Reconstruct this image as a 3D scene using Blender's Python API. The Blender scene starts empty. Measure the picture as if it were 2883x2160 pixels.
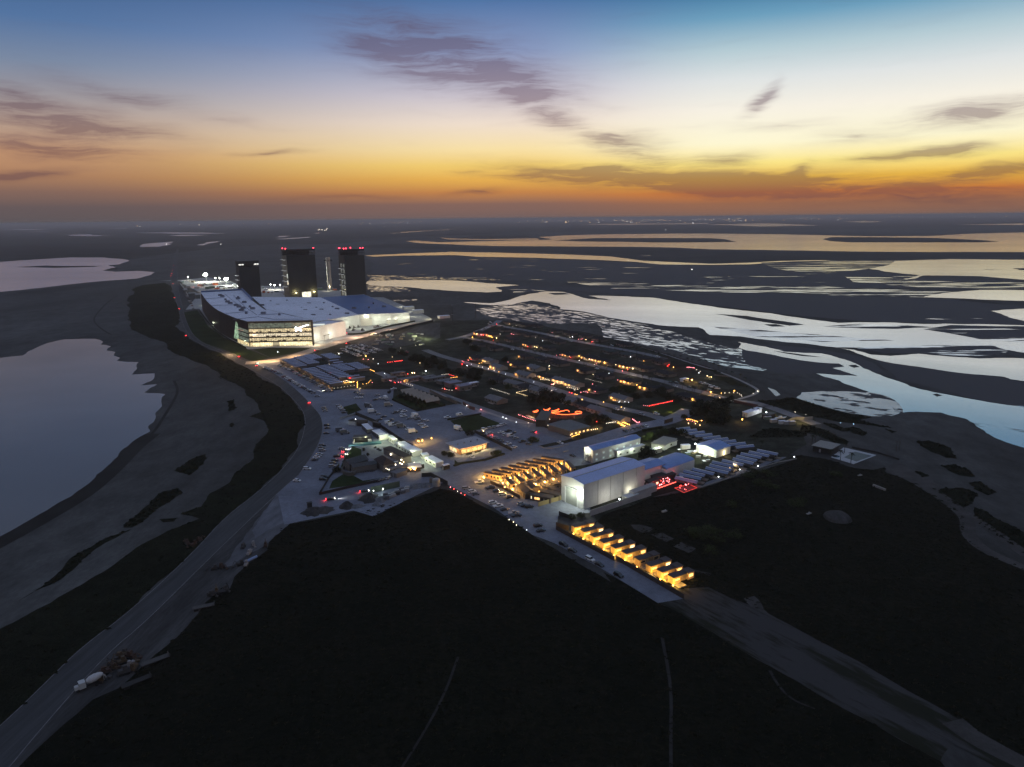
import bpy, bmesh, math, random
from mathutils import Vector, Matrix
from mathutils.geometry import delaunay_2d_cdt
random.seed(7)
R = math.radians
sc = bpy.context.scene
col = sc.collection

# ---------------------------------------------------------------- camera and survey helpers
FPX, PCX, PCY, CAMH = 1999.0, 1441.5, 1080.0, 150.0
PITCH, ROLL = math.atan(465.5 / FPX), math.atan(29 / 2883)
_f = Vector((0, math.cos(PITCH), -math.sin(PITCH)))
_r0, _u0 = Vector((1, 0, 0)), Vector((0, math.sin(PITCH), math.cos(PITCH)))
_r = _r0 * math.cos(ROLL) - _u0 * math.sin(ROLL)
_u = _u0 * math.cos(ROLL) + _r0 * math.sin(ROLL)
cam = bpy.data.objects.new('camera', bpy.data.cameras.new('camera'))
cam.data.sensor_width = 36.0
cam.data.lens = 36.0 * FPX / 2883
cam.data.clip_end = 200000
cam.data.clip_start = 1
M = Matrix((( _r.x, _u.x, -_f.x, 0), (_r.y, _u.y, -_f.y, 0), (_r.z, _u.z, -_f.z, CAMH), (0, 0, 0, 1)))
cam.matrix_world = M
col.objects.link(cam)
sc.camera = cam

# survey sheets: (left, top, scale) of the enlarged prints the plan was measured on
SH = dict(A=(480,640,.35262), B=(720,960,.27125), C=(1180,900,.27125), D=(1260,1200,.27125), E=(1700,1100,.27125),
  Fx=(0,640,.3255), W=(1100,580,.80606), LS=(0,1000,.42254), BL=(0,1560,.40687), RT=(2000,1100,.39919),
  BR=(1800,1600,.4896), M=(800,1250,.31646), N=(1700,860,.27125), a1=(780,970,.13562), a2=(960,930,.13562),
  a3=(640,680,.18083), a4=(620,860,.14467), a5=(880,860,.16275), a6=(500,770,.12658), a7=(1000,1040,.13562),
  b1=(1300,900,.13562), b2=(1560,920,.14467), b3=(1860,1000,.14467), b4=(1180,1040,.14467), b5=(1460,1040,.14467),
  b6=(1740,1080,.14467), b7=(960,1230,.13562), b8=(900,1160,.13562), c1=(1340,1280,.14467), c2=(1560,1440,.19892),
  c3=(1900,1180,.14467), S=(0,0,1.3034), c5=(2000,640,.39919), c6=(2100,900,.35398), c7=(1000,600,.45208),
  c8=(1280,1160,.14467), P=(0,0,1))
def px(sheet, s):
    """'x,y x,y' measured on a sheet -> list of photo points"""
    ox, oy, k = SH[sheet]
    out = []
    for t in s.split():
        a, b = t.split(',')
        out.append((ox + float(a) * k, oy + float(b) * k))
    return out
def many(s):
    """'A:x,y x,y B:x,y' -> photo points over several sheets"""
    out, sh = [], None
    for t in s.split():
        if ':' in t:
            sh, t = t.split(':')
        out += px(sh, t)
    return out
def G(p, z=0.0):
    """where the sight line of a photo point meets the level z"""
    d = _f * FPX + _r * (p[0] - PCX) - _u * (p[1] - PCY)
    if d.z > -4.5: d.z = -4.5
    t = (z - CAMH) / d.z
    return Vector((d.x * t, d.y * t, z))
def proj(v):
    d = v - Vector((0, 0, CAMH))
    w = d.dot(_f)
    return (PCX + FPX * d.dot(_r) / w, PCY - FPX * d.dot(_u) / w)
def ztop(base, topy):
    """height over ground point `base` whose image row is topy"""
    lo, hi = 0.0, 149.0
    for _ in range(40):
        m = (lo + hi) / 2
        if proj(Vector((base.x, base.y, m)))[1] > topy: lo = m
        else: hi = m
    return lo
def GP(s, z=0.0): return [G(p, z) for p in many(s)]
def g1(s, z=0.0): return GP(s, z)[0]
def ang(s):
    a, b = GP(s)
    return math.atan2(b.y - a.y, b.x - a.x)

# ---------------------------------------------------------------- tagging
def tag(o, label=None, cat=None, group=None, kind=None):
    if label: o['label'] = label
    if cat: o['category'] = cat
    if group: o['group'] = group
    if kind: o['kind'] = kind
    return o
def link(name, me, parent=None, loc=None, rz=0.0):
    o = bpy.data.objects.new(name, me)
    col.objects.link(o)
    if parent: o.parent = parent
    if loc is not None: o.location = loc
    if rz: o.rotation_euler = (0, 0, rz)
    return o
def empty(name, loc, rz=0.0):
    return link(name, None, None, loc, rz)
def copy_tree(o, parent=None):
    c = o.copy(); col.objects.link(c)
    if parent: c.parent = parent
    for ch in o.children: copy_tree(ch, c)
    return c

# ---------------------------------------------------------------- materials
def mat(name, colr, rough=.8, metal=0.0, noise=None, emit=None, bump=None, spec=.5, coat=0):
    m = bpy.data.materials.new(name); m.use_nodes = True
    nt = m.node_tree; b = nt.nodes['Principled BSDF']
    b.inputs['Base Color'].default_value = (*colr, 1)
    b.inputs['Roughness'].default_value = rough
    b.inputs['Metallic'].default_value = metal
    b.inputs['Specular IOR Level'].default_value = spec
    if coat: b.inputs['Coat Weight'].default_value = coat
    if emit:
        b.inputs['Emission Color'].default_value = (*emit[0], 1)
        b.inputs['Emission Strength'].default_value = emit[1]
        if len(emit) > 2: m.cycles.emission_sampling = emit[2]
    if noise:
        tc = nt.nodes.new('ShaderNodeNewGeometry' if noise.get('world') else 'ShaderNodeTexCoord')
        src = tc.outputs['Position'] if noise.get('world') else tc.outputs['Object']
        mp = nt.nodes.new('ShaderNodeMapping'); mp.inputs['Scale'].default_value = noise.get('stretch', (1, 1, 1))
        mp.inputs['Rotation'].default_value = (0, 0, noise.get('rot', 0))
        if 'along' in noise: mp.vector_type = 'TEXTURE'; mp.inputs['Rotation'].default_value = (0, 0, noise['along'])
        nt.links.new(src, mp.inputs['Vector'])
        last = None
        for i, (s, amt) in enumerate(noise['oct']):
            n = nt.nodes.new('ShaderNodeTexNoise'); n.inputs['Scale'].default_value = s
            n.inputs['Detail'].default_value = noise.get('detail', 5); n.inputs['Roughness'].default_value = .6
            nt.links.new(mp.outputs['Vector'], n.inputs['Vector'])
            mr = nt.nodes.new('ShaderNodeMapRange')
            mr.inputs['From Min'].default_value = .3; mr.inputs['From Max'].default_value = .7
            mr.inputs['To Min'].default_value = 1 - amt; mr.inputs['To Max'].default_value = 1 + amt
            nt.links.new(n.outputs['Fac'], mr.inputs['Value'])
            if last is None: last = mr.outputs['Result']
            else:
                mu = nt.nodes.new('ShaderNodeMath'); mu.operation = 'MULTIPLY'
                nt.links.new(last, mu.inputs[0]); nt.links.new(mr.outputs['Result'], mu.inputs[1]); last = mu.outputs[0]
        mx = nt.nodes.new('ShaderNodeMix'); mx.data_type = 'RGBA'
        c2 = noise.get('c2', tuple(c * 2 for c in colr))
        mx.inputs[6].default_value = (0, 0, 0, 1) if 'c2' not in noise else (*colr, 1)
        mx.inputs[7].default_value = (*c2, 1)
        if 'c2' in noise:
            mr = nt.nodes.new('ShaderNodeMapRange'); mr.inputs['From Min'].default_value = noise.get('lo', .8); mr.inputs['From Max'].default_value = noise.get('hi', 1.2)
            nt.links.new(last, mr.inputs['Value']); nt.links.new(mr.outputs['Result'], mx.inputs[0])
        else:
            ha = nt.nodes.new('ShaderNodeMath'); ha.operation = 'MULTIPLY'; ha.inputs[1].default_value = .5
            nt.links.new(last, ha.inputs[0]); nt.links.new(ha.outputs[0], mx.inputs[0])
        nt.links.new(mx.outputs[2], b.inputs['Base Color'])
        if bump:
            bp = nt.nodes.new('ShaderNodeBump'); bp.inputs['Strength'].default_value = bump[0]; bp.inputs['Distance'].default_value = bump[1]
            nt.links.new(last, bp.inputs['Height']); nt.links.new(bp.outputs['Normal'], b.inputs['Normal'])
    return m

# ---------------------------------------------------------------- polygons on the ground
def frac(pts, amp=.06, minlen=6.0, iters=5, seed=1):
    rnd = random.Random(seed)
    for _ in range(iters):
        out = []
        n = len(pts)
        for i in range(n):
            a, b = pts[i], pts[(i + 1) % n]
            out.append(a)
            L = (b - a).length
            if L > minlen and L < 9000:
                m = (a + b) / 2
                nrm = Vector((-(b - a).y, (b - a).x, 0)) / L
                out.append(m + nrm * L * amp * rnd.uniform(-1, 1))
        pts = out
        if len(pts) > 1500: break
    return pts
def smooth(pts, n=2, closed=False):
    for _ in range(n):
        out = [] if closed else [pts[0]]
        rng = range(len(pts)) if closed else range(len(pts) - 1)
        for i in rng:
            a, b = pts[i], pts[(i + 1) % len(pts)]
            out += [a * .75 + b * .25, a * .25 + b * .75]
        if not closed: out.append(pts[-1])
        pts = out
    return pts
def cdt(polys):
    vs, fc = [], []
    for pts in polys:
        a = sum(pts[i].x * pts[(i + 1) % len(pts)].y - pts[(i + 1) % len(pts)].x * pts[i].y for i in range(len(pts)))
        if a < 0: pts = pts[::-1]
        fc.append(list(range(len(vs), len(vs) + len(pts))))
        vs += [Vector((p.x, p.y)) for p in pts]
    r = delaunay_2d_cdt(vs, [], fc, 1, .01)
    out = []
    for f in r[2]:
        a, b, c = (r[0][i] for i in f[:3])
        out.append(tuple(f) if (b - a).cross(c - a) > 0 else tuple(reversed(f)))
    return [(v.x, v.y) for v in r[0]], out
def sheet(name, pts, z, m, kind='structure', label=None):
    me = bpy.data.meshes.new(name)
    vs, fs = cdt([pts])
    me.from_pydata([(x, y, z) for x, y in vs], [], fs)
    me.update()
    me.materials.append(m)
    o = link(name, me)
    o['kind'] = kind
    if label: o['label'] = label
    return o
def sheets(name, polys, z, m, kind='structure', label=None):
    """several ground outlines of one surface as one sheet"""
    vs, fs = cdt(polys)
    me = bpy.data.meshes.new(name); me.from_pydata([(x, y, z) for x, y in vs], [], fs); me.update(); me.materials.append(m)
    o = link(name, me); o['kind'] = kind
    if label: o['label'] = label
    return o
def strip_pts(pts, w0, w1=None):
    w1 = w0 if w1 is None else w1
    L, Rr = [], []
    n = len(pts)
    for i, p in enumerate(pts):
        d = (pts[min(i + 1, n - 1)] - pts[max(i - 1, 0)]); d.z = 0
        d.normalize(); nn = Vector((-d.y, d.x, 0))
        w = w0 + (w1 - w0) * i / max(1, n - 1)
        L.append(p + nn * w / 2); Rr.append(p - nn * w / 2)
    return L, Rr
def band(name, pts, w, z, m, kind='structure', label=None, sm=2):
    pts = smooth(pts, sm) if sm else pts
    L, Rr = strip_pts(pts, w)
    vs = [(p.x, p.y, z) for p in L] + [(p.x, p.y, z) for p in Rr]
    n = len(pts)
    me = bpy.data.meshes.new(name); me.from_pydata(vs, [], [(i + n, i + 1 + n, i + 1, i) for i in range(n - 1)]); me.update()
    if me.polygons[0].normal.z < 0: me.flip_normals()
    me.materials.append(m)
    o = link(name, me); o['kind'] = kind
    if label: o['label'] = label
    return o
def bands(name, lines, w, z, m, label=None, dash=None, sm=2):
    vs, fs = [], []
    for pts in lines:
        pts = smooth(pts, sm) if sm else pts
        L, Rr = strip_pts(pts, w)
        n = len(pts); k = len(vs)
        vs += [(p.x, p.y, z) for p in L] + [(p.x, p.y, z) for p in Rr]
        for i in range(n - 1):
            if dash and i % 2: continue
            fs.append((k + i + n, k + i + 1 + n, k + i + 1, k + i))
    me = bpy.data.meshes.new(name); me.from_pydata(vs, [], fs); me.update()
    if me.polygons[0].normal.z < 0: me.flip_normals()
    me.materials.append(m)
    o = link(name, me); o['kind'] = 'structure'
    if label: o['label'] = label
    return o

# ---------------------------------------------------------------- sky
wd = bpy.data.worlds.new('World'); sc.world = wd; wd.use_nodes = True
nt = wd.node_tree
for n in list(nt.nodes): nt.nodes.remove(n)
N = nt.nodes.new; L_ = nt.links.new
def mth(op, a, b=None, c=None, clamp=False):
    n = N('ShaderNodeMath'); n.operation = op; n.use_clamp = clamp
    for i, v in enumerate((a, b, c)):
        if v is None: continue
        if isinstance(v, (int, float)): n.inputs[i].default_value = v
        else: L_(v, n.inputs[i])
    return n.outputs[0]
def s2l(c):
    return tuple(((v / 255 + .055) / 1.055) ** 2.4 if v > 10 else v / 255 / 12.92 for v in c)
tc = N('ShaderNodeTexCoord'); sx = N('ShaderNodeSeparateXYZ'); L_(tc.outputs['Generated'], sx.inputs[0])
X, Y, Z = sx.outputs
el = mth('MULTIPLY', mth('ARCSINE', Z), 57.2958)              # degrees above the horizon
az = mth('MULTIPLY', mth('ARCTAN2', X, Y), 57.2958)            # degrees right of the view axis
tt = mth('SQRT', mth('MAXIMUM', Z, 0.0))
def ramp(stops):
    r = N('ShaderNodeValToRGB'); e = r.color_ramp.elements
    r.color_ramp.interpolation = 'LINEAR'
    first = True
    for i, (deg, c) in enumerate(stops):
        p = math.sqrt(max(0, math.sin(R(deg))))
        if i < 2: q = e[i]; q.position = p
        else: q = e.new(p)
        q.color = (*s2l(c), 1)
    L_(tt, r.inputs[0]); return r.outputs[0]
ZEN = (124, 138, 170)
left = ramp([(0, (88, 84, 88)), (1, (102, 89, 90)), (2, (132, 103, 92)), (3, (168, 125, 96)), (4.5, (196, 150, 114)), (6, (190, 162, 142)), (8, (158, 153, 158)), (10, (122, 137, 162)), (12.5, (84, 116, 160)), (15.5, (64, 96, 142)), (28, (104, 114, 134)), (90, ZEN)])
mid = ramp([(0, (106, 94, 95)), (1.1, (134, 102, 92)), (2, (196, 132, 76)), (3, (233, 178, 84)), (4, (245, 208, 114)), (5.2, (249, 225, 168)), (7, (240, 223, 206)), (9, (206, 199, 209)), (12, (140, 156, 194)), (15.5, (76, 114, 164)), (28, (106, 120, 144)), (90, ZEN)])
rgt = ramp([(0, (112, 97, 93)), (.9, (152, 105, 80)), (1.7, (206, 124, 58)), (2.7, (238, 186, 72)), (3.8, (252, 230, 138)), (5.2, (255, 248, 212)), (7.5, (248, 242, 228)), (9.5, (224, 228, 228)), (11.5, (180, 203, 212)), (13.5, (110, 160, 190)), (15.5, (56, 114, 158)), (28, (98, 124, 152)), (90, ZEN)])
back = ramp([(0, (92, 86, 90)), (4, (118, 106, 108)), (10, (124, 120, 128)), (30, (120, 124, 138)), (90, ZEN)])
def mixc(f, a, b):
    m = N('ShaderNodeMix'); m.data_type = 'RGBA'
    for i, v in ((0, f), (6, a), (7, b)):
        if isinstance(v, tuple): m.inputs[i].default_value = (*v, 1)
        elif isinstance(v, (int, float)): m.inputs[i].default_value = v
        else: L_(v, m.inputs[i])
    return m.outputs[2]
def sstep(v, a, b):
    m = N('ShaderNodeMapRange'); m.interpolation_type = 'SMOOTHSTEP'
    m.inputs['From Min'].default_value = a; m.inputs['From Max'].default_value = b
    L_(v, m.inputs['Value']); return m.outputs['Result']
daz = mth('ABSOLUTE', mth('SUBTRACT', az, 16))
c = mixc(sstep(az, -34, 0), left, mid)
c = mixc(sstep(az, 0, 17), c, rgt)
c = mixc(sstep(daz, 16, 34), c, mixc(sstep(az, 16, 50), c, mid))
c = mixc(sstep(daz, 52, 110), c, back)
# clouds: streaks placed by bearing and height, broken up by stretched noise
cv = N('ShaderNodeCombineXYZ'); L_(az, cv.inputs[0]); L_(mth('MULTIPLY', el, 2.6), cv.inputs[1])
wn = N('ShaderNodeTexNoise'); wn.inputs['Scale'].default_value = .16; wn.inputs['Detail'].default_value = 3
L_(cv.outputs[0], wn.inputs['Vector'])
va = N('ShaderNodeVectorMath'); va.operation = 'MULTIPLY_ADD'
L_(wn.outputs['Color'], va.inputs[0]); va.inputs[1].default_value = (5, 4, 0); L_(cv.outputs[0], va.inputs[2])
fn = N('ShaderNodeTexNoise'); fn.inputs['Scale'].default_value = .30; fn.inputs['Detail'].default_value = 10; fn.inputs['Roughness'].default_value = .62
mp = N('ShaderNodeMapping'); mp.inputs['Scale'].default_value = (.36, 1.35, 1); mp.inputs['Rotation'].default_value = (0, 0, .2)
L_(va.outputs[0], mp.inputs[0]); L_(mp.outputs[0], fn.inputs['Vector'])
wob = mth('MULTIPLY', mth('SUBTRACT', wn.outputs['Fac'], .5), 3.6)
azw = mth('ADD', az, wob)
wn2 = N('ShaderNodeSeparateColor'); L_(wn.outputs['Color'], wn2.inputs[0])
elw = mth('ADD', el, mth('MULTIPLY', mth('SUBTRACT', wn2.outputs[1], .5), 1.3))
def blob(x, y, dx, dy, hw, amp):
    """streak centred at print point (x,y), half-axis vector (dx,dy), half width hw (all in prints px)"""
    def ae(x, y):
        p = (x * 1.3034, y * 1.3034)
        d = (_f * FPX + _r * (p[0] - PCX) - _u * (p[1] - PCY)).normalized()
        return math.degrees(math.atan2(d.x, d.y)), math.degrees(math.asin(d.z))
    a0, e0 = ae(x, y); a1, e1 = ae(x + dx, y + dy)
    hl = math.hypot(a1 - a0, e1 - e0)
    m = N('ShaderNodeMapping'); m.vector_type = 'TEXTURE'
    m.inputs['Location'].default_value = (a0, e0, 0)
    m.inputs['Rotation'].default_value = (0, 0, math.atan2(e1 - e0, a1 - a0))
    m.inputs['Scale'].default_value = (hl * 2.1, hw * .0325 * 2.3, 1)
    L_(warped, m.inputs['Vector'])
    g = N('ShaderNodeTexGradient'); g.gradient_type = 'QUADRATIC_SPHERE'
    L_(m.outputs[0], g.inputs[0])
    return mth('MULTIPLY', g.outputs['Fac'], amp * 2.15)
wv = N('ShaderNodeCombineXYZ'); L_(azw, wv.inputs[0]); L_(elw, wv.inputs[1])
warped = wv.outputs[0]
tot = None
for b in [(1000, 125, 190, 60, 52, .95), (1110, 180, 60, 30, 26, .8), (1195, 255, 60, 18, 16, .7), (850, 120, 130, 30, 40, .45), (1340, 298, 75, 8, 18, .75), (1390, 340, 80, 8, 13, .6), (1560, 352, 60, -6, 14, .55),
          (130, 255, 200, 36, 26, 1.0), (110, 315, 180, 24, 20, .8), (250, 195, 130, 22, 16, .5), (40, 375, 110, -6, 8, .8), (20, 200, 80, 20, 20, .5),
          (1340, 385, 230, 14, 20, 1.1), (1560, 398, 260, 10, 17, 1.0), (1850, 408, 380, 12, 24, 1.0), (2120, 375, 180, -28, 12, .8), (1240, 372, 130, -8, 9, .7),
          (1645, 212, 34, -30, 14, .75), (1870, 285, 110, -22, 15, .55), (2110, 245, 130, -18, 18, .7), (1950, 332, 150, -20, 9, .7), (2060, 322, 90, 0, 11, .9), (1690, 275, 90, -8, 9, .35),
          (590, 326, 70, -4, 6, .6), (1030, 416, 50, -6, 5, .6), (1010, 372, 40, -2, 6, .5), (720, 424, 130, 0, 5, .5), (460, 258, 70, 6, 9, .3), (1735, 372, 22, -14, 13, .6)]:
    v = blob(*b)
    tot = v if tot is None else mth('ADD', tot, v)
fn2 = N('ShaderNodeTexNoise'); fn2.inputs['Scale'].default_value = 1.1; fn2.inputs['Detail'].default_value = 8; fn2.inputs['Roughness'].default_value = .65
L_(mp.outputs[0], fn2.inputs['Vector'])
wisp = mth('MULTIPLY', sstep(fn.outputs['Fac'], .28, .70), mth('MULTIPLY_ADD', sstep(fn2.outputs['Fac'], .3, .7), .75, .5))
base = mth('MULTIPLY', tot, mth('MULTIPLY_ADD', wisp, .95, .12))
thin = mth('MULTIPLY', sstep(fn.outputs['Fac'], .52, .8), mth('MULTIPLY', sstep(el, 1, 5), .12))
cf = mth('MINIMUM', mth('ADD', base, thin), .82)
cl = N('ShaderNodeMix'); cl.data_type = 'RGBA'; cl.blend_type = 'MULTIPLY'; cl.inputs[0].default_value = 1
L_(c, cl.inputs[6]); cl.inputs[7].default_value = (.46, .41, .47, 1)
cc = mixc(.34, cl.outputs[2], s2l((132, 105, 112)))
c = mixc(cf, c, cc)
bg = N('ShaderNodeBackground'); L_(c, bg.inputs[0]); bg.inputs[1].default_value = 1.0
wo = N('ShaderNodeOutputWorld'); L_(bg.outputs[0], wo.inputs[0])
vs = sc.view_settings; vs.view_transform = 'Standard'; vs.look = 'None'; vs.exposure = 0; vs.gamma = 1
# ---------------------------------------------------------------- ground, fields, water
HWA = ang('BL:560,650 1330,0')
m_mud = mat('mud', (.058, .060, .059), .9, noise=dict(world=True, oct=[(.0016, .35), (.012, .42), (.09, .34), (.5, .2)], stretch=(1, .5, 1)), bump=(.3, 1.0), spec=.15)
m_marsh = mat('marsh', (.040, .040, .038), .95, noise=dict(world=True, oct=[(.0012, .6), (.006, .45), (.03, .3)], stretch=(.5, 1, 1)), spec=.05)
m_field = mat('field_grass', (.0048, .0068, .0040), .97, noise=dict(world=True, oct=[(.008, .55), (.05, .6), (.4, .6)], c2=(.0150, .0155, .0090), lo=.45, hi=2.0), bump=(.8, .8), spec=.03)
m_scrub = mat('scrub_ground', (.011, .015, .008), .97, noise=dict(world=True, oct=[(.02, .4), (.15, .45), (.9, .5)]), bump=(.8, 1.0), spec=.03)
m_lawn = mat('lawn', (.022, .036, .014), .95, noise=dict(world=True, oct=[(.03, .35), (.3, .3), (1.5, .25)]), spec=.03)
m_yard = mat('yard_grass', (.030, .034, .026), .95, noise=dict(world=True, oct=[(.02, .5), (.08, .5), (.5, .35)]), spec=.05)
m_lot = mat('pale_asphalt', (.165, .182, .225), .85, noise=dict(world=True, oct=[(.011, .22), (.05, .2), (.4, .12), (2, .08)]), spec=.2)
m_con = mat('pale_concrete', (.34, .34, .33), .85, noise=dict(world=True, oct=[(.05, .15), (.4, .12)]), spec=.2)
m_asph = mat('highway_asphalt', (.050, .054, .058), .85, noise=dict(world=True, along=HWA, stretch=(14, 1, 1), oct=[(.05, .28), (.35, .3), (1.2, .15)]), spec=.2)
m_grav = mat('gravel_shoulder', (.055, .056, .057), .95, noise=dict(world=True, along=HWA, stretch=(5, 1, 1), oct=[(.03, .4), (.18, .4), (.9, .25)]), bump=(.4, .4), spec=.1)
m_dirt = mat('dirt_strip', (.050, .050, .051), .95, noise=dict(world=True, oct=[(.012, .5), (.06, .55), (.4, .35)], c2=(.016, .019, .012), lo=1.12, hi=.78, along=R(-54.5), stretch=(5, 1, 1)), spec=.08)
m_sand = mat('sand', (.064, .062, .060), .95, noise=dict(world=True, oct=[(.02, .3), (.12, .3), (.8, .15)]), spec=.08)
m_street = mat('street_concrete', (.165, .170, .185), .85, noise=dict(world=True, oct=[(.03, .2), (.3, .15)]), spec=.2)
m_path = mat('path_concrete', (.30, .29, .28), .85, noise=dict(world=True, oct=[(.08, .2)]), spec=.15)
m_white = mat('road_paint', (.55, .55, .55), .7)
m_paint_dim = mat('worn_road_paint', (.15, .15, .16), .8, noise=dict(world=True, oct=[(.3, .5)]))

def water_mat(name, tint, gl, rough, mud, cover, scale, stretch, rot, bodycol):
    """shallow water over mud: mirror film on a dark body, with bars of bare mud where the bed breaks the surface"""
    m = bpy.data.materials.new(name); m.use_nodes = True
    t = m.node_tree; b = t.nodes['Principled BSDF']; out = t.nodes['Material Output']
    b.inputs['Base Color'].default_value = (*mud, 1); b.inputs['Roughness'].default_value = .8; b.inputs['Specular IOR Level'].default_value = .2
    geo = t.nodes.new('ShaderNodeNewGeometry')
    mp = t.nodes.new('ShaderNodeMapping'); mp.vector_type = 'TEXTURE'; mp.inputs['Scale'].default_value = tuple(1 / q for q in stretch); mp.inputs['Rotation'].default_value = (0, 0, rot)
    t.links.new(geo.outputs['Position'], mp.inputs[0])
    def noise(s, d=6, r=.6):
        n = t.nodes.new('ShaderNodeTexNoise'); n.inputs['Scale'].default_value = s; n.inputs['Detail'].default_value = d; n.inputs['Roughness'].default_value = r
        t.links.new(mp.outputs[0], n.inputs['Vector']); return n
    n1 = noise(scale); n2 = noise(scale * .18, 3)
    add = t.nodes.new('ShaderNodeMath'); add.operation = 'MULTIPLY_ADD'; add.inputs[1].default_value = .55
    t.links.new(n2.outputs['Fac'], add.inputs[0]); t.links.new(n1.outputs['Fac'], add.inputs[2])
    mr = t.nodes.new('ShaderNodeMapRange'); mr.interpolation_type = 'SMOOTHSTEP'
    mr.inputs['From Min'].default_value = cover; mr.inputs['From Max'].default_value = cover + .035
    t.links.new(add.outputs[0], mr.inputs['Value'])
    g = t.nodes.new('ShaderNodeBsdfGlossy'); g.inputs['Roughness'].default_value = rough
    r2 = noise(scale * .35, 4)
    rr = t.nodes.new('ShaderNodeMapRange'); rr.inputs['From Min'].default_value = .35; rr.inputs['From Max'].default_value = .65
    rr.inputs['To Min'].default_value = .82; rr.inputs['To Max'].default_value = 1.0
    t.links.new(r2.outputs['Fac'], rr.inputs['Value'])
    gc = t.nodes.new('ShaderNodeMix'); gc.data_type = 'RGBA'; gc.inputs[6].default_value = (0, 0, 0, 1); gc.inputs[7].default_value = (*tint, 1)
    t.links.new(rr.outputs[0], gc.inputs[0]); t.links.new(gc.outputs[2], g.inputs['Color'])
    body = t.nodes.new('ShaderNodeBsdfDiffuse'); body.inputs['Color'].default_value = (*bodycol, 1)
    fr = t.nodes.new('ShaderNodeLayerWeight'); fr.inputs['Blend'].default_value = .5
    fm = t.nodes.new('ShaderNodeMapRange'); fm.inputs['From Min'].default_value = .55; fm.inputs['From Max'].default_value = 1.0
    fm.inputs['To Min'].default_value = gl; fm.inputs['To Max'].default_value = .97
    t.links.new(fr.outputs['Facing'], fm.inputs['Value'])
    wmix = t.nodes.new('ShaderNodeMixShader'); t.links.new(fm.outputs[0], wmix.inputs[0]); t.links.new(body.outputs[0], wmix.inputs[1]); t.links.new(g.outputs[0], wmix.inputs[2])
    mx = t.nodes.new('ShaderNodeMixShader'); t.links.new(mr.outputs[0], mx.inputs[0]); t.links.new(wmix.outputs[0], mx.inputs[1]); t.links.new(b.outputs[0], mx.inputs[2])
    t.links.new(mx.outputs[0], out.inputs[0])
    return m
m_lake = water_mat('lake_water', (.80, .74, .70), .20, .22, (.07, .07, .07), 2.0, .01, (1, 1, 1), 0, (.10, .096, .09))
m_water = water_mat('lagoon_water', (.90, .93, 1.0), .84, .14, (.06, .06, .065), .925, .0085, (.45, 1.3, 1), R(-12), (.05, .055, .06))
m_far = water_mat('far_lagoon_water', (1, .98, 1.0), .8, .12, (.07, .07, .075), 2.0, .003, (.4, 1, 1), 0, (.05, .055, .06))
m_pond = water_mat('pond_water', (.95, .93, .97), .7, .24, (.07, .07, .075), 2.0, .003, (.4, 1, 1), 0, (.06, .06, .06))
m_flat = water_mat('tidal_flat', (.95, .95, .97), .75, .12, (.066, .066, .073), .715, .13, (.45, 1.1, 1), R(-48), (.05, .05, .055))
m_flat2 = water_mat('wet_mud_streaks', (.82, .88, 1), .75, .12, (.06, .06, .066), .735, .022, (.28, 1.5, 1), R(-4), (.05, .05, .055))
m_sparse = water_mat('puddled_mud', (.82, .88, 1), .75, .12, (.060, .060, .066), .575, .026, (.35, 1.4, 1), R(-8), (.05, .05, .055))
m_shal = water_mat('shallow_inlet_water', (1, .86, .80), .66, .2, (.06, .06, .065), .80, .07, (.7, 1.1, 1), R(-25), (.05, .055, .06))

gp = [Vector((math.cos(a * math.pi / 48) * 52000, math.sin(a * math.pi / 48) * 52000, 0)) for a in range(96)]
sheet('ground', gp, 0, m_mud)
def fs(s, amp=.06, seed=1, minlen=6): return frac(GP(s), amp, minlen, 5, seed)
sheet('marsh', fs('P:-900,660 -400,735 0,742 S:150,560 290,560 350,550 480,535 590,528 720,528 800,520 880,512 1000,508 1150,502 1400,500 1700,497 2212,488 P:3600,636 3600,608 2883,612 1441,627 0,644 -900,650', .02, 3), .06, m_marsh)
sheets('salt_marsh', [fs(s, .05, i + 11) for i, s in enumerate([
    'c7:70,390 400,360 650,350 900,385 1300,380 1700,350 1900,335 2212,325 c5:0,350 250,345 500,335 870,345 500,360 0,362 c7:2212,405 1800,400 1300,398 900,400 500,405 200,395',
    'c7:60,215 500,225 1000,240 1500,255 1610,268 1820,295 c5:100,255 300,245 700,232 1200,232 1700,215 2212,210 2212,180 1500,180 900,178 300,170 c7:2000,222 1300,214 700,206 300,190 60,200',
    'c5:0,500 400,520 900,500 1500,505 1950,520 2180,560 2180,690 1500,680 900,668 500,610 200,575 0,548',
    'Fx:150,560 480,520 800,510 560,550 150,585', 'c7:350,285 600,265 1000,290 800,300 500,345 350,345'])], .07, mat('salt_marsh', (.036, .037, .037), .9, noise=dict(world=True, oct=[(.004, .4), (.02, .3), (.1, .2)], stretch=(.5, 1, 1)), spec=.1))
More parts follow.
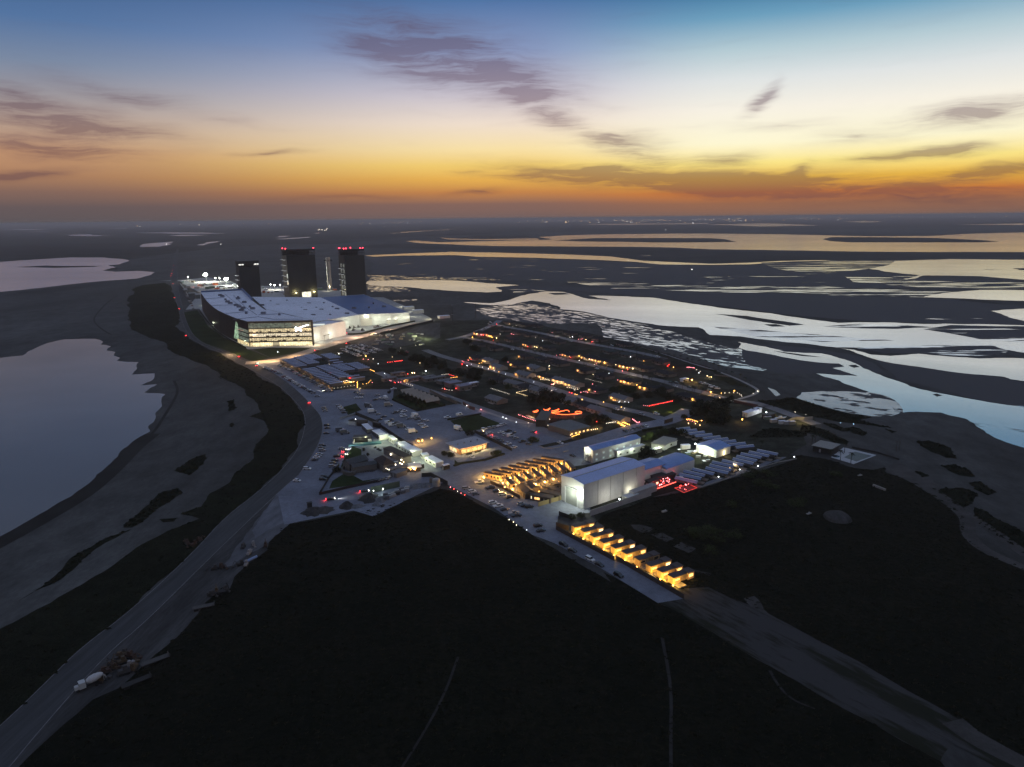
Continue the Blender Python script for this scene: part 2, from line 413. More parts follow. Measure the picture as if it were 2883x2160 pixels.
# water
sheet('lake', fs('Fx:-1400,1500 -900,1130 0,1130 200,1110 320,1040 420,1000 560,970 700,966 820,965 890,990 875,1015 960,1030 920,1065 1000,1080 985,1110 1040,1130 1010,1155 1200,1170 1180,1230 1140,1275 1340,1265 1310,1330 1215,1370 LS:1050,195 960,250 1100,260 1080,340 1030,440 990,470 1000,510 880,580 810,635 740,720 560,880 350,1010 180,1110 0,1210 -700,1500', .05, 5, 9), .12, m_lake)
sheets('pond', [fs('Fx:-900,330 0,300 300,280 600,262 900,262 1060,275 1120,290 1040,320 930,330 1000,345 900,375 1000,385 1200,378 1340,390 1300,415 1180,445 900,465 640,490 350,525 0,560 -900,700', .04, 6)] +
  [fs(s, .05, 20 + i) for i, s in enumerate(['Fx:1215,170 1290,140 1500,125 1460,140 1390,168', 'Fx:1715,155 1780,130 1920,118 1860,132 1790,145 1785,156', 'Fx:570,66 760,60 980,75 760,77',
   'Fx:1145,48 1500,44 2000,53 1500,56', 'Fx:1460,70 1600,64 1800,68 1600,76', 'Fx:0,20 200,14 400,20 200,25', 'Fx:210,40 420,38 420,44', 'Fx:900,10 1080,6 1080,12', 'A:820,85 860,72 960,66 900,78', 'A:830,95 1100,78 1120,82 900,96', 'A:1145,48 1200,44 1190,52', 'A:1745,52 1800,42 1850,38 1830,46'])], .12, m_pond)
sheets('pond_islet', [fs('Fx:130,345 400,331 560,336 900,334 800,343 480,352', .05, 7), fs('Fx:880,375 960,352 1040,356 1010,372', .05, 8)], .16, m_marsh)
sheets('far_lagoon', [fs(s, .03, 40 + i, 40) for i, s in enumerate([
  'c7:1140,150 1300,140 1600,132 2000,128 c5:0,45 500,50 1100,64 1560,62 1780,48 2212,36 3400,30 3400,185 2212,175 1600,175 1100,172 500,162 0,155 c7:2000,215 1700,210 1300,208 900,206 700,200 400,188 310,175 380,172 520,182 800,175 1150,168 1230,165',
  'c7:60,265 300,253 600,242 900,247 1400,262 1600,272 1800,298 c5:0,258 280,250 500,238 780,232 1060,245 780,240 500,246 280,262 0,266 c7:1900,320 1750,305 1500,292 1100,278 750,272 620,262 300,265 120,272',
  'c7:1390,70 1700,66 2212,62 2212,68 1600,74', 'W:1100,65 1300,60 1500,68 1300,72', 'W:1580,55 1660,52 1730,55 1660,58', 'W:1970,65 2212,61 2212,67', 'c7:530,153 580,158 800,163 1140,158 1140,166 800,168 580,164', 'c7:210,128 290,118 770,92 290,124'])], .12, m_far)
sheets('far_island', [fs(s, .03, 60 + i, 40) for i, s in enumerate(['c7:1230,170 1500,156 2000,156 c5:0,77 100,85 185,103 0,106 c7:1900,184 1700,180 1400,177',
  'c5:790,85 850,70 1100,70 1560,75 1900,90 2040,100 1900,107 1000,107 860,100', 'c7:640,160 800,138 1050,140 1090,152 900,162'])], .17, m_marsh)
sheets('lagoon', [frac(GP(s), .075, 3, 6, 80 + i) for i, s in enumerate([
  'c7:80,425 250,418 600,420 900,442 1020,450 880,462 910,490 820,495 600,485 300,460 90,450',
  'c7:665,555 850,562 920,550 1080,505 1190,488 1300,492 1350,505 1450,535 1600,545 1450,515 1700,520 1860,528 2000,550 2140,570 c5:0,557 120,575 420,607 700,650 900,675 1150,672 1500,683 2212,693 3300,700 3300,960 2212,885 2000,852 1750,835 1400,835 1150,850 900,848 700,825 450,800 200,770 0,760 c7:2140,712 1900,700 1700,670 1430,615 1280,600 1200,560 1100,545 980,570 850,574',
  'c5:1100,290 1300,237 1700,225 2212,230 3300,240 3300,400 2212,370 1900,345 1500,340 1350,372 1480,340 1250,315',
  'c5:1700,458 1900,442 2212,445 3300,450 3300,560 2212,520 1950,512 1700,500 1400,492',
  'c5:1980,590 2212,575 3300,600 3300,680 2212,660 2100,630'])], .12, m_water)
m_near = water_mat('channel_water', (1, .95, .92), .8, .14, (.06, .06, .065), .925, .012, (.45, 1.3, 1), R(-35), (.05, .055, .06))
sheets('channel', [frac(GP(s), .075, 3, 6, 90 + i) for i, s in enumerate([
  'c6:3000,345 2212,310 1850,310 1500,285 1380,272 1150,290 1000,280 860,240 700,222 830,245 960,295 1040,320 1250,360 1500,395 1800,435 2050,455 2100,475 2212,490 3000,560',
  'c6:-60,178 0,188 150,215 300,255 600,270 750,310 860,345 930,385 1100,455 1300,530 1500,580 1800,635 2212,700 3000,840 3000,1330 2212,1020 2000,950 1850,860 1750,790 1550,740 1300,735 1250,740 1180,640 1090,600 980,578 900,550 750,490 560,430 700,440 890,450 800,420 690,385 780,375 740,350 560,340 300,300 0,245 -60,225'])], .124, m_near)
sheets('lagoon_inlet', [fs('c6:400,622 440,580 600,570 850,575 980,578 1090,600 1180,640 1250,740 1150,770 1000,770 830,745 650,700 500,660', .06, 91, 5), fs('c6:175,540 230,560 275,600 240,610 200,570', .04, 92)], .128, m_shal)
sheets('puddled_flats', [fs(s, .05, 130 + i) for i, s in enumerate(['c7:70,275 600,270 1100,285 1700,310 2212,330 c5:500,260 1100,300 1500,350 2300,390 2300,440 1500,430 0,430 c7:1700,430 1000,420 400,395 80,380', 'c5:0,450 700,480 1700,510 2250,560 2250,690 1200,670 500,610 0,550 c7:1800,520 1300,480 1000,500 900,450', 'c6:0,190 500,225 900,290 1100,420 900,455 600,425 300,430 0,350', 'c6:1000,300 1900,440 2212,500 2300,760 1700,600 1200,470'])], .105, m_sparse)
sheets('wet_flats', [fs(s, .05, 100 + i) for i, s in enumerate(['c7:740,600 900,575 1060,560 1200,575 1300,608 1430,622 1700,680 1850,705 N:250,180 700,270 900,330 1500,480 1700,590 1760,650 1650,680 1300,640 900,520 500,430 0,330 c7:1500,690 1200,690 900,660', 'c7:75,385 320,390 340,400 1000,408 880,418 300,416 80,424',
   'c7:75,452 300,462 350,490 100,490', 'c7:200,545 380,535 390,545 250,552'])], .10, m_flat)
sheets('wet_streaks', [fs(s, .04, 110 + i) for i, s in enumerate(['c7:1300,428 1600,432 2212,455 c5:0,418 300,415 600,420 800,418 1000,430 1300,440 1700,455 1500,492 1000,487 700,470 400,462 200,462 0,455 c7:1900,480 1600,470',
   'c5:350,250 800,235 1300,235 1150,290 800,330 500,300', 'c5:950,350 1250,355 1500,380 2212,390 2212,430 1500,425 1000,385', 'c5:1700,690 2300,700 2300,820 1900,790 1500,720', 'c7:1780,258 1840,260 1840,268 1780,268', 'c6:880,230 1150,205 1500,208 1950,203 2100,250 1900,292 1400,272 1100,266', 'c6:620,55 900,35 1250,45 1500,62 1200,75 800,68', 'c5:0,700 300,720 900,770 1300,800 800,810 300,770', 'c7:480,395 720,400 1000,408 700,414'])], .13, m_flat2)
sheets('lagoon_islet', [fs(s, .05, 120 + i) for i, s in enumerate(['c5:30,612 250,625 450,655 660,688 560,695 380,670 200,640', 'c5:380,685 460,684 530,700 440,702', 'c6:220,250 420,275 600,300 440,290', 'c6:1485,595 1520,590 1565,605 1520,614',
   'c6:815,365 870,360 905,378 860,384', 'c7:1200,500 1300,497 1340,506 1240,510', 'c6:1010,615 1080,605 1130,616 1050,628', 'c5:2130,290 2300,284 2300,305 2180,302', 'c7:2070,358 2110,355 2105,366'])], .18, m_mud)

# land cover
HW_L = 'BL:-900,2050 -400,1520 0,1200 350,860 560,650 900,400 1330,0 LS:1500,1080 1700,930 1880,770 2000,610 2040,450 2020,370 1960,300 1870,210 1700,110 1560,40 A:400,1000 250,940 140,870 80,720 50,600 20,500 0,450 Fx:1490,330 1510,240 1530,190'
HW_R = 'BL:-500,2050 0,1560 250,1250 740,690 1000,480 1480,0 LS:1850,920 2000,790 B:420,1430 560,1230 640,1100 690,960 695,860 670,770 600,690 480,560 330,430 150,310 20,245 A:620,1085 400,985 290,940 180,870 120,740 90,620 60,500 Fx:1530,330 1540,240 1545,190'
field = GP('BL:-1200,2700 -300,1900 130,1475 420,1200 640,1010 820,930 1000,760 1280,520 1430,330 1570,200 LS:1530,1560 1560,1480 1640,1400 1780,1300 1800,1230 1850,1180 1920,1110 M:0,720 200,690 640,600 1000,520 1190,470 1390,400 1500,420 1700,520 1900,620 2100,730 2212,790 D:480,850 880,1130 1320,1400 1700,1622 c2:700,860 1480,1310 BR:200,240 420,370 760,570 1050,740 1300,870 1600,1040 1730,1110 1900,1300 2100,2300')
sheet('dark_field', frac(field, .03, 5, 4, 130), .08, m_field)
field2 = GP('c2:600,130 560,200 E:0,1290 490,1110 1030,1010 2000,710 RT:540,480 640,455 850,490 1000,545 1150,560 1230,540 1240,580 1420,640 1590,740 1720,820 1790,890 1790,990 1850,1080 1950,1160 2212,1250 3000,1500 3500,3400 BR:2600,1500 2212,1090 1880,900 1700,790 1400,620 1150,480 700,240 520,170 400,110 c2:1780,1100 1500,1000')
sheet('scrub_field', frac(field2, .03, 5, 4, 131), .08, m_field)
scrub_polys = ['Fx:1430,480 1220,500 1160,580 1100,680 1130,820 1260,940 1450,1030 1600,1120 1800,1200 1950,1330 LS:1450,140 1570,190 1640,270 1720,330 1740,380 1660,410 1760,440 1790,500 1740,560 1690,630 1690,690 1560,790 1530,850 1400,920 1340,1010 1200,1060 1330,1090 1120,1170 950,1260 640,1470 330,1657 BL:600,200 350,340 0,520 -600,900 -900,1650 -400,1530 0,1205 350,865 560,655 900,405 1330,4 LS:1500,1085 1700,935 1875,772 1995,610 2035,450 2015,372 1955,302 1865,213 1695,113 1555,44 A:395,1003 245,943 135,873 75,720 45,600 15,500']
scr = [frac(GP(s), .06, 5, 5, 140 + i) for i, s in enumerate(scrub_polys)]
dunes = ['LS:1160,770 1280,690 1370,660 1380,690 1320,760 1260,800', 'LS:820,1150 960,1020 1080,910 1180,890 1220,920 1040,1030 950,1110 880,1150', 'LS:120,1640 400,1440 520,1320 700,1220 860,1165 880,1160 640,1290 540,1370 360,1520 220,1580',
  'LS:1060,1095 1180,1085 1160,1110 1090,1115', 'LS:1515,310 1560,295 1575,350 1530,375', 'LS:1530,460 1555,450 1545,485', 'RT:1450,360 1540,350 1680,400 1740,480 1660,475 1550,430', 'RT:1620,530 1720,520 1830,560 1870,610 1760,600', 'RT:1820,650 1900,640 2010,720 1960,740 1870,700',
  'RT:1420,570 1480,570 1545,605 1490,612', 'RT:1570,695 1700,690 1780,685 1890,730 1850,800 1780,830 1700,790 1600,730', 'RT:950,262 1020,258 1110,300 1070,320 1000,300', 'RT:790,230 880,235 980,285 930,290', 'RT:1230,268 1320,290 1280,298',
  'RT:1850,925 2000,1010 2212,1150 2600,1400 2600,1200 2212,1000 2050,920 1950,860 1860,820', 'RT:330,70 560,60 700,90 900,150 1060,210 1290,265 1100,240 900,220 740,190 600,150 420,110', 'RT:640,240 720,250 840,290 980,360 960,380 880,370 740,310 640,290',
  'c6:330,620 400,625 650,710 830,750 1000,775 880,800 640,760 430,700 250,640', 'RT:380,270 520,270 680,300 660,330 480,330 250,330']
scr += [frac(GP(s), .07, 4, 4, 160 + i) for i, s in enumerate(dunes)]
sheets('scrub_ground', scr, .10, m_scrub)
m_track = mat('worn_track', (.045, .044, .042), .95, noise=dict(world=True, oct=[(.05, .5), (.3, .5)]))
m_track = mat('worn_track_soil', (.0155, .016, .0155), .95, noise=dict(world=True, oct=[(.05, .5), (.3, .5)]))
def tracks(rows): return [(lambda q: q[0] + q[1][::-1])(strip_pts(smooth(GP(s), 2), w0, w1)) for s, w0, w1 in rows]
sheets('sand_track', tracks([('RT:1260,560 1420,620 1600,730 1740,830 1820,910 1810,1000 1880,1090 2000,1160 2240,1260', 9, 5), ('RT:1760,840 1900,930 2050,1030 2240,1170', 6, 6), ('BR:1800,880 1930,980 2080,1060 2240,1140', 8, 6)]), .12, m_sand)
sheets('worn_track', tracks([('c2:1480,760 1700,800 2000,840 2212,900', 2, 2), ('BR:130,400 160,550 185,720 180,1000 185,1300', 1.1, .9), ('BR:750,590 800,680 880,760 1010,810', 1, .6), ('P:1290,1850 1250,1960 1190,2070 1120,2180', .9, .7)]), .12, m_track)
sheets('mud_patch', [frac(GP(s), .05, 3, 4, 180 + i) for i, s in enumerate(['c2:1080,190 1200,185 1410,240 1350,290 1250,305 1130,250', 'c2:1370,330 1540,305 1700,390 1590,435 1480,390', 'c2:1690,500 1800,435 2010,530 1900,590', 'BR:600,175 660,160 700,200 740,260 800,300 640,220', 'RT:1230,545 1330,490 1370,530 1480,600 1640,680 1590,735 1420,635 1280,590'])], .11, m_sand)
sheet('dirt_strip', frac(GP('c2:1480,1300 1800,1130 1790,1090 BR:400,120 520,175 700,240 1150,480 1400,620 1700,790 1880,900 2212,1095 2500,1260 2350,1290 1800,1010 1730,1110 1600,1040 1300,870 1050,740 760,570 420,370 200,240'), .03, 5, 4, 190), .10, m_dirt)
sheet('gravel_shoulder', frac(GP('BL:-1000,2600 -500,2050 0,1560 250,1250 740,690 1000,480 1480,0 LS:1850,920 2000,790 M:40,520 0,720 LS:1920,1110 1850,1180 1800,1230 1780,1300 1640,1400 1560,1480 1530,1560 BL:1570,200 1430,330 1280,520 1000,760 820,930 640,1010 420,1200 130,1475 -300,1900'), .03, 5, 4, 191), .09, m_grav)
hw = GP(HW_L) + GP(HW_R)[::-1]
Lp, Rp = smooth(GP(HW_L), 2), smooth(GP(HW_R), 2)
sheet('highway', Lp + Rp[::-1], .14, m_asph)
mid_line = [ (Lp[i] + Rp[min(len(Rp) - 1, int(i * len(Rp) / len(Lp)))]) / 2 for i in range(0, len(Lp), 2)]
bands('highway_edge_line', [Lp, Rp], .34, .17, m_paint_dim, sm=0)

bands('wet_mud_line', [GP('LS:1160,170 1190,240 1150,320 1080,430 1030,510 900,630 700,800 400,1010 0,1250'), GP('Fx:1020,590 940,640 860,720 800,800 860,870 960,930')], 2.4, .11, m_marsh)
bands('wet_mud_margin', [GP('LS:1010,525 890,615 745,765 560,925 350,1050 0,1245 -500,1500')], 13, .10, m_marsh)
town = GP('A:700,1090 870,1070 1150,985 1430,900 2095,745 W:330,400 b1:750,20 1060,20 1500,100 2212,230 b2:500,90 900,170 1250,270 1700,390 2212,540 N:850,570 1170,680 1400,770 1600,870 1640,900 1560,930 1400,970 1560,1010 1700,1060 RT:350,70 560,90 700,150 760,240 640,300 680,380 560,450 E:2000,700 490,1110 0,1290 c2:600,130 D:1480,850 1150,930 c2:60,60 D:1000,1000 0,610 M:1400,340 640,600 0,720 LS:1850,920 B:560,1230 640,1100 690,960 670,770 480,560 150,310')
sheet('town_ground', frac(town, .012, 6, 3, 200), .09, m_yard)
lot = GP('A:640,1090 880,1070 a1:60,400 1170,960 1750,900 a7:130,420 400,420 800,420 780,640 1290,870 1860,760 2110,720 b4:740,640 1300,830 1900,1050 c8:1600,230 1750,360 2100,560 1640,660 1760,720 2212,640 D:1340,170 1400,230 1515,390 1300,420 1190,470 1190,780 1480,850 1480,900 1150,930 c2:60,60 30,260 850,700 1380,890 1830,1240 1470,1300 700,830 0,450 D:880,1130 480,850 0,610 M:1390,340 1100,430 640,590 0,720 LS:1850,920 2000,790 B:420,1430 560,1230 640,1100 690,960 695,860 670,770 600,690 480,560 330,430 150,310 20,245')
sheet('parking_lot', lot, .12, m_lot)
for s, z, c_ in (('M:300,520 40,720 LS:1880,1170 1790,1250 1640,1340 1560,1400 1480,1420 1640,1190 1760,1040 1850,920 1900,880', .108, (.085, .09, .102)), ('M:400,480 260,590 100,640 0,700 LS:1860,1130 1700,1220 1680,1170 1780,1020 1850,920 1900,880', .112, (.125, .135, .16))):
    sheet('midtone_apron', frac(GP(s), .06, 2, 5, 77), z, mat('midtone_asphalt', c_, .9, noise=dict(world=True, along=HWA, stretch=(3, 1, 1), oct=[(.04, .3), (.25, .3)])))  # two intermediate tones step from the pale lot to the dark shoulder
# factory grounds and its frontage road
sheet('factory_apron', GP('a6:-400,160 50,170 120,230 500,430 A:120,660 230,650 330,800 430,880 620,975 1140,960 1430,895 2095,740 2060,715 1900,640 1700,560 1560,560 1560,520 1200,500 800,470 560,470 480,430 300,400 100,420'), .11, m_con)
sheet('factory_lawn', frac(GP('A:110,680 215,662 300,790 420,880 620,975 690,1000 790,1040 700,1075 620,1060 400,968 260,925 170,850'), .01, 6, 2, 210), .13, m_lawn)
sheet('entrance_lawn', GP('A:660,975 800,962 1130,965 1120,975 960,1010 800,1042'), .14, m_lawn)
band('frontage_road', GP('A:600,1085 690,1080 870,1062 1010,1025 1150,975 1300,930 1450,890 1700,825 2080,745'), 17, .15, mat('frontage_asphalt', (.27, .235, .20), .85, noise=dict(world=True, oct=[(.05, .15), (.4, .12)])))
sheet('construction_yard', frac(GP('a5:1150,560 1500,500 1700,410 2080,300 2212,300 2212,560 2060,640 1800,660 1500,720 1300,740 1100,740 700,690 850,600'), .02, 6, 3, 212), .12, m_grav)
sheets('grass_plot', [frac(GP(s), .015, 4, 3, 220 + i) for i, s in enumerate(['C:320,1050 620,990 850,1080 700,1130 480,1170 400,1120', 'a7:760,640 1290,870 1860,760 1700,600 1480,650 900,500', 'M:430,330 560,250 700,330 880,300 620,370 400,400', 'b7:0,620 60,470 240,200 420,260 430,400 160,580 0,700', 'B:900,690 1040,650 1100,720 960,770',
   'b6:480,480 560,440 1080,350 1330,480 1240,580 900,640 680,560', 'c8:600,960 960,830 940,810 130,1010 0,1080 0,930 60,985', 'D:1430,410 1700,440 1560,480'])], .15, m_lawn)
STREETS = ['b1:680,100 760,120 1000,170 1300,215 b2:0,180 400,280 900,370 1700,510 2212,640 N:560,540 640,560', 'b1:0,372 200,400 460,440 900,540 b2:0,590 700,740 1300,880 2212,1080 N:800,850 1100,920 1300,985 1560,1010 1700,1050 RT:400,110 620,190 750,240',
  'C:60,315 200,370 480,450 900,560 1100,620 1450,740 1800,850 2212,950 E:440,240 620,300', 'a7:480,60 1000,280 1500,440 b4:420,490 740,610 1300,800 1900,1010 c8:1700,340 2000,480 2212,540',
  'b1:-300,420 0,370 250,290 680,100 780,20', 'M:700,620 1350,310 1700,180 2212,90 D:900,290 1400,190 1900,30 E:300,390 630,330 800,260 900,200']
bands('street', [GP(s) for s in STREETS[:4]], 9.5, .16, m_street)
bands('cross_street', [GP(STREETS[4])], 10, .17, m_street)
bands('main_cross_street', [GP(STREETS[5])], 15, .18, m_lot)
bands('footpath', [GP('N:390,430 700,530 900,600 1170,680 1400,770 1560,850 1610,890 1560,930 1400,975'), GP('a7:1560,440 2212,720'), GP('b4:520,540 900,720 1300,830 1900,1040 2212,1060')], 3.2, .19, m_path)
# ---------------------------------------------------------------- mesh kit
class MB:
    def __init__(s): s.v, s.f, s.m = [], [], []
    def add(s, vs, fs, m=0):
        k = len(s.v); s.v += [tuple(p) for p in vs]
        s.f += [tuple(i + k for i in f) for f in fs]; s.m += [m] * len(fs); return s
    def box(s, x, y, z, sx, sy, sz, rz=0.0, m=0, tap=0.0):
        c, n = math.cos(rz), math.sin(rz); vs = []
        for zz, q in ((0, 1), (sz, 1 - tap)):
            for a, b in ((-1, -1), (1, -1), (1, 1), (-1, 1)):
                px_, py_ = a * sx / 2 * q, b * sy / 2 * q
                vs.append((x + px_ * c - py_ * n, y + px_ * n + py_ * c, z + zz))
        return s.add(vs, [(3, 2, 1, 0), (4, 5, 6, 7), (0, 1, 5, 4), (1, 2, 6, 5), (2, 3, 7, 6), (3, 0, 4, 7)], m)
    def prism(s, pts, z0, z1, m=0, mt=None, bottom=False):
        n = len(pts)
        a = sum(pts[i][0] * pts[(i + 1) % n][1] - pts[(i + 1) % n][0] * pts[i][1] for i in range(n))
        if a < 0: pts = pts[::-1]
        z1s = z1 if isinstance(z1, (list, tuple)) else [z1] * n
        vs = [(p[0], p[1], z0) for p in pts] + [(p[0], p[1], z1s[i]) for i, p in enumerate(pts)]
        s.add(vs, [(i, (i + 1) % n, (i + 1) % n + n, i + n) for i in range(n)], m)
        s.add(vs, [tuple(range(n, 2 * n))], m if mt is None else mt)
        return s
    def cyl(s, x, y, z0, z1, r0, r1=None, n=10, m=0, cap=True):
        r1 = r0 if r1 is None else r1
        vs = [(x + r0 * math.cos(2 * math.pi * i / n), y + r0 * math.sin(2 * math.pi * i / n), z0) for i in range(n)]
        vs += [(x + r1 * math.cos(2 * math.pi * i / n), y + r1 * math.sin(2 * math.pi * i / n), z1) for i in range(n)]
        fs_ = [(i, (i + 1) % n, (i + 1) % n + n, i + n) for i in range(n)]
        if cap: fs_ += [tuple(range(n, 2 * n)), tuple(range(n - 1, -1, -1))]
        return s.add(vs, fs_, m)
    def ball(s, x, y, z, r, m=0, n=6, k=4, sz=1):
        vs = [(x, y, z - r * sz)]
        for j in range(1, k):
            t_ = math.pi * j / k - math.pi / 2
            for i in range(n):
                vs.append((x + r * math.cos(t_) * math.cos(2 * math.pi * i / n), y + r * math.cos(t_) * math.sin(2 * math.pi * i / n), z + r * math.sin(t_) * sz))
        vs.append((x, y, z + r * sz)); fs_ = []
        for i in range(n):
            fs_.append((0, 1 + (i + 1) % n, 1 + i)); fs_.append((len(vs) - 1, len(vs) - 1 - n + i, len(vs) - 1 - n + (i + 1) % n))
            for j in range(k - 2):
                a = 1 + j * n
                fs_.append((a + i, a + (i + 1) % n, a + n + (i + 1) % n, a + n + i))
        return s.add(vs, fs_, m)
    def tube(s, pts, r, n=5, m=0):
        rings = []
        pts = [Vector(p) for p in pts]
        vs, fs_ = [], []
        for i, p in enumerate(pts):
            d = (pts[min(i + 1, len(pts) - 1)] - pts[max(i - 1, 0)]).normalized()
            a = d.cross(Vector((0, 0, 1)));
            if a.length < .01: a = Vector((1, 0, 0))
            a.normalize(); b = d.cross(a)
            for j in range(n):
                t_ = 2 * math.pi * j / n
                vs.append(p + a * math.cos(t_) * r + b * math.sin(t_) * r)
        for i in range(len(pts) - 1):
            for j in range(n):
                fs_.append((i * n + j, i * n + (j + 1) % n, (i + 1) * n + (j + 1) % n, (i + 1) * n + j))
        return s.add(vs, fs_, m)
    def gable(s, x, y, z, sx, sy, h, over=.4, m=0, th=.12, mg=None):
        """pitched roof along local x"""
        a, b = sx / 2 + over, sy / 2 + over
        dz = -h * over / (sy / 2)
        vs = [(x - a, y - b, z + dz), (x + a, y - b, z + dz), (x + a, y, z + h), (x - a, y, z + h), (x - a, y + b, z + dz), (x + a, y + b, z + dz)]
        vs += [(p[0], p[1], p[2] - th) for p in vs]
        s.add(vs, [(0, 1, 2, 3), (3, 2, 5, 4), (7, 6, 9, 8), (8, 9, 10, 11), (1, 0, 6, 7), (4, 5, 11, 10), (2, 1, 7, 8), (5, 2, 8, 11), (0, 3, 9, 6), (3, 4, 10, 9)], m)
        return s
    def hip(s, x, y, z, sx, sy, h, over=.5, m=0):
        a, b = sx / 2 + over, sy / 2 + over
        r = max(.3, a - b)
        vs = [(x - a, y - b, z), (x + a, y - b, z), (x + a, y + b, z), (x - a, y + b, z), (x - r, y, z + h), (x + r, y, z + h)]
        s.add(vs, [(0, 1, 5, 4), (1, 2, 5), (2, 3, 4, 5), (3, 0, 4), (3, 2, 1, 0)], m)
        return s
    def mesh(s, name, mats):
        me = bpy.data.meshes.new(name); me.from_pydata(s.v, [], s.f)
        for m_ in (mats if isinstance(mats, (list, tuple)) else [mats]): me.materials.append(m_)
        me.polygons.foreach_set('material_index', s.m); me.update(); return me
    def build(s, name, mats, parent=None, loc=None, rz=0.0):
        return link(name, s.mesh(name, mats), parent, loc, rz)
def part(name, parent, mats):
    """open a part, use: with-less helper -> (MB, finisher)"""
    b = MB(); return b, (lambda: b.build(name, mats, parent))
def lamp(loc, colr, power, kind='POINT', rad=.2, cone=150, aim=None, blend=.6):
    d = bpy.data.lights.new('lamp_light', kind); d.energy = power * (2.6 if colr[2] < .5 else 1.8); d.color = colr
    d.shadow_soft_size = rad
    if kind == 'SPOT': d.spot_size = R(cone); d.spot_blend = blend
    o = bpy.data.objects.new('lamp_light', d); col.objects.link(o); o.location = loc
    if aim is not None: o.rotation_euler = (Vector(aim) - Vector(loc)).to_track_quat('-Z', 'Y').to_euler()
    return o
def em(name, c, s, samp='NONE'): return mat(name, c, .5, emit=(c, s, samp))
WARM, AMBER, COOL, GRN, PINK, REDC = (1, .72, .38), (1, .52, .12), (.92, .95, 1), (.88, 1, .66), (1, .30, .34), (1, .06, .04)
e_warm, e_amber, e_cool, e_pale = em('warm_bulb', (1, .70, .36), 7), em('amber_bulb', (1, .48, .10), 8), em('cool_bulb', (.93, .96, 1), 8), em('pale_bulb', (1, .88, .70), 4)
e_red, e_pink, e_green, e_blue = em('red_bulb', (1, .05, .04), 8), em('pink_bulb', (1, .28, .30), 6), em('green_glow', (.04, .9, .42), 3), em('blue_bulb', (.45, .70, 1), 6)
e_flood = em('floodlight_lens', (.95, 1, .88), 60)
m_steel = mat('galvanised_steel', (.35, .36, .37), .45, .6)
m_dark = mat('dark_metal', (.02, .021, .022), .5, .3)
m_black = mat('black_cladding', (.030, .034, .036), .55, .2, noise=dict(oct=[(.05, .25), (.6, .1)]))
m_roof = mat('white_roof_membrane', (.72, .76, .86), .6, noise=dict(world=True, oct=[(.015, .10), (.08, .08), (.5, .05)]), spec=.4)
m_roofb = mat('blue_roof_membrane', (.085, .15, .31), .55, noise=dict(world=True, oct=[(.02, .12), (.2, .08)]), spec=.4)
m_wallw = mat('white_wall_panel', (.60, .63, .62), .7, noise=dict(world=True, oct=[(.08, .08), (.5, .05)]))
m_unit = mat('grey_rooftop_unit', (.17, .19, .24), .6)
m_wood = mat('cedar_cladding', (.20, .105, .05), .8, noise=dict(oct=[(.5, .2), (3, .15)]))
m_glass = mat('dark_glass', (.02, .025, .03), .08, spec=.8)
m_shing = mat('dark_shingles', (.030, .032, .036), .9, noise=dict(world=True, oct=[(.15, .2), (1.2, .15)]), spec=.1)

def lit_glass(name, c, strength, scale, contrast=.8):
    """windows of a lit interior: brightness varies room by room"""
    m = bpy.data.materials.new(name); m.use_nodes = True
    t = m.node_tree; b = t.nodes['Principled BSDF']
    b.inputs['Base Color'].default_value = (.05, .05, .05, 1); b.inputs['Roughness'].default_value = .15
    tc = t.nodes.new('ShaderNodeTexCoord'); mp = t.nodes.new('ShaderNodeMapping'); mp.inputs['Scale'].default_value = scale
    t.links.new(tc.outputs['Object'], mp.inputs[0])
    n = t.nodes.new('ShaderNodeTexNoise'); n.inputs['Scale'].default_value = 1; n.inputs['Detail'].default_value = 6; n.inputs['Roughness'].default_value = .75
    t.links.new(mp.outputs[0], n.inputs['Vector'])
    v = t.nodes.new('ShaderNodeTexVoronoi'); v.feature = 'F1'; v.inputs['Scale'].default_value = 1.7
    t.links.new(mp.outputs[0], v.inputs['Vector'])
    mr = t.nodes.new('ShaderNodeMapRange'); mr.inputs['From Min'].default_value = .36; mr.inputs['From Max'].default_value = .62
    mr.inputs['To Min'].default_value = strength * (1 - contrast); mr.inputs['To Max'].default_value = strength
    t.links.new(n.outputs['Fac'], mr.inputs['Value'])
    sp = t.nodes.new('ShaderNodeSeparateColor'); t.links.new(v.outputs['Color'], sp.inputs[0])
    m2 = t.nodes.new('ShaderNodeMapRange'); m2.inputs['To Min'].default_value = .55; m2.inputs['To Max'].default_value = 1.25
    t.links.new(sp.outputs[0], m2.inputs['Value'])
    mu = t.nodes.new('ShaderNodeMath'); mu.operation = 'MULTIPLY'; t.links.new(mr.outputs[0], mu.inputs[0]); t.links.new(m2.outputs[0], mu.inputs[1])
    t.links.new(mu.outputs[0], b.inputs['Emission Strength']); b.inputs['Emission Color'].default_value = (*c, 1)
    return m

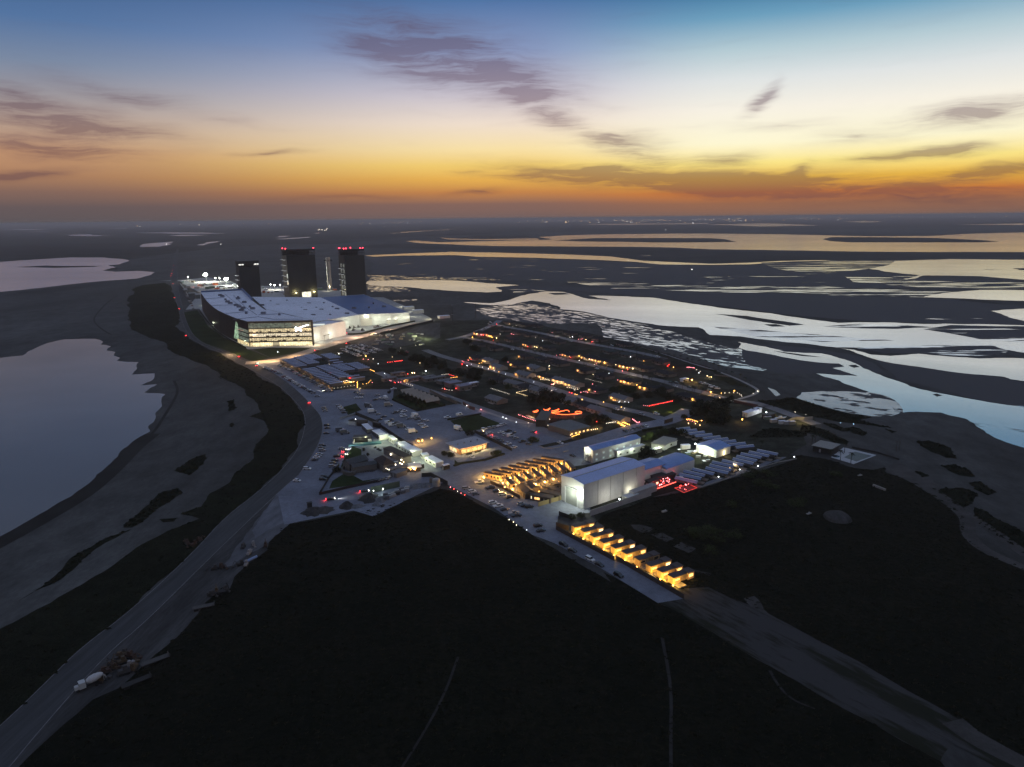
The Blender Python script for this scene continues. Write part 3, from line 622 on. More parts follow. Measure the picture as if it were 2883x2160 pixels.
# ---------------------------------------------------------------- the factory
FO = g1('a4:540,805')
fac = tag(empty('factory', FO), 'huge white-roofed factory with a lit glass office front below the dark towers', 'factory')
def rel(pts): return [Vector((p.x - FO.x, p.y - FO.y, p.z)) for p in pts]
ZL = 30.6
lw = rel(GP('a6:510,425 560,500 640,610 720,690 800,760 900,830 1050,900 1200,965', ZL)) + rel(GP('a4:300,252 530,322 1797,295 1200,150 930,80 a6:1960,822 1840,742 1660,606 1430,375', ZL))
b = MB(); b.add([(p.x, p.y, ZL) for p in lw], [tuple(range(len(lw)))], 0)
roof = b.build('roof', [m_roof], fac)
if roof.data.polygons[0].normal.z < 0: roof.data.flip_normals()
b = MB(); n = len(lw)
for i in range(n):
    if 9 <= i <= 9: continue
    p, q = lw[i], lw[(i + 1) % n]
    mm = 0 if (i < 9 or i == n - 1) else 1
    z0 = 0 if i != 9 else 22
    b.add([(p.x, p.y, z0), (q.x, q.y, z0), (q.x, q.y, ZL + .5), (p.x, p.y, ZL + .5)], [(0, 1, 2, 3)], mm)
m_wblk = mat('black_wall_cladding', (.014, .016, .016), .45, .2, noise=dict(world=True, oct=[(.04, .3), (.3, .15)]))
b.build('wall', [m_wblk, m_wallw], fac)
# office front, storey by storey
A0, A1 = lw[9].copy(), lw[10].copy(); A0.z = A1.z = 0
fx = (A1 - A0); FW = fx.length; fx.normalize(); fa = math.atan2(fx.y, fx.x)
front = link('office_front', None, fac, (A0.x, A0.y, 0), fa)
m_lit = [lit_glass('office_glass_lit', (1, .82, .48), 1.35, (.55, 1, .9), 1.0), lit_glass('office_glass_bright', (1, .86, .60), 1.6, (.6, 1, 1.2), .95), lit_glass('lobby_glass_lit', (1, .80, .42), 1.25, (.2, 1, .4), .7)]
m_dim = lit_glass('office_glass_faint_glow', (.70, .85, .66), .30, (.35, 1, .5), 1.0)  # faint glow stands in for reflections on the dark top storey
levels = [(0, 5.0, 2), (6.5, 10.5, 0), (12.0, 15.9, 1), (17.4, 21.6, 0), (22.6, 28.6, 3)]
for i, (z0, z1, k) in enumerate(levels):
    b = MB(); b.add([(.6, 0, z0), (FW - 2.2, 0, z0), (FW - 2.2, 0, z1), (.6, 0, z1)], [(0, 1, 2, 3)], 0)
    b.build('window', [(m_lit + [m_dim])[k]], front)
b = MB(); zz = 5.2
for i in range(4): b.box(FW / 2, .3, levels[i][1], FW, 1.6, levels[i + 1][0] - levels[i][1])
b.box(FW / 2, .3, 28.6, FW, 1.4, 2.5); b.box(FW - 1.1, .3, 0, 2.2, 1.5, 30.4)
for i in range(27): b.box(.6 + i * (FW - 2.8) / 26, -.12, 0, .16, .2, 28.6)
b.build('window_frame', [m_dark], front)
b = MB(); rnd = random.Random(3)
for i in range(3):
    x = 3.0
    while x < FW - 8:
        w = rnd.uniform(2, 5)
        if rnd.random() < .6: MB().box(x, -.2, levels[i + 1][0], w, .3, rnd.uniform(.7, 1.5)).build('interior_furniture', [m_dark], front)
        x += w + rnd.uniform(1, 3)
MB().box(FW * .41, -.3, 0, 8, .5, 5.2).build('interior_furniture', [m_dark], front)
# emblem: a crossed stroke with a long rising sweep
def fpt(s):
    x, y = s; k = FW / (1797 - 535.0)
    return ((x - 535) * k, (805 - y + (x - 535) * -.0222) * 30.6 / 483)
b = MB()
def stroke(ps, w0, w1):
    q = [fpt(p) for p in ps]; vs = []
    for i, p in enumerate(q):
        a = q[max(i - 1, 0)]; c_ = q[min(i + 1, len(q) - 1)]; dx, dz = c_[0] - a[0], c_[1] - a[1]; L = math.hypot(dx, dz)
        w = (w0 + (w1 - w0) * i / (len(q) - 1)) / 2
        vs += [(p[0] - dz / L * w, -1.1, p[1] + dx / L * w), (p[0] + dz / L * w, -1.1, p[1] - dx / L * w)]
    n = len(q)
    b.add(vs + [(v[0], -.7, v[2]) for v in vs], [(2 * i + 1, 2 * i + 3, 2 * i + 2, 2 * i) for i in range(n - 1)], 0)
    b.add(vs, [(2 * i, 2 * i + 2, 2 * i + 3, 2 * i + 1) for i in range(n - 1)], 0)
stroke([(1452, 425), (1510, 460), (1570, 490)], 2.2, 1.6)
stroke([(1450, 492), (1495, 462), (1545, 432), (1600, 408), (1660, 388), (1722, 376)], 1.9, .7)
b.build('emblem', [em('emblem_light', (.95, .97, 1), 4.0, 'AUTO')], front)
# green glazed corner on the curved side
p0, p1 = lw[8], lw[9]
for nme, s, mt in (('side_window', 'a4:130,470 225,255 330,300 300,560', lit_glass('stair_glass_lit', (.62, .95, .62), .75, (.25, .25, .3), .85)), ('side_window', 'a4:300,420 540,470 540,560 320,560', m_dim)):
    pass
sd = (p1 - p0); SL = sd.length; sd.normalize(); sn = Vector((sd.y, -sd.x, 0))
side = link('side_front', None, fac, (p0.x, p0.y, 0), math.atan2(sd.y, sd.x))
m_gl = lit_glass('stair_glass_lit', (.62, .95, .62), .8, (.25, .25, .3), .9)
b = MB(); b.add([(-14, -.6 if False else -.25, 4), (6, -.25, 4), (6, -.25, 25), (0, -.25, 27)], [(0, 1, 2, 3)], 0); b.build('window', [m_gl], side)
for z0, z1 in ((5.9, 10), (11.3, 15.4), (16.7, 20.6)):
    b = MB(); b.add([(6, -.3, z0), (SL - .5, -.3, z0), (SL - .5, -.3, z1), (6, -.3, z1)], [(0, 1, 2, 3)], 0); b.build('window', [m_dim], side)
b = MB(); b.add([(0, -.3, 0), (SL - .5, -.3, 0), (SL - .5, -.3, 4.8), (0, -.3, 4.8)], [(0, 1, 2, 3)], 0); b.build('window', [m_lit[2]], side)
# production hall
zs = [27, 23, 20, 14.3, 16.5, 18.5, 25.5]
mr_ = [G(p, z) for p, z in zip(many('a6:1655,522 A:1200,560 1545,537 1905,682 a5:800,165 a4:1805,330 930,112'), zs)]
mr_ = rel(mr_)
b = MB(); b.add(mr_, [(0, 6, 5, 4, 1)], 0); b.add(mr_, [(1, 4, 3, 2)], 1)
b.build('hall_roof', [m_roof, m_roofb], fac)
b = MB()
for i, j in ((5, 4), (4, 3), (3, 2), (2, 1), (1, 0)):
    p, q = mr_[i], mr_[j]
    b.add([(p.x, p.y, 0), (q.x, q.y, 0), (q.x, q.y, q.z + .35), (p.x, p.y, p.z + .35)], [(0, 1, 2, 3)], 0)
b.build('hall_wall', [m_wallw], fac)
for s, w, h in (('a5:920,345', 17, 12.5), ('a5:1300,315', 5, 6), ('a5:1435,305', 5, 6), ('a5:1640,288', 5, 6)):
    p = rel(GP(s))[0]; d = (mr_[3] - mr_[4]); a = math.atan2(d.y, d.x)
    # slide the point onto the hall wall
    e = Vector((d.x, d.y, 0)).normalized(); nn = Vector((e.y, -e.x, 0)); off = (Vector((mr_[4].x, mr_[4].y, 0)) - p).dot(nn)
    p = p + nn * (off + .12)
    bb = MB(); bb.box(0, -.1, 0, w, .25, h * .8, m=0); bb.box(0, -.25, h * .8, w + .6, .5, .5, m=1)
    bb.build('door', [mat('hall_door', (.62, .62, .56), .6), m_steel], fac).matrix_local = Matrix.Translation((p.x, p.y, .12)) @ Matrix.Rotation(a, 4, 'Z')
    q = Vector((p.x, p.y, 0)) + Vector((FO.x, FO.y, 0)) + nn * 2.2
    lamp((q.x, q.y, h + 1), (1, .96, .72), 900 if w > 10 else 260, rad=.3)
# reception annex
an = rel([G(p, 18.5) for p in many('a5:15,390 565,280 A:1250,746')]); an = [an[0], an[1], an[2], an[0] + (an[2] - an[1]) * .9]
b = MB(); b.prism([(p.x, p.y) for p in an], 0, 18.5, 0, 1)
cx_, cy_ = sum(p.x for p in an) / 4, sum(p.y for p in an) / 4
for i in range(4):
    p, q = an[i], an[(i + 1) % 4]; d = q - p
    b.box((p.x + q.x) / 2, (p.y + q.y) / 2, 18.5, d.length, .5, 1.0, math.atan2(d.y, d.x), 0)
b.build('annex', [m_wallw, m_roof], fac)
b = MB(); b.box(cx_ - 1, cy_ - 6, 18.6, 14, 9, .5, fa, 0); b.build('skylight', [em('skylight_glow', (.95, 1, .82), .75)], fac)
# roof seams, parapet, plant
b = MB()
def on_hall(p2):
    return None
for s, zz in (('A:245,575 430,560', ZL), ('A:330,625 560,618', ZL), ('A:440,690 620,672', ZL), ('A:500,735 700,715 820,735 1060,735', ZL), ('A:500,540 600,640 690,700', ZL), ('A:430,530 620,685', ZL), ('A:700,700 900,690 1000,712', ZL)):
    q = rel(GP(s, zz + .2)); b.tube([(p.x, p.y, p.z) for p in q], .35, 4)
b.build('roof_seam', [mat('roof_seam', (.14, .16, .24), .7)], fac)
b = MB(); q = rel(GP('a6:1430,375 1660,606', ZL)); d = q[1] - q[0]
b.box((q[0].x + q[1].x) / 2, (q[0].y + q[1].y) / 2, ZL + .02, d.length, .8, 4.5, math.atan2(d.y, d.x)); q = rel(GP('a6:520,424 1428,374', ZL)); d = q[1] - q[0]
b.box((q[0].x + q[1].x) / 2, (q[0].y + q[1].y) / 2, ZL + .03, d.length, .8, 2.6, math.atan2(d.y, d.x)); b.build('parapet', [m_roofb], fac)
def zhall(p):
    lo = None
    for tri in ((0, 6, 5), (0, 5, 4), (0, 4, 1), (1, 4, 3), (1, 3, 2)):
        a, b_, c_ = (mr_[k] for k in tri)
        d = (b_.y - c_.y) * (a.x - c_.x) + (c_.x - b_.x) * (a.y - c_.y)
        w0 = ((b_.y - c_.y) * (p.x - c_.x) + (c_.x - b_.x) * (p.y - c_.y)) / d
        w1 = ((c_.y - a.y) * (p.x - c_.x) + (a.x - c_.x) * (p.y - c_.y)) / d
        if w0 > -.02 and w1 > -.02 and w0 + w1 < 1.02: return w0 * a.z + w1 * b_.z + (1 - w0 - w1) * c_.z
    return None
rnd = random.Random(5)
for i, s in enumerate('398,548 415,556 440,583 457,600 478,612 540,565 590,604 548,640 635,640 657,655 567,668 605,692 525,628 742,692 870,703 540,575 580,650 '.split() ):
    q = rel(GP('A:' + s, ZL))[0]; bb = MB(); big = i % 3 != 2
    bb.box(0, 0, 0, 6 if big else 3, 4 if big else 2.4, 2.4, m=0); bb.box(0, 0, 2.4, 5 if big else 2, 3 if big else 1.4, .4, m=1)
    bb.build('rooftop_unit', [m_unit, m_dark], fac, (q.x, q.y, ZL + .02), fa)
for i, s in enumerate('780,580 800,596 900,572 930,590 855,625 985,617 1105,613 1225,609 935,671 905,656 1075,668 1045,651 1205,663 1165,648 1330,656 1295,641 732,626 690,602 1220,552 1325,549 1410,694 1275,704 1140,707 1545,688 1675,684 1800,676 1705,637 1620,612 1465,650 1585,645'.split()):
    z = 20.0
    for _ in range(4):
        q = rel(GP('A:' + s, z))[0]; zz = zhall(q)
        if zz is None: break
        z = zz
    if zz is None: continue
    bb = MB(); big = i % 2 == 0
    bb.box(0, 0, 0, 6.5 if big else 3, 3.6 if big else 2.4, 2.2, m=0); bb.box(0, 0, 2.2, 5 if big else 2, 2.6 if big else 1.4, .4, m=1)
    bb.build('rooftop_unit', [m_unit, m_dark], fac, (q.x, q.y, z - .3), fa)
# light thrown by the office storeys and the wall washers
gl = bpy.data.lights.new('lamp_light', 'AREA'); gl.shape = 'RECTANGLE'; gl.size = FW * .9; gl.size_y = 4; gl.energy = 9000; gl.color = (1, .84, .5)
go = bpy.data.objects.new('lamp_light', gl); col.objects.link(go)
pm = FO + Vector((A0.x, A0.y, 0)) + fx * FW / 2 + Vector((fx.y, -fx.x, 0)) * 1.0
go.location = (pm.x, pm.y, 3); go.rotation_euler = (R(80), 0, fa)
for s, z, pw, c_ in (('a5:150,640', 7, 1500, (.95, 1, .82)), ('a5:380,585', 7, 1500, (.95, 1, .82)), ('a5:520,520', 7, 1300, (.95, 1, .82)), ('a5:700,420', 9, 2600, (.95, 1, .75)), ('a5:900,400', 9, 3000, (.95, 1, .75)), ('a5:1150,350', 9, 2200, (.95, 1, .75)),
                     ('a5:1350,340', 8, 1500, (.95, 1, .75)), ('a5:1600,310', 8, 1500, (.95, 1, .75)), ('a5:1760,200', 9, 2500, (1, .98, .7)), ('a5:1750,110', 9, 3000, (1, .98, .72)), ('a5:1560,30', 9, 3000, (1, .98, .72)), ('a5:60,690', 8, 7700, (1, .80, .5)),
                     ('a5:450,640', 8, 3520, (1, .66, .42)), ('a5:750,560', 8, 7920, (1, .66, .46)), ('a5:1050,510', 8, 7480, (1, .68, .46)), ('a5:1400,430', 8, 7040, (1, .68, .5)), ('a5:1750,340', 8, 2200, (1, .75, .5)), ('a5:2030,240', 8, 3000, (1, .9, .55)),
                     ('a4:200,960', 8, 8360, (1, .62, .30)), ('A:720,1075', 8, 6600, (1, .62, .30)), ('A:1000,1035', 8, 7480, (1, .62, .30)), ('A:820,1072', 8, 6600, (1, .62, .3))):
    q = g1(s); lamp((q.x, q.y, z), c_, pw, rad=.4)
for s in ('a6:560,720', 'a6:680,900', 'A:330,790', 'A:420,850', 'A:520,905', 'A:590,940'):
    q = g1(s); lamp((q.x, q.y, 5), (.9, 1, .72), 700, rad=.3)
# kerbside wall along the curved side
pts = smooth(GP('a6:600,760 640,840 700,930 A:300,720 370,790 470,870 560,920 615,948'), 1)
b = MB(); L1, R1 = strip_pts(pts, .5)
for i in range(len(pts) - 1):
    d = pts[i + 1] - pts[i]; b.box((pts[i].x + pts[i + 1].x) / 2 - pts[0].x, (pts[i].y + pts[i + 1].y) / 2 - pts[0].y, 0, d.length + .1, .4, 2.4, math.atan2(d.y, d.x))
tag(b.build('garden_wall', [m_wallw], None, pts[0]), 'long curved pale wall along the dark side of the factory', 'wall')
# ---------------------------------------------------------------- towers and yard behind the factory
def tower(name, label, Hh, L, Cn, Rr, depth, bays, rows, beacons, top):
    a, c_, r_ = (G(p, Hh) for p in many(f'a3:{L} {Cn} {Rr}'))
    ex = (r_ - c_); W_ = ex.length; ex.normalize(); rz = math.atan2(ex.y, ex.x)
    t_ = tag(empty(name, (c_.x, c_.y, 0), rz), label, 'tower')
    D = depth
    b = MB(); b.box(W_ / 2, D / 2, 0, W_, D, Hh - 12, m=0)
    for k in range(int(Hh / 6) - 2):
        b.box(W_ / 2, -.05, 6 + k * 6, W_ + .1, .3, .25, m=1)
    b.build('wall', [m_black, m_dark], t_)
    b = MB(); b.box(W_ / 2, D / 2, Hh - 3, W_ + .4, D + .4, 3); b.box(W_ / 2, D / 2, Hh - 12.01, W_, D, .5)
    b.build('roof', [m_black], t_)
    b = MB()
    for i in range(9):
        b.box(W_ * i / 8 * .996 + .2, .3, Hh - 12, .5, .5, 9); b.box(W_ * i / 8 * .996 + .2, D - .3, Hh - 12, .5, .5, 9)
    for i in range(1, 5): b.box(.3, D * i / 5, Hh - 12, .5, .5, 9); b.box(W_ - .3, D * i / 5, Hh - 12, .5, .5, 9)
    for z in (Hh - 12, Hh - 7.5, Hh - 3.4):
        for y in (.3, D - .3): b.box(W_ / 2, y, z, W_ - .3, .35, .4)
        for x in (.3, W_ - .3): b.box(x, D / 2, z, .35, D - .3, .4)
    b.build('roof_frame', [m_dark], t_)
    MB().box(W_ / 2, D - 3, Hh - 11.9, W_ * .94, 1, 8.8).build('upper_panel', [mat('upper_bay_panel', (.10, .11, .12), .7)], t_)
    if top:
        for f in top:
            b = MB(); b.box(W_ * f, 1.5, Hh - 8, 5, .5, 2.2); b.build('floodlight', [em('bay_light', (1, .98, .9), 1.3)], t_)
    for k, (bx, bz, wy, hz_, s_) in enumerate(bays):
        b = MB(); b.box(-.1, D * bx, bz, .3, wy, hz_); b.build('bay_opening', [lit_glass('bay_light_inside', (.9, .95, .85), s_, (.4, .4, .4), .8)], t_)
    for z in rows:
        for yy, ln in ((D * .25, 5.5), (D * .75, 5.5)):
            b = MB(); b.box(-2.4, yy, z, 4.6, 1.2, .5, 0, 0); b.box(-2.4, yy, z - .4, 4.6, .3, .25, 0, 1)
            b.build('platform', [mat('platform_steel', (.3, .31, .32), .5), em('platform_light', (.95, .97, 1), .9)], t_)
    for bx, by in beacons:
        b = MB(); b.ball(W_ * bx, D * by, Hh + 1.2, .95); b.cyl(W_ * bx, D * by, Hh, Hh + .8, .15, n=5); b.build('beacon', [em('beacon_red', (1, .03, .06), 12)], t_)
    return t_, W_, rz, c_
tower('assembly_tower', 'shorter black tower with white floodlights under its roof at left', 78.8, '146,303', '170,306', '484,294', 26, [], [44, 52], [], (.07, .2, .82, .93))
T2, W2, r2, c2_ = tower('assembly_tower', 'wide black tower with two lit bays on its left edge and a lit door', 97.6, '848,112', '912,124', '1356,110', 34, [(.12, 32, 7, 8, .9), (.12, 44, 7, 8, .9)], [28, 38, 48, 58, 68, 78], [(.0, .1), (.02, .8), (.97, .05)], ())
T3, W3, r3, c3_ = tower('assembly_tower', 'tall black tower on the right with lit open floors up its left side', 98.9, '1698,112', '1815,122', '2126,112', 32, [(q, z, 8, 7, .22) for z in (16, 26, 36, 46, 56, 66) for q in (.2, .62)], [14, 24, 34, 44, 54, 64], [(.0, .05), (.02, .9), (.05, .9), (.12, .05), (.6, .9), (.85, .1), (.97, .1)], ())
b = MB(); b.box(W2 * .60, -.5, 0, 17, .6, 17); b.build('door', [lit_glass('tower_door_lit', (1, .95, .75), 1.8, (.3, .3, .3), .5)], T2)
for f in (.23, .88):
    q = c2_ + Vector((math.cos(r2), math.sin(r2), 0)) * W2 * f + Vector((math.sin(r2), -math.cos(r2), 0)) * 5
    lamp((q.x, q.y, 17), (1, .80, .35), 2600, rad=.4)
    bb = MB(); bb.box(W2 * f, -1, 16, 3, 1.6, .8, 0, 0); bb.build('floodlight', [em('tower_wall_light', (1, .85, .45), 6)], T2)
# steel rocket stage
q = g1('a3:1585,762'); q = Vector((q.x + 2, q.y, 0))
rk = tag(empty('rocket_stage', q), 'tall thin steel rocket stage standing between the two tallest towers', 'rocket')
m_ss = mat('stainless_steel', (.62, .60, .57), .28, 1.0, noise=dict(oct=[(.1, .1), (.6, .06)]))
b = MB(); b.cyl(0, 0, 6, 71, 4.5, n=36)
for k in range(16): b.cyl(0, 0, 8 + k * 4, 8.15 + k * 4, 4.53, n=36, cap=False)
b.build('hull', [m_ss], rk)
for k in range(4):
    a = k * math.pi / 2 + .5; MB().box(math.cos(a) * 6.6, math.sin(a) * 6.6, 63, 4.2, .5, 3, a).build('grid_fin', [m_dark], rk)
b = MB(); b.cyl(0, 0, 0, 6, 5.4, 4.8, n=20)
for k in range(8): b.box(math.cos(k * .785) * 5.8, math.sin(k * .785) * 5.8, 0, 1, 1, 6.4, k * .785)
b.build('stand', [m_steel], rk)
for dx, pw in ((-12, 9000), (13, 7000)): lamp((q.x + dx, q.y - 10, 3), (1, .86, .45), pw, 'SPOT', .5, 60, (q.x, q.y, 32))
lamp((q.x, q.y - 16, 8), (1, .9, .6), 3000, rad=.5)
# floodlight masts
def mast(s, h, power, label, size=3.2, c_=(.94, 1, .84)):
    q = g1(s); t_ = tag(empty('floodlight_mast', q), label, 'floodlight', 'floodlight masts of the works yard')
    b = MB(); b.cyl(0, 0, 0, h, .35, .2, 8); b.box(0, 0, h - .4, size * 1.5, .5, .5); b.build('pole', [m_steel], t_)
    b = MB()
    for i in range(4): b.box((i - 1.5) * size * .33, -.4, h, size * .34, .5, size * .8)
    b.build('lamp_head', [e_flood], t_)
    lamp((q.x, q.y - 2.5, h + 1), c_, power, rad=1.0)
mast('a6:640,190', 16, 100000, 'brightest floodlight mast, left of the two in the yard by the highway', 6.5)  # this head and the next are oversized to stand in for glare
mast('a6:1095,275', 14, 80000, 'floodlight mast beside the shorter tower, right of the two brightest', 6)
for i, (s, h, pw, sz, lb) in enumerate((('a6:240,150', 8, 6000, 1.2, 'low reddish-white light above the far left end of the yard'), ('a6:850,180', 8, 9000, 1.2, 'floodlight mast behind the yard, between the two brightest'), ('a6:940,178', 8, 8000, 1.2, 'floodlight mast just right of the one behind the yard'),
   ('a3:680,745', 10, 9000, 1.4, 'leftmost floodlight of the cluster between the shorter and wide towers'), ('a3:740,755', 10, 9000, 1.4, 'middle floodlight of the cluster left of the wide tower'), ('a3:830,750', 10, 9000, 1.4, 'floodlight of the cluster nearest the wide tower'), ('a6:1350,350', 7, 4000, 1.0, 'warm light at the foot of the shorter tower'))):
    mast(s, h, pw, lb, sz, (1, .95, .8))
lamp((*g1('a6:420,300').xy, 5), (1, .2, .15), 2500, rad=.5)
for s in ('a6:600,420', 'a6:900,405', 'a6:1200,385'):
    q = g1(s); lamp((q.x, q.y + 6, 7), (1, .62, .25), 3500, rad=.5)
# stacked stores of the yard
rnd = random.Random(11)
ycol = [mat('store_' + n_, c_, .6, noise=dict(oct=[(.3, .15)])) for n_, c_ in (('white', (.6, .6, .58)), ('grey', (.3, .3, .3)), ('orange', (.6, .14, .04)), ('green', (.10, .16, .12)), ('tan', (.36, .30, .2)))]
ords = ['first', 'second', 'third', 'fourth', 'fifth', 'sixth', 'seventh', 'eighth', 'ninth', 'tenth', 'eleventh', 'twelfth', 'thirteenth', 'fourteenth', 'fifteenth', 'sixteenth', 'seventeenth', 'eighteenth', 'nineteenth', 'twentieth', 'twenty-first', 'twenty-second', 'twenty-third', 'twenty-fourth', 'twenty-fifth', 'twenty-sixth', 'twenty-seventh', 'twenty-eighth', 'twenty-ninth', 'thirtieth', 'thirty-first', 'thirty-second', 'thirty-third', 'thirty-fourth', 'thirty-fifth', 'thirty-sixth', 'thirty-seventh', 'thirty-eighth', 'thirty-ninth', 'fortieth']
def container(s, L, W_, Hh, m_, label, rz=.6, cat='container', group=None, name='container'):
    q = g1(s) if isinstance(s, str) else s
    t_ = tag(empty(name, q, rz), label, cat, group)
    b = MB(); b.box(0, 0, .15, L, W_, Hh - .15)
    n = int(L / 1.2)
    for i in range(n):
        b.box(-L / 2 + (i + .5) * L / n, -W_ / 2 - .04, .3, .35, .1, Hh - .5); b.box(-L / 2 + (i + .5) * L / n, W_ / 2 + .04, .3, .35, .1, Hh - .5)
    b.build('body', [m_], t_)
    b = MB(); b.box(L / 2 + .05, 0, .3, .1, W_ * .9, Hh - .5); b.box(L / 2 + .12, 0, .3, .06, .12, Hh - .5); b.build('door', [m_], t_)
    b = MB(); b.box(0, 0, Hh, L + .1, W_ + .1, .12); b.build('roof', [m_roof], t_)
    return t_
ysp = ['a6:110,200', 'a6:330,205', 'a6:300,180', 'a6:240,330', 'a6:520,290', 'a6:600,250', 'a6:700,260', 'a6:760,330', 'a6:840,260', 'a6:900,310', 'a6:980,300', 'a6:1040,340', 'a6:1180,320', 'a6:1250,270', 'a6:440,340', 'a6:660,345', 'a6:880,345', 'a3:560,720', 'a3:600,760', 'a3:640,800', 'a3:700,800', 'a3:770,790', 'a3:860,800', 'a3:570,800', 'a3:910,830', 'a3:1440,760', 'a3:1660,760', 'a3:1790,800']
for i, s in enumerate(ysp):
    k = 2 if s in ('a3:570,800', 'a3:640,800') else rnd.randrange(5)
    container(s, rnd.choice((9, 12, 14)), rnd.choice((3, 5)), rnd.choice((3, 3, 5)), ycol[k], f"{['white', 'grey', 'orange', 'green', 'tan'][k]} site store, {ords[i]} from the left in the floodlit yard behind the factory", rnd.choice((.2, .2, 1.8)), 'site store', 'stores in the works yard')
for s, L, W_, Hh, lb in (('a6:180,400', 60, 7, 5, 'long narrow shed beside the parked cars left of the factory'), ('a6:330,480', 22, 14, 4, 'dark low shed behind the long narrow shed left of the factory'), ('a6:450,540', 40, 9, 7, 'grey shed standing against the far left corner of the factory')):
    q = g1(s); t_ = tag(empty('shed', q, R(-66)), lb, 'shed'); b = MB(); b.box(0, 0, 0, L, W_, Hh); b.build('wall', [mat('grey_shed', (.13, .14, .13), .7)], t_)
    b = MB(); b.box(0, 0, Hh + .02, L + .6, W_ + .6, .3); b.build('roof', [mat('grey_shed_roof', (.2, .21, .21), .7)], t_)
for s, h, lb in (('a5:1820,140', 6, 'small white store at the right end of the factory'), ('a5:1660,70', 5, 'white plant cabin by the right wall of the factory'), ('W:185,392', 4, 'white flat cabin on the marsh edge past the factory')):
    container(s, 18, 9, h, ycol[0], lb, .5, 'store', None, 'store_cabin')
lamp((*g1('W:186,397').xy, 4), REDC, 120)
# lattice masts beyond the housing
for s, h, lb in (('c7:606,698', 27.5, 'left lattice mast standing at the edge of the mud flats'), ('c7:750,655', 22.5, 'right lattice mast standing at the edge of the mud flats')):
    q = g1(s); t_ = tag(empty('lattice_mast', q), lb, 'mast'); b = MB()
    for a in range(4): b.tube([(math.cos(a * 1.571) * 1.2, math.sin(a * 1.571) * 1.2, 0), (math.cos(a * 1.571) * .35, math.sin(a * 1.571) * .35, h)], .12, 4)
    for k in range(9):
        z = h * k / 9; r_ = 1.2 - .85 * k / 9
        for a in range(4): b.tube([(math.cos(a * 1.571) * r_, math.sin(a * 1.571) * r_, z), (math.cos(a * 1.571 + 1.571) * (r_ - .09), math.sin(a * 1.571 + 1.571) * (r_ - .09), z + h / 9)], .07, 3)
    b.build('frame', [m_dark], t_)
    b = MB(); b.cyl(0, 0, h, h + 2.5, .12, n=5); b.box(0, 0, h * .55, 3.4, .4, .4); b.build('antenna', [m_steel], t_)
# lights of the far towns along the horizon
rnd = random.Random(21); b = MB()
for i in range(230):
    c_ = rnd.choice((1080, 1500, 1620, 1760, 1850, 1930, 2000, 2080, 2250)) if i < 190 else rnd.uniform(250, 2850)
    x = c_ + rnd.gauss(0, 46); y0 = 634 - 29 * x / 2883
    q = G((x, y0 + abs(rnd.gauss(0, 4)) + 2.5), 0); d = q.length
    r_ = d / 1999 * rnd.uniform(.4, .95)
    b.box(q.x, q.y, 8, r_ * 2, r_ * 2, r_ * 1.5, 0, rnd.choice((0, 0, 1, 2)))
for x, y in [(1190, 23), (1205, 27), (1215, 24), (1232, 30), (1245, 26), (1250, 15), (1180, 26)]:
    q = G((480 + x * .35262, 640 + y * .35262)); r_ = q.length / 1999 * .6; b.box(q.x, q.y, 6, r_ * 2, r_ * 2, r_ * 2, 0, 1)
for s in ('Fx:1440,150', 'Fx:1910,152', 'c7:2100,358', 'W:960,85', 'W:1050,226'):
    q = g1(s); r_ = q.length / 1999 * .8; b.box(q.x, q.y, 3, r_ * 2, r_ * 1.4, r_, 0, 2)
o = b.build('far_town_lights', [em('far_light_amber', (1, .62, .3), 6), em('far_light_pale', (1, .85, .65), 5), em('far_light_white', (1, .95, .9), 4)])
tag(o, 'scattered lights of distant towns along the horizon', 'lights', None, 'stuff')
# ---------------------------------------------------------------- vehicles
paint = dict(white=mat('white_paint', (.74, .76, .78), .3, spec=.6, coat=.5), silver=mat('silver_paint', (.36, .37, .39), .3, .3, coat=.5), grey=mat('grey_paint', (.12, .125, .13), .3, .2, coat=.5),
             black=mat('black_paint', (.012, .013, .015), .25, coat=.6), red=mat('red_paint', (.28, .02, .02), .3, coat=.5), blue=mat('blue_paint', (.03, .06, .14), .3, coat=.5), tan=mat('tan_paint', (.30, .27, .22), .35, coat=.4))
m_tyre = mat('tyre_rubber', (.012, .012, .012), .9)
m_tail_off = mat('tail_lamp', (.16, .01, .01), .3)
e_tail, e_head = em('tail_lamp_lit', (1, .04, .05), 16), em('headlamp_lit', (1, .93, .78), 16)
PROF = dict(
  sedan=(4.7, 1.85, [(-2.35, .35), (-2.35, .85), (-1.75, .98), (1.0, .95), (2.2, .78), (2.35, .35)], [(-1.75, .97), (-1.05, 1.42), (.35, 1.44), (1.2, .95)]),
  wagon=(4.8, 1.95, [(-2.4, .38), (-2.4, 1.02), (1.05, 1.05), (2.2, .95), (2.4, .4)], [(-2.38, 1.02), (-2.05, 1.66), (.3, 1.70), (1.25, 1.05)]),
  pickup=(5.7, 2.0, [(-2.85, .55), (-2.85, 1.1), (1.35, 1.12), (2.7, 1.02), (2.85, .5)], [(-.75, 1.1), (-.6, 1.82), (.75, 1.84), (1.55, 1.12)]),
  van=(5.6, 2.0, [(-2.8, .4), (-2.8, 1.15), (2.0, 1.15), (2.75, 1.0), (2.8, .4)], [(-2.78, 1.14), (-2.7, 2.25), (1.3, 2.3), (2.15, 1.14)]))
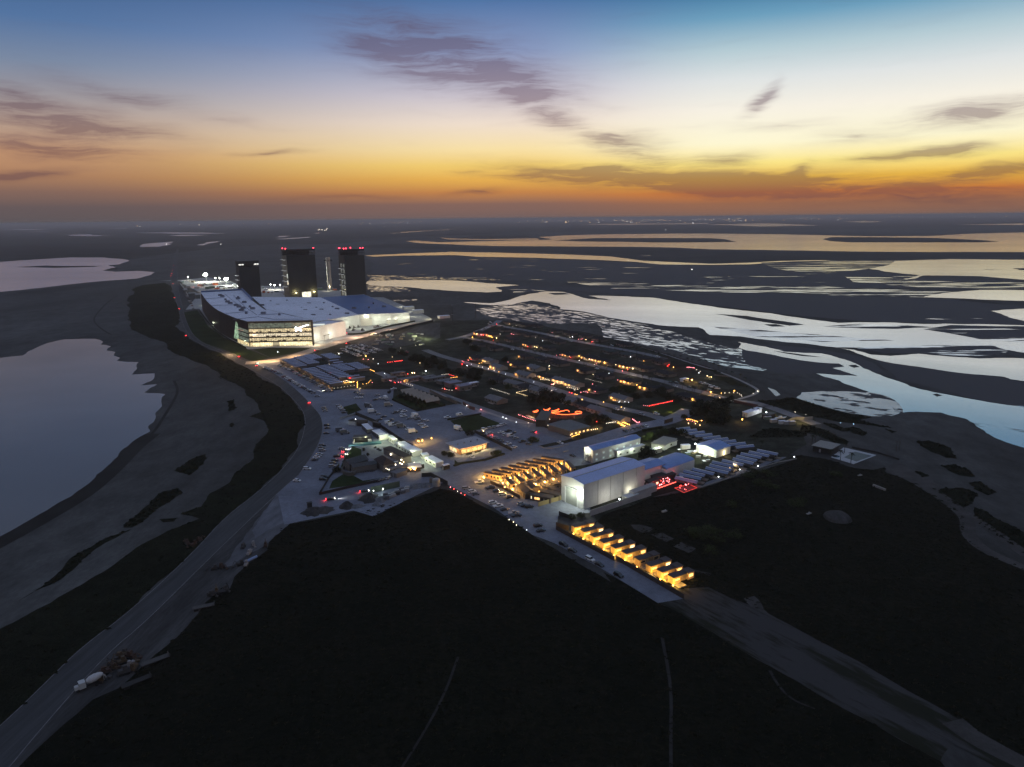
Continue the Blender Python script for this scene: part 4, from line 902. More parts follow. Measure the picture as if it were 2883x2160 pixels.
def profile(b, pts, w0, w1, m=0):
    n = len(pts)
    zs_ = [p[1] for p in pts]; lo, hi = min(zs_), max(zs_)
    L1 = [(p[0], -(w0 + (w1 - w0) * (p[1] - lo) / (hi - lo)) / 2, p[1]) for p in pts]
    R1 = [(p[0], -p[1], p[2]) for p in L1]
    b.add(L1 + R1, [tuple(range(n)), tuple(range(2 * n - 1, n - 1, -1))] + [(i + n, (i + 1) % n + n, (i + 1) % n, i) for i in range(n)], m)
CARM = {}
def car_mesh(kind, colr):
    """meshes of one kind and colour, shared by all its copies"""
    k = (kind, colr)
    if k in CARM: return CARM[k]
    L, W_, body, cab = PROF[kind]; pm = paint[colr]
    b = MB(); profile(b, body, W_, W_ * .97)
    zt = max(p[1] for p in cab); x0 = [p[0] for p in cab if p[1] > zt - .06]
    b.box((x0[0] + x0[-1]) / 2, 0, zt - .02, abs(x0[-1] - x0[0]) + .25, W_ * .78, .09)
    if kind == 'van': profile(b, [(-2.8, 1.1), (-2.72, 2.24), (-.6, 2.26), (-.6, 1.1)], W_ * 1.0, W_ * .9)
    bm_ = b.mesh('car_body', [pm])
    g = MB(); profile(g, cab, W_ * .95, W_ * .76); gm = g.mesh('car_glass', [m_glass])
    wm = []
    for x in (-.3 * L, .31 * L):
        for y in (-1, 1):
            w = MB(); n = 10
            vs = [(x + .36 * math.cos(2 * math.pi * i / n), y * (W_ / 2 - .2 * t_), .36 + .36 * math.sin(2 * math.pi * i / n)) for t_ in (0, 1) for i in range(n)]
            vs = [(v[0], v[1] + y * .03, v[2]) for v in vs]
            w.add(vs, [tuple(range(n)), tuple(range(2 * n - 1, n - 1, -1))] + [(i, i + n, (i + 1) % n + n, (i + 1) % n) for i in range(n)])
            wm.append(w.mesh('car_wheel', [m_tyre]))
    f = MB()
    f.v, f.f, f.m = list(b.v), list(b.f), [0] * len(b.f)
    f.add(g.v, g.f, 1)
    for x in (-.3 * L, .31 * L):
        for y in (-1, 1): f.box(x, y * (W_ / 2 - .1), 0, .7, .22, .7, 0, 2)
    fm = f.mesh('far_car', [pm, m_glass, m_tyre])
    CARM[k] = (bm_, gm, wm, fm, L, W_)
    return CARM[k]
def lamps_mesh(kind, colr, which, lit):
    L, W_ = PROF[kind][0], PROF[kind][1]; out = []
    for y in (-1, 1):
        b = MB(); x = -L / 2 - .03 if which == 'tail' else L / 2 + .02
        b.box(x, y * W_ * .36, .62, .12, .4 if lit else .3, .26 if lit else .18); out.append(b)
    return out
CARN = dict(sedan='sedan', wagon='sport_wagon', pickup='pickup_truck', van='van'); CARW = dict(sedan='sedan', wagon='wagon', pickup='pickup truck', van='van')
def car(p, rz, kind, colr, label, group, near=True, lit=None):
    bm_, gm, wm, fm, L, W_ = car_mesh(kind, colr)
    z = .13
    if not near:
        o = link('parked_car', fm, None, (p.x, p.y, z), rz)
        tag(o, label, 'car', group); root = o
    else:
        root = tag(empty(CARN[kind], (p.x, p.y, z), rz), label, 'car', group)
        link('body', bm_, root); link('window', gm, root)
        for w in wm: link('wheel', w, root)
    if lit or near:
        for which in ('tail', 'head'):
            on = lit and which[0] in lit
            if not near and not on: continue
            for b in lamps_mesh(kind, colr, which, on):
                b.build('tail_lamp' if which == 'tail' else 'headlamp', [(e_tail if on else m_tail_off) if which == 'tail' else (e_head if on else m_steel)], root)
    d = Vector((math.cos(rz), math.sin(rz), 0))
    if lit and 'h' in lit:
        q = p + d * (L / 2 + .4); lamp((q.x, q.y, .8), (1, .95, .82), 2600, 'SPOT', .15, 60, (q + d * 14).to_tuple()[:2] + (0,))
    if lit and 't' in lit:
        q = p - d * (L / 2 + .7); lamp((q.x, q.y, .8), (1, .05, .05), 70, rad=.2)
    return root
rc = random.Random(77)
def pick(light=.5):
    r_ = rc.random()
    if r_ < light: return rc.choice(('white', 'white', 'silver'))
    return rc.choice(('grey', 'black', 'black', 'grey', 'blue', 'tan', 'red'))
CW = dict(white='white', silver='silver', grey='dark grey', black='black', red='red', blue='dark blue', tan='tan')
def car_row(sh, p1, p2, n, turn, desc, group, light=.4, near=False, jit=.06, kinds=('sedan', 'wagon', 'pickup', 'wagon')):
    a, c_ = GP(f'{sh}:{p1} {p2}'); d = c_ - a; r0 = math.atan2(d.y, d.x)
    for i in range(n):
        t_ = (i + rc.uniform(-.12, .12)) / (n - 1)
        p = a + d * t_; kd, cl = rc.choice(kinds), pick(light)
        car(p, r0 + R(turn) + rc.uniform(-jit, jit) + (math.pi if rc.random() < .4 else 0), kd, cl, f'{CW[cl]} {CARW[kd]}, {ords[i]} {desc}', group, near)
def car_list(sh, items, desc, group, near=True, base=None):
    """items 'x,y[,kind[,colour[,angle offset]]]' with headings on the local grid"""
    its = []
    for t_ in items.split():
        q = t_.split(','); its.append((float(q[0]), float(q[1]), q[2:] ))
    its.sort()
    for i, (x, y, q) in enumerate(its):
        p = g1(f'{sh}:{x},{y}')
        kd = dict(s='sedan', w='wagon', p='pickup', v='van')[q[0]] if q and q[0] else rc.choice(('sedan', 'wagon', 'pickup', 'wagon'))
        cl = dict(w='white', s='silver', g='grey', k='black', r='red', b='blue', t='tan')[q[1]] if len(q) > 1 and q[1] else pick(.5)
        off = float(q[2]) if len(q) > 2 else 0
        car(p, R((base if base is not None else 36) + off + rc.uniform(-4, 4)), kd, cl, f'{CW[cl]} {CARW[kd]}, {ords[i]} from the left {desc}', group, near)
# long rows
car_row('B', '105,283', '255,345', 12, 62, 'from the far end of the far highway car park row', 'cars in the highway-side car park', .35)
car_row('B', '290,375', '598,545', 20, 62, 'from the far end of the near highway car park row', 'cars in the highway-side car park', .35)
car_row('a1', '45,445', '370,580', 10, 75, 'from the far end along the upper trailer park fence', 'cars along the trailer park fence', .45)
car_row('a1', '400,610', '1120,985', 16, 75, 'from the far end along the lower trailer park fence', 'cars along the trailer park fence', .35)
for k, (p1, p2, n) in enumerate((('30,415', '375,545', 9), ('150,370', '545,505', 11), ('235,335', '690,475', 12), ('390,310', '820,440', 11))):
    car_row('a2', p1, p2, n, 88, f"from the left in the {['nearest', 'second', 'third', 'farthest'][k]} row of the gravel car lot", 'white cars in the gravel lot', .85, False, .04, ('wagon', 'pickup', 'wagon', 'van'))
car_row('A', '96,478', '186,655', 18, 80, 'from the far end of the row left of the factory', 'cars parked left of the factory', .3)
car_row('b1', '260,275', '625,150', 10, 8, 'from the left along the far cross street', 'cars along the far cross street', .5, False, .05)
car_row('b3', '790,550', '1110,665', 9, 62, 'from the left under the palms by the lit kiosk', 'cars parked by the garden beds', .6, False)
# lots and streets, one by one
car_list('c8', '520,430 640,470,s,s 700,505,s,w 785,520,s,s 880,560,w,g 905,592,s,g 1030,640,p,w 1155,702,s,w 575,350,w,w 690,330,w,s 772,315,w,s 890,282,p,w 955,262,w,s 900,412,s,w 1045,385,p,k 1140,420,s,k 985,460,w,w 1085,480,v,w 1185,528,w,s 1315,592,p,k 1445,640,s,g,-70 700,440,w,s', 'in the lot beside the dark fence', 'cars in the fenced lot')
car_list('a7', '470,945,s,s 590,998,s,k 505,1058,s,k 740,1068,s,k 830,915,p,g 935,878,p,s 1015,892,p,w 985,958,w,w 1005,990,p,w 1230,1010,v,w 1300,1045,p,g 1380,1088,p,s 1470,1085,w,w 1120,1035,s,s 1915,1015,p,w,-20 2165,965,v,w 460,552,s,s 540,620,w,w 415,645,s,k 35,605,s,w 112,602,s,w 70,525,s,s 125,548,s,g 20,490,s,k 55,492,s,s 690,745,w,t 800,420,p,w', 'in the lot left of the sawtooth tent', 'cars in the open lot')
car_list('b8', '1420,242,v,w 1505,292,v,w 1600,238,s,k 1840,368,s,w 2140,290,w,w 2180,330,p,w 2100,270,p,s 2050,590,p,g', 'of the cars behind the dark yard wall', 'cars behind the yard wall')
car_list('B', '640,580,s,s,-10 708,700,s,g 716,716,s,k 722,733,s,s 862,682,w,s 880,702,w,w 900,726,w,s 917,750,s,k 740,884,w,k 744,912,s,k 735,966,s,k 692,1094,w,k 684,1120,w,g 692,1146,w,s 662,1184,s,s 650,1202,s,s 632,1218,s,w 612,1242,s,k 890,1125,s,s 845,1206,w,k 822,1252,w,k 806,1281,w,g 796,1310,w,s 535,1336,w,w,-20 430,1460,s,w,-24 718,1420,w,k,-20 702,1446,w,k,-20', 'of the loose cars beside the curved highway', 'cars on the apron beside the highway', True, 14)
car_list('D', '195,655,w,s 255,690,w,w 290,716,s,g 470,805,w,w 525,840,p,w 592,877,s,k 690,915,p,s 715,940,p,k 940,1045,w,k 970,1096,s,k', 'along the dark field edge', 'cars along the dark field edge', True, 20)
car_list('D', '330,592,p,w 445,652,p,k -2,2,s,k 512,686,s,k 572,716,w,w 645,748,s,k 762,816,s,s 802,836,s,k 848,848,w,k'.replace('-2,2,s,k ', ''), 'beside the amber-lit cabin fence', 'cars beside the amber cabins', True, 18)
car_list('D', '1205,1242,w,k 1295,1300,s,k 1480,1394,w,w 1576,1450,s,k 1776,1562,w,k', 'parked along the lane facing the lit cabin row', 'cars on the lane by the cabin row', True, -48)
car_list('D', '1845,60,s,k 1900,46,s,s 1942,40,s,g 1982,26,s,k 2025,14,s,g 2062,8,s,w', 'lined up by the long low roof', 'cars lined up by the long low roof', True, -60)
car_list('D', '254,328,s,w 1300,316,s,k 1170,182,s,w', 'of three lone cars near the restaurant crossing', 'lone cars near the crossing', True, -50)
car_list('M', '850,335,s,k 885,322,s,g 925,312,s,s', 'of the trio below the dark hall lawn', 'cars by the lawn edge', True, 60)
car_list('b6', '460,622,w,s 752,606,w,w -1,-1'.replace(' -1,-1', ''), 'at the junction by the spotlit lawn', 'cars at the lawn junction', True, -50)
car_list('b5', '700,402,s,w 1905,792,s,w 1060,412,s,k 1290,462,s,g 232,180,s,g 640,418,s,s', 'along the middle housing street', 'cars along the middle housing street', False, -53)
car_list('b2', '830,795,s,g 832,828,s,w 1112,912,s,k 625,742,s,s 610,650,w,w 320,298,s,s 1120,380,w,s 2020,600,w,w', 'along the palm street between the amber houses', 'cars along the palm street', False, -53)
car_list('b1', '1230,598,p,s 1268,640,s,w 1510,664,s,k 1720,782,w,s 2080,830,s,w 840,155,s,k 1050,630,s,w 730,490,s,k 430,455,s,k 600,68,w,w 560,105,w,s', 'along the far stretch of the palm streets', 'cars on the far palm streets', False, -53)
car_list('b3', '290,622,s,w 200,545,s,k 315,560,w,k 560,640,s,k 665,655,s,k 1085,812,s,s', 'on the street by the lit kiosk', 'cars on the kiosk street', False, -53)
# moving traffic with lamps on
for s, kd, cl, hd, lit, lab in (('B:556,645', 'wagon', 'grey', 105, 't', 'car with bright red tail lamps on the inside of the highway bend'), ('M:715,430', 'sedan', 'black', 16, 'th', 'dark car with lamps lit passing the green-lit wall'), ('M:412,500', 'sedan', 'black', 18, 'th', 'dark car with lamps lit turning in from the highway'),
  ('A:690,1108', 'wagon', 'grey', 100, 't', 'car with red tail lamps nearest the frontage road junction'), ('A:690,1088', 'sedan', 'white', -60, 'h', 'car with white headlamps waiting at the frontage road junction'), ('A:545,1037', 'wagon', 'red', 118, 't', 'car with red tail lamps beside the factory lawn'),
  ('A:125,868', 'wagon', 'grey', 112, 't', 'car with orange-red lamps alone on the highway left of the factory'), ('A:72,653', 'sedan', 'grey', 100, 't', 'car with red tail lamps at the turn left of the factory'), ('A:35,565', 'sedan', 'grey', 98, 't', 'car with red tail lamps beside the long row of parked cars'),
  ('A:22,455', 'sedan', 'silver', 98, 't', 'car with red tail lamps by the floodlit yard entrance'), ('Fx:1478,422', 'sedan', 'grey', 97, 't', 'nearest of four distant cars heading away up the highway'), ('Fx:1484,402', 'sedan', 'grey', 97, 't', 'second nearest of four distant cars heading away up the highway'),
  ('Fx:1492,372', 'sedan', 'grey', 97, 't', 'third of four distant cars heading away up the highway'), ('Fx:1505,331', 'sedan', 'grey', 97, 't', 'farthest of four distant cars heading away up the highway'), ('a2:150,278', 'wagon', 'red', 40, 't', 'vehicle with bright red lamps on the frontage road by the gravel lot'),
  ('a1:825,132', 'sedan', 'red', 40, 't', 'car with a red glow beside the top corner of the trailer park'), ('a1:1320,200', 'sedan', 'white', -140, 'h', 'car with white headlamps behind the trailer park'), ('a1:1005,985', 'sedan', 'grey', 150, 'h', 'car shining amber headlamps at the trailer park fence corner'),
  ('b3:960,720', 'van', 'grey', -53, 't', 'van with red tail lamps beside the lit kiosk'), ('c8:1530,405', 'sedan', 'grey', 140, 't', 'car with red lamps on the lane below the neon yard'), ('B:925,1150', 'sedan', 'grey', 70, 'th', 'upper of two lit cars nosing into the lawn'), ('B:920,1200', 'sedan', 'grey', 70, 'th', 'lower of two lit cars nosing into the lawn'),
  ('a2:1370,465', 'wagon', 'red', -53, 't', 'vehicle glowing orange-red beside the dark trees')):
    car(g1(s), R(hd), kd, cl, lab, 'cars with their lamps on', s.startswith(('B', 'M', 'b3')), lit)
# box trucks and caravans standing in the lots
def box_truck(s, rz, label, colr='white', L=7.2, boxm=None):
    p = g1(s); t_ = tag(empty('box_truck', (p.x, p.y, .13), R(rz)), label, 'truck', 'trucks standing in the lots')
    b = MB(); b.box(-1, 0, .9, L - 2.4, 2.5, 2.6); b.build('cargo_box', [boxm or paint['white']], t_)
    b = MB(); profile(b, [(L / 2 - 2.1, .5), (L / 2 - 2.1, 2.3), (L / 2 - 1.2, 2.35), (L / 2 - .5, 1.4), (L / 2, 1.25), (L / 2, .5)], 2.2, 2.1); b.build('cab', [paint[colr]], t_)
    b = MB(); b.box(L / 2 - .84, 0, 1.5, .1, 1.8, .7); b.build('windscreen', [m_glass], t_)
    for x in (-L * .3, L * .36):
        for y in (-1, 1): b = MB(); b.box(x, y * 1.05, 0, 1, .35, 1); b.build('wheel', [m_tyre], t_)
    return t_
for s, rz, lb in (('a7:350,905', 20, 'white box truck at the upper left of the open lot'), ('b8:1690,325', 18, 'grey box trailer truck behind the two white vans'), ('b8:1935,440', 24, 'flatbed service truck beside the lit loading patch'), ('a7:690,770', 20, 'tan motor home parked alone in the open lot'), ('B:880,945', 10, 'dark box trailer standing by the highway apron'),
                  ('a7:280,790', -20, 'grey delivery truck beside the small lawn'), ('a7:640,640', -60, 'pale truck at the corner of the sawtooth tent lawn'), ('c8:70,360', -40, 'white caravan beside the restaurant lawn hedge'), ('b8:520,460', 30, 'grey covered trailer in front of the lit yard'), ('a7:1260,1000', -30, 'white tipper truck in the middle of the open lot')):
    box_truck(s, rz, lb, 'silver', boxm=paint['grey'] if 'dark' in lb or 'grey' in lb else (paint['tan'] if 'tan' in lb else None))
# ---------------------------------------------------------------- small dwellings
def fit3(s, z=0.0):
    """photo points of corner, next corner along the length, and a third corner -> centre, heading, length, width"""
    a, b_, c_ = GP(s, z)[:3]
    d = b_ - a; L = d.length; d.normalize(); n = Vector((-d.y, d.x, 0)); w = (c_ - a).dot(n)
    ctr = a + d * (L / 2) + n * (w / 2)
    return Vector((ctr.x, ctr.y, 0)), math.atan2(d.y, d.x), L, abs(w)
m_tr_roof = mat('trailer_roof', (.30, .34, .46), .6, noise=dict(world=True, oct=[(.06, .2), (.6, .1)]))
m_tr_wall = mat('trailer_wall', (.11, .11, .12), .7)
m_win_off = mat('unlit_window', (.02, .025, .03), .15)
e_win, e_winr, e_winp = em('warm_window', (1, .58, .20), 1.7), em('orange_window', (1, .40, .09), 2.6), em('pale_window', (1, .82, .5), 1.3)
def proto_trailer(L, W_):
    w = MB(); w.box(0, 0, .5, L, W_, 2.7); w.box(0, 0, 0, L * .96, W_ * .9, .5)
    r = MB(); r.gable(0, 0, 3.22, L, W_, .55, .25)
    u = MB(); u.box(L * .2, 0, 3.6, 1.2, 1.0, .6)
    s_ = MB(); s_.box(-L / 2 - 1.0, 0, 0, 2.0, W_ * .7, .6); s_.box(-L / 2 - 1.0, 0, 2.6, 2.2, W_ * .8, .12)
    return w.mesh('trailer_wall', m_tr_wall), r.mesh('trailer_roof', m_tr_roof), u.mesh('roof_unit', m_unit), s_.mesh('porch', m_tr_wall)
TP = proto_trailer(12.6, 3.1)
def trailers(sh, p1, p2, n, rz, desc, sc_=1.0):
    a, c_ = GP(f'{sh}:{p1} {p2}', 3.2)
    for i in range(n):
        p = a + (c_ - a) * (i / (n - 1))
        t_ = tag(empty('trailer_home', (p.x, p.y, .13), R(rz + rc.uniform(-1.2, 1.2))), f'pale-roofed trailer home, {ords[i]} from the far end of the {desc}', 'trailer home', 'trailer homes in the fenced park')
        t_.scale = (sc_, 1, 1)
        link('wall', TP[0], t_); link('roof', TP[1], t_)
        if rc.random() < .6: link('roof_unit', TP[2], t_)
        link('porch', TP[3], t_)
trailers('a1', '225,305', '480,445', 7, 35.5, 'upper block, fence column')
trailers('a1', '470,255', '745,385', 8, 35.5, 'upper block, second column')
trailers('a1', '665,215', '805,285', 5, 35.5, 'upper block, third column')
trailers('a1', '1020,200', '1190,275', 5, 35.5, 'back column by the car lot')
trailers('a1', '655,500', '1215,795', 12, 35.5, 'lower block, fence column')
trailers('a1', '940,445', '1400,665', 10, 35.5, 'lower block, second column')
trailers('a1', '1230,415', '1480,525', 6, 35.5, 'lower block, third column')
trailers('a1', '1560,390', '1790,490', 6, 35.5, 'lower block, back column')
trailers('a1', '1570,655', '1680,690', 2, 35.5, 'pair below the third column')
trailers('a1', '1180,330', '1350,410', 3, 35.5, 'gap between the two blocks', .8)
# blue-roofed cottages
m_cot = mat('cottage_roof', (.20, .26, .42), .5, noise=dict(oct=[(.4, .12), (2, .08)]))
m_cotw = mat('cottage_wall', (.085, .09, .10), .75)  # wall colour darkened to hold the shade between cottages
m_porch = mat('porch_timber', (.20, .17, .14), .8)
def proto_cottage(L, W_):
    w = MB(); w.box(-1, 0, .6, L - 2, W_, 2.7); w.gable(-1, 0, 3.28, L - 2.2, W_, .95, 0, 0, .9)
    r = MB(); r.gable(0, 0, 3.3, L, W_, 1.05, .35)
    rg = MB(); rg.box(0, 0, 4.34, L + .7, .5, .12)
    po = [MB().box(L / 2 - .2, y, .6, .16, .16, 2.7) for y in (-W_ / 2 + .2, 0, W_ / 2 - .2)]
    d = MB(); d.box(L / 2 + .4, 0, 0, 3.4, W_ + .6, .6)
    wi = MB(); wi.box(L / 2 - 2.0, -W_ * .2, 1.3, .08, 1.2, 1.3)
    do = MB(); do.box(L / 2 - 2.0, W_ * .2, .6, .1, 1.0, 2.1)
    sw = [MB().box(x, -W_ / 2 - .03, 1.5, 1.2, .08, 1.0) for x in (-L * .3, 0)]
    return w.mesh('cottage_wall', m_cotw), r.mesh('cottage_roof', m_cot), rg.mesh('ridge_cap', mat('ridge_metal', (.85, .87, .9), .5)), [p.mesh('porch_post', m_porch) for p in po], d.mesh('deck', m_porch), wi, do.mesh('cottage_door', m_porch), sw
CT = proto_cottage(13, 2.5)
CTW = CT[5].mesh('front_window', m_win_off); CTL = CT[5].mesh('front_window_lit', e_win); CTS = [s_.mesh('side_window', m_win_off) for s_ in CT[7]]
def cottage(p, rz, label, group, lit=False, sc_=1.0):
    t_ = tag(empty('cottage', (p.x, p.y, .12), rz), label, 'cottage', group); t_.scale = (sc_, 1, .78)
    wl = link('wall', CT[0], t_); rf = link('roof', CT[1], t_); link('ridge_cap', CT[2], rf)
    for q in CT[3]: link('post', q, t_)
    link('deck', CT[4], t_); link('window', CTL if lit else CTW, t_); link('door', CT[6], t_)
    for q in CTS: link('window', q, t_)
    return t_
low = ['15,1090 450,1185', '95,1025 520,1115', '180,965 590,1055', '350,925 770,1025', '610,905 1050,1005', '690,850 1110,950', '735,790 1150,880', '930,760 1340,850', '1140,730 1540,825', '1210,680 1600,770', '1290,630 1690,710', '1450,595 1840,680', '1610,565 2010,645']
lowd = ['nearest the red-lit decks', 'second from the red-lit decks', 'third from the red-lit decks', 'fourth from the red-lit decks', 'fifth from the red-lit decks, beside a gap', 'just left of the one with the glowing porch', 'with the glowing porch', 'just right of the one with the glowing porch', 'fifth from the right end', 'fourth from the right end', 'third from the right end', 'second from the right end', 'at the right end of the row']
for i, s in enumerate(low):
    a, c_ = GP('c3:' + s, 4.2); d = c_ - a
    cottage((a + c_) / 2, math.atan2(d.y, d.x), 'metal-roofed cottage of the lower row, ' + lowd[i], 'metal-roofed cottages, lower row', i == 6, d.length / 13.6)
lamp((*g1('c3:1150,960').xy, 2.2), (1, .62, .28), 500, rad=.3)
for i, s in enumerate(['20,165 290,135', '150,205 420,172', '265,250 570,212', '390,292 720,258', '545,338 880,302', '720,378 1030,338', '860,420 1180,382', '1025,465 1370,428', '1180,512 1530,475']):
    a, c_ = GP('c3:' + s, 4.2); d = c_ - a
    cottage((a + c_) / 2, math.atan2(d.y, d.x) + math.pi, f'metal-roofed cottage, {ords[i]} from the left in the upper row behind the lit workshop', 'metal-roofed cottages, upper row', False, d.length / 13.6)
# amber-lit shingle cabins by the barn
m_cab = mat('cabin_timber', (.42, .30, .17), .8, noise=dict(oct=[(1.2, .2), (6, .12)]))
m_cabr = mat('cabin_roof', (.075, .062, .055), .85, noise=dict(oct=[(.8, .15)]))
def cabin(p, rz, L, W_, Hh, label, group, win, name='timber_cabin', shed=0.0, wm=None):
    t_ = tag(empty(name, (p.x, p.y, .12), rz), label, 'cabin', group)
    b = MB(); b.box(0, 0, 0, L, W_, Hh); b.build('wall', [wm or m_cab], t_)
    b = MB(); b.box(0, 0, Hh + .01, L + .5, W_ + .4, .22)
    if shed: b.gable(0, 0, Hh + .22, L, W_, shed, .35)
    b.build('roof', [m_cabr], t_)
    for x, side, kind in win:
        b = MB(); w_, h_ = (1.0, 1.2) if kind != 2 else (.5, 1.5)
        if side == 2: b.box(L / 2 + .03, x * W_, 1.1, .08, w_, h_)
        elif side == -2: b.box(-L / 2 - .03, x * W_, 1.1, .08, w_, h_)
        else: b.box(x * L, side * (W_ / 2 + .03), 1.1, w_, .08, h_)
        b.build('window', [(m_win_off, e_win, e_winp)[kind]], t_)
    b = MB(); b.box(L * .18, -W_ / 2 - .04, .05, 1.0, .1, 2.1); b.build('door', [m_porch], t_)
    return t_
for i in range(8):
    a, c_ = GP(f'c1:{150 + i * 160},{352 - i * 43} {490 + i * 171},{422 - i * 44}', 3.3); d = c_ - a; L = d.length
    rz = math.atan2(d.y, d.x); nn = Vector((-math.sin(rz), math.cos(rz), 0))
    win = [(-.30, -1, 1 if i in (3, 4, 5) else 0), (-.05, -1, 1 if i in (2, 3, 4) else 0), (.12, -1, 0), (.32, -1, 0), (-.36, 1, 1), (.2, 2, 0)]
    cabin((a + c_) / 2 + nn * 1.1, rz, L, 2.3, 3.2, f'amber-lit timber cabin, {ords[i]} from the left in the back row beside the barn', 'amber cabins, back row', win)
for i in range(8):
    x0, y0 = [(560, 455), (740, 402), (912, 352), (1082, 305), (1244, 262), (1410, 220), (1572, 180), (1742, 138)][i]
    a, c_ = GP(f'c1:{x0},{y0} {x0 + 128},{y0 + 128}', 3.1); d = c_ - a; rz = math.atan2(d.y, d.x); nn = Vector((-math.sin(rz), math.cos(rz), 0))
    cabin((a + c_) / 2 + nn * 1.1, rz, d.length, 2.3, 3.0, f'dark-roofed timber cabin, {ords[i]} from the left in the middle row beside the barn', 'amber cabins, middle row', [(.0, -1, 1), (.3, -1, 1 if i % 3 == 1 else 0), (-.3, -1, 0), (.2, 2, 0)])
for i, (x0, y0, dx, dy) in enumerate([(1200, 500, 120, 160), (1370, 440, 120, 160), (1545, 400, 115, 155)]):
    a, c_ = GP(f'c1:{x0},{y0} {x0 + dx},{y0 + dy}', 3.2); d = c_ - a; rz = math.atan2(d.y, d.x); nn = Vector((-math.sin(rz), math.cos(rz), 0))
    cabin((a + c_) / 2 + nn * 2.2, rz, d.length, 4.4, 3.0, f'timber cabin with a starry amber lamp, {ords[i]} from the left in the front row', 'amber cabins, front row', [(.1, -1, 1), (-.25, -1, 1), (.2, 2, 0)], shed=.7)
for s, L, W_, Hh, lb, win, sh_ in (('c1:800,620 960,760', 0, 6, 3.4, 'dark gabled cabin without lights at the front corner of the cabin yard', [(.2, 2, 0)], 1.6), ('c1:985,545 1100,660', 0, 4.5, 3.2, 'unlit cabin behind the dark gabled cabin', [(.1, -1, 0)], .8),
   ('c1:1050,790 1450,855', 0, 4.2, 3.1, 'long dark cabin with glowing orange windows nearest the barn door', [(-.43, -1, 2), (-.23, -1, 1), (-.13, -1, 1), (-.07, -1, 1), (.1, -1, 0), (.3, -1, 0)], .0), ('c1:1250,725 1620,800', 0, 4.2, 3.1, 'grey cabin behind the long one with orange windows', [(-.2, -1, 0), (-.05, -1, 0), (.3, -1, 0)], .0),
   ('c1:1400,665 1680,735', 0, 4.2, 3.1, 'cabin with two tall orange windows against the barn wall', [(.0, -1, 1), (.25, -1, 1), (-.3, -1, 0)], .0)):
    a, c_ = GP(s, Hh); d = c_ - a; rz = math.atan2(d.y, d.x); nn = Vector((-math.sin(rz), math.cos(rz), 0))
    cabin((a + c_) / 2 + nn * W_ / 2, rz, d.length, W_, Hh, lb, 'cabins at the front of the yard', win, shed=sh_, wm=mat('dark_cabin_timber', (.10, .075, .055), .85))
def bulb(s, z, label, c_='amber', power=0, rad=.24, group='amber lamps of the cabin yard', pole=True, name='garden_lamp', lc=None):
    q = g1(s) if isinstance(s, str) else s
    # keep the lamp where the photo shows it: the given point is the bulb, at height z
    if isinstance(s, str): q = G(many(s)[0], z)
    t_ = tag(empty(name, (q.x, q.y, .1)), label, 'lamp', group)
    if pole: b = MB(); b.cyl(0, 0, 0, z - .1, .07, .05, 5); b.build('post', [m_dark], t_)
    b = MB(); b.ball(0, 0, z - .1 + rad * .8, rad); b.build('bulb', [dict(amber=e_amber, warm=e_warm, cool=e_cool, pale=e_pale, red=e_red, pink=e_pink, green=e_green, blue=e_blue)[c_]], t_)
    if power: lamp((q.x, q.y, z + rad * 2 + .1), lc or dict(amber=AMBER, warm=WARM, cool=COOL, pale=(1, .86, .66), red=REDC, pink=PINK, green=(.1, 1, .5), blue=(.4, .6, 1))[c_], power, rad=.15)
    return t_
for i, (s, pw, r_) in enumerate([('155,460', 420, .5), ('487,512', 300, .36), ('522,562', 260, .34), ('670,466', 330, .4), ('690,525', 160, .26), ('838,410', 300, .36), ('1003,362', 300, .36), ('1168,318', 300, .36), ('1330,275', 300, .36), ('1352,325', 160, .25), ('1490,238', 300, .36), ('1662,192', 320, .36), ('1680,243', 180, .25),
      ('715,690', 360, .46), ('1165,602', 420, .55), ('1342,555', 440, .6), ('1508,502', 420, .55), ('1225,725', 160, .26), ('1500,655', 120, .22), ('560,640', 130, .24), ('775,590', 140, .24), ('1255,350', 140, .24), ('1090,465', 140, .24), ('870,470', 180, .26)]):
    bulb('c1:' + s, 2.4 if r_ < .5 else 3.2, f'amber lamp, {["at the left end of the cabin yard by the first cabin", "at the right end of the first back-row cabin", "beside the first middle-row cabin", "between the first two middle-row cabins", "low between the first two middle-row cabins", "right of the second middle-row cabin", "right of the third middle-row cabin", "right of the fourth middle-row cabin", "right of the fifth middle-row cabin", "low right of the fifth middle-row cabin", "right of the sixth middle-row cabin", "at the far right of the cabin yard", "low at the far right of the cabin yard", "by the fence in front of the dark gabled cabin", "starry, leftmost of three in front", "starry, middle of three in front", "starry, rightmost of three in front", "small, below the leftmost starry lamp", "small, below the rightmost starry lamp", "small, at the corner of the first middle-row cabin", "small, on the second middle-row cabin", "small, behind the fifth middle-row cabin", "small, behind the fourth middle-row cabin", "small, behind the third middle-row cabin"][i]}', 'amber', pw * 3.2, r_)
for s in ('c1:110,400', 'c1:280,345', 'c1:450,300', 'c1:620,255', 'c1:790,205', 'c1:955,165', 'c1:1120,120', 'c1:1290,80', 'c1:380,540', 'c1:470,600'):
    q = G(many(s)[0], 1); lamp((q.x, q.y, 2.6), AMBER, 800, rad=.2)
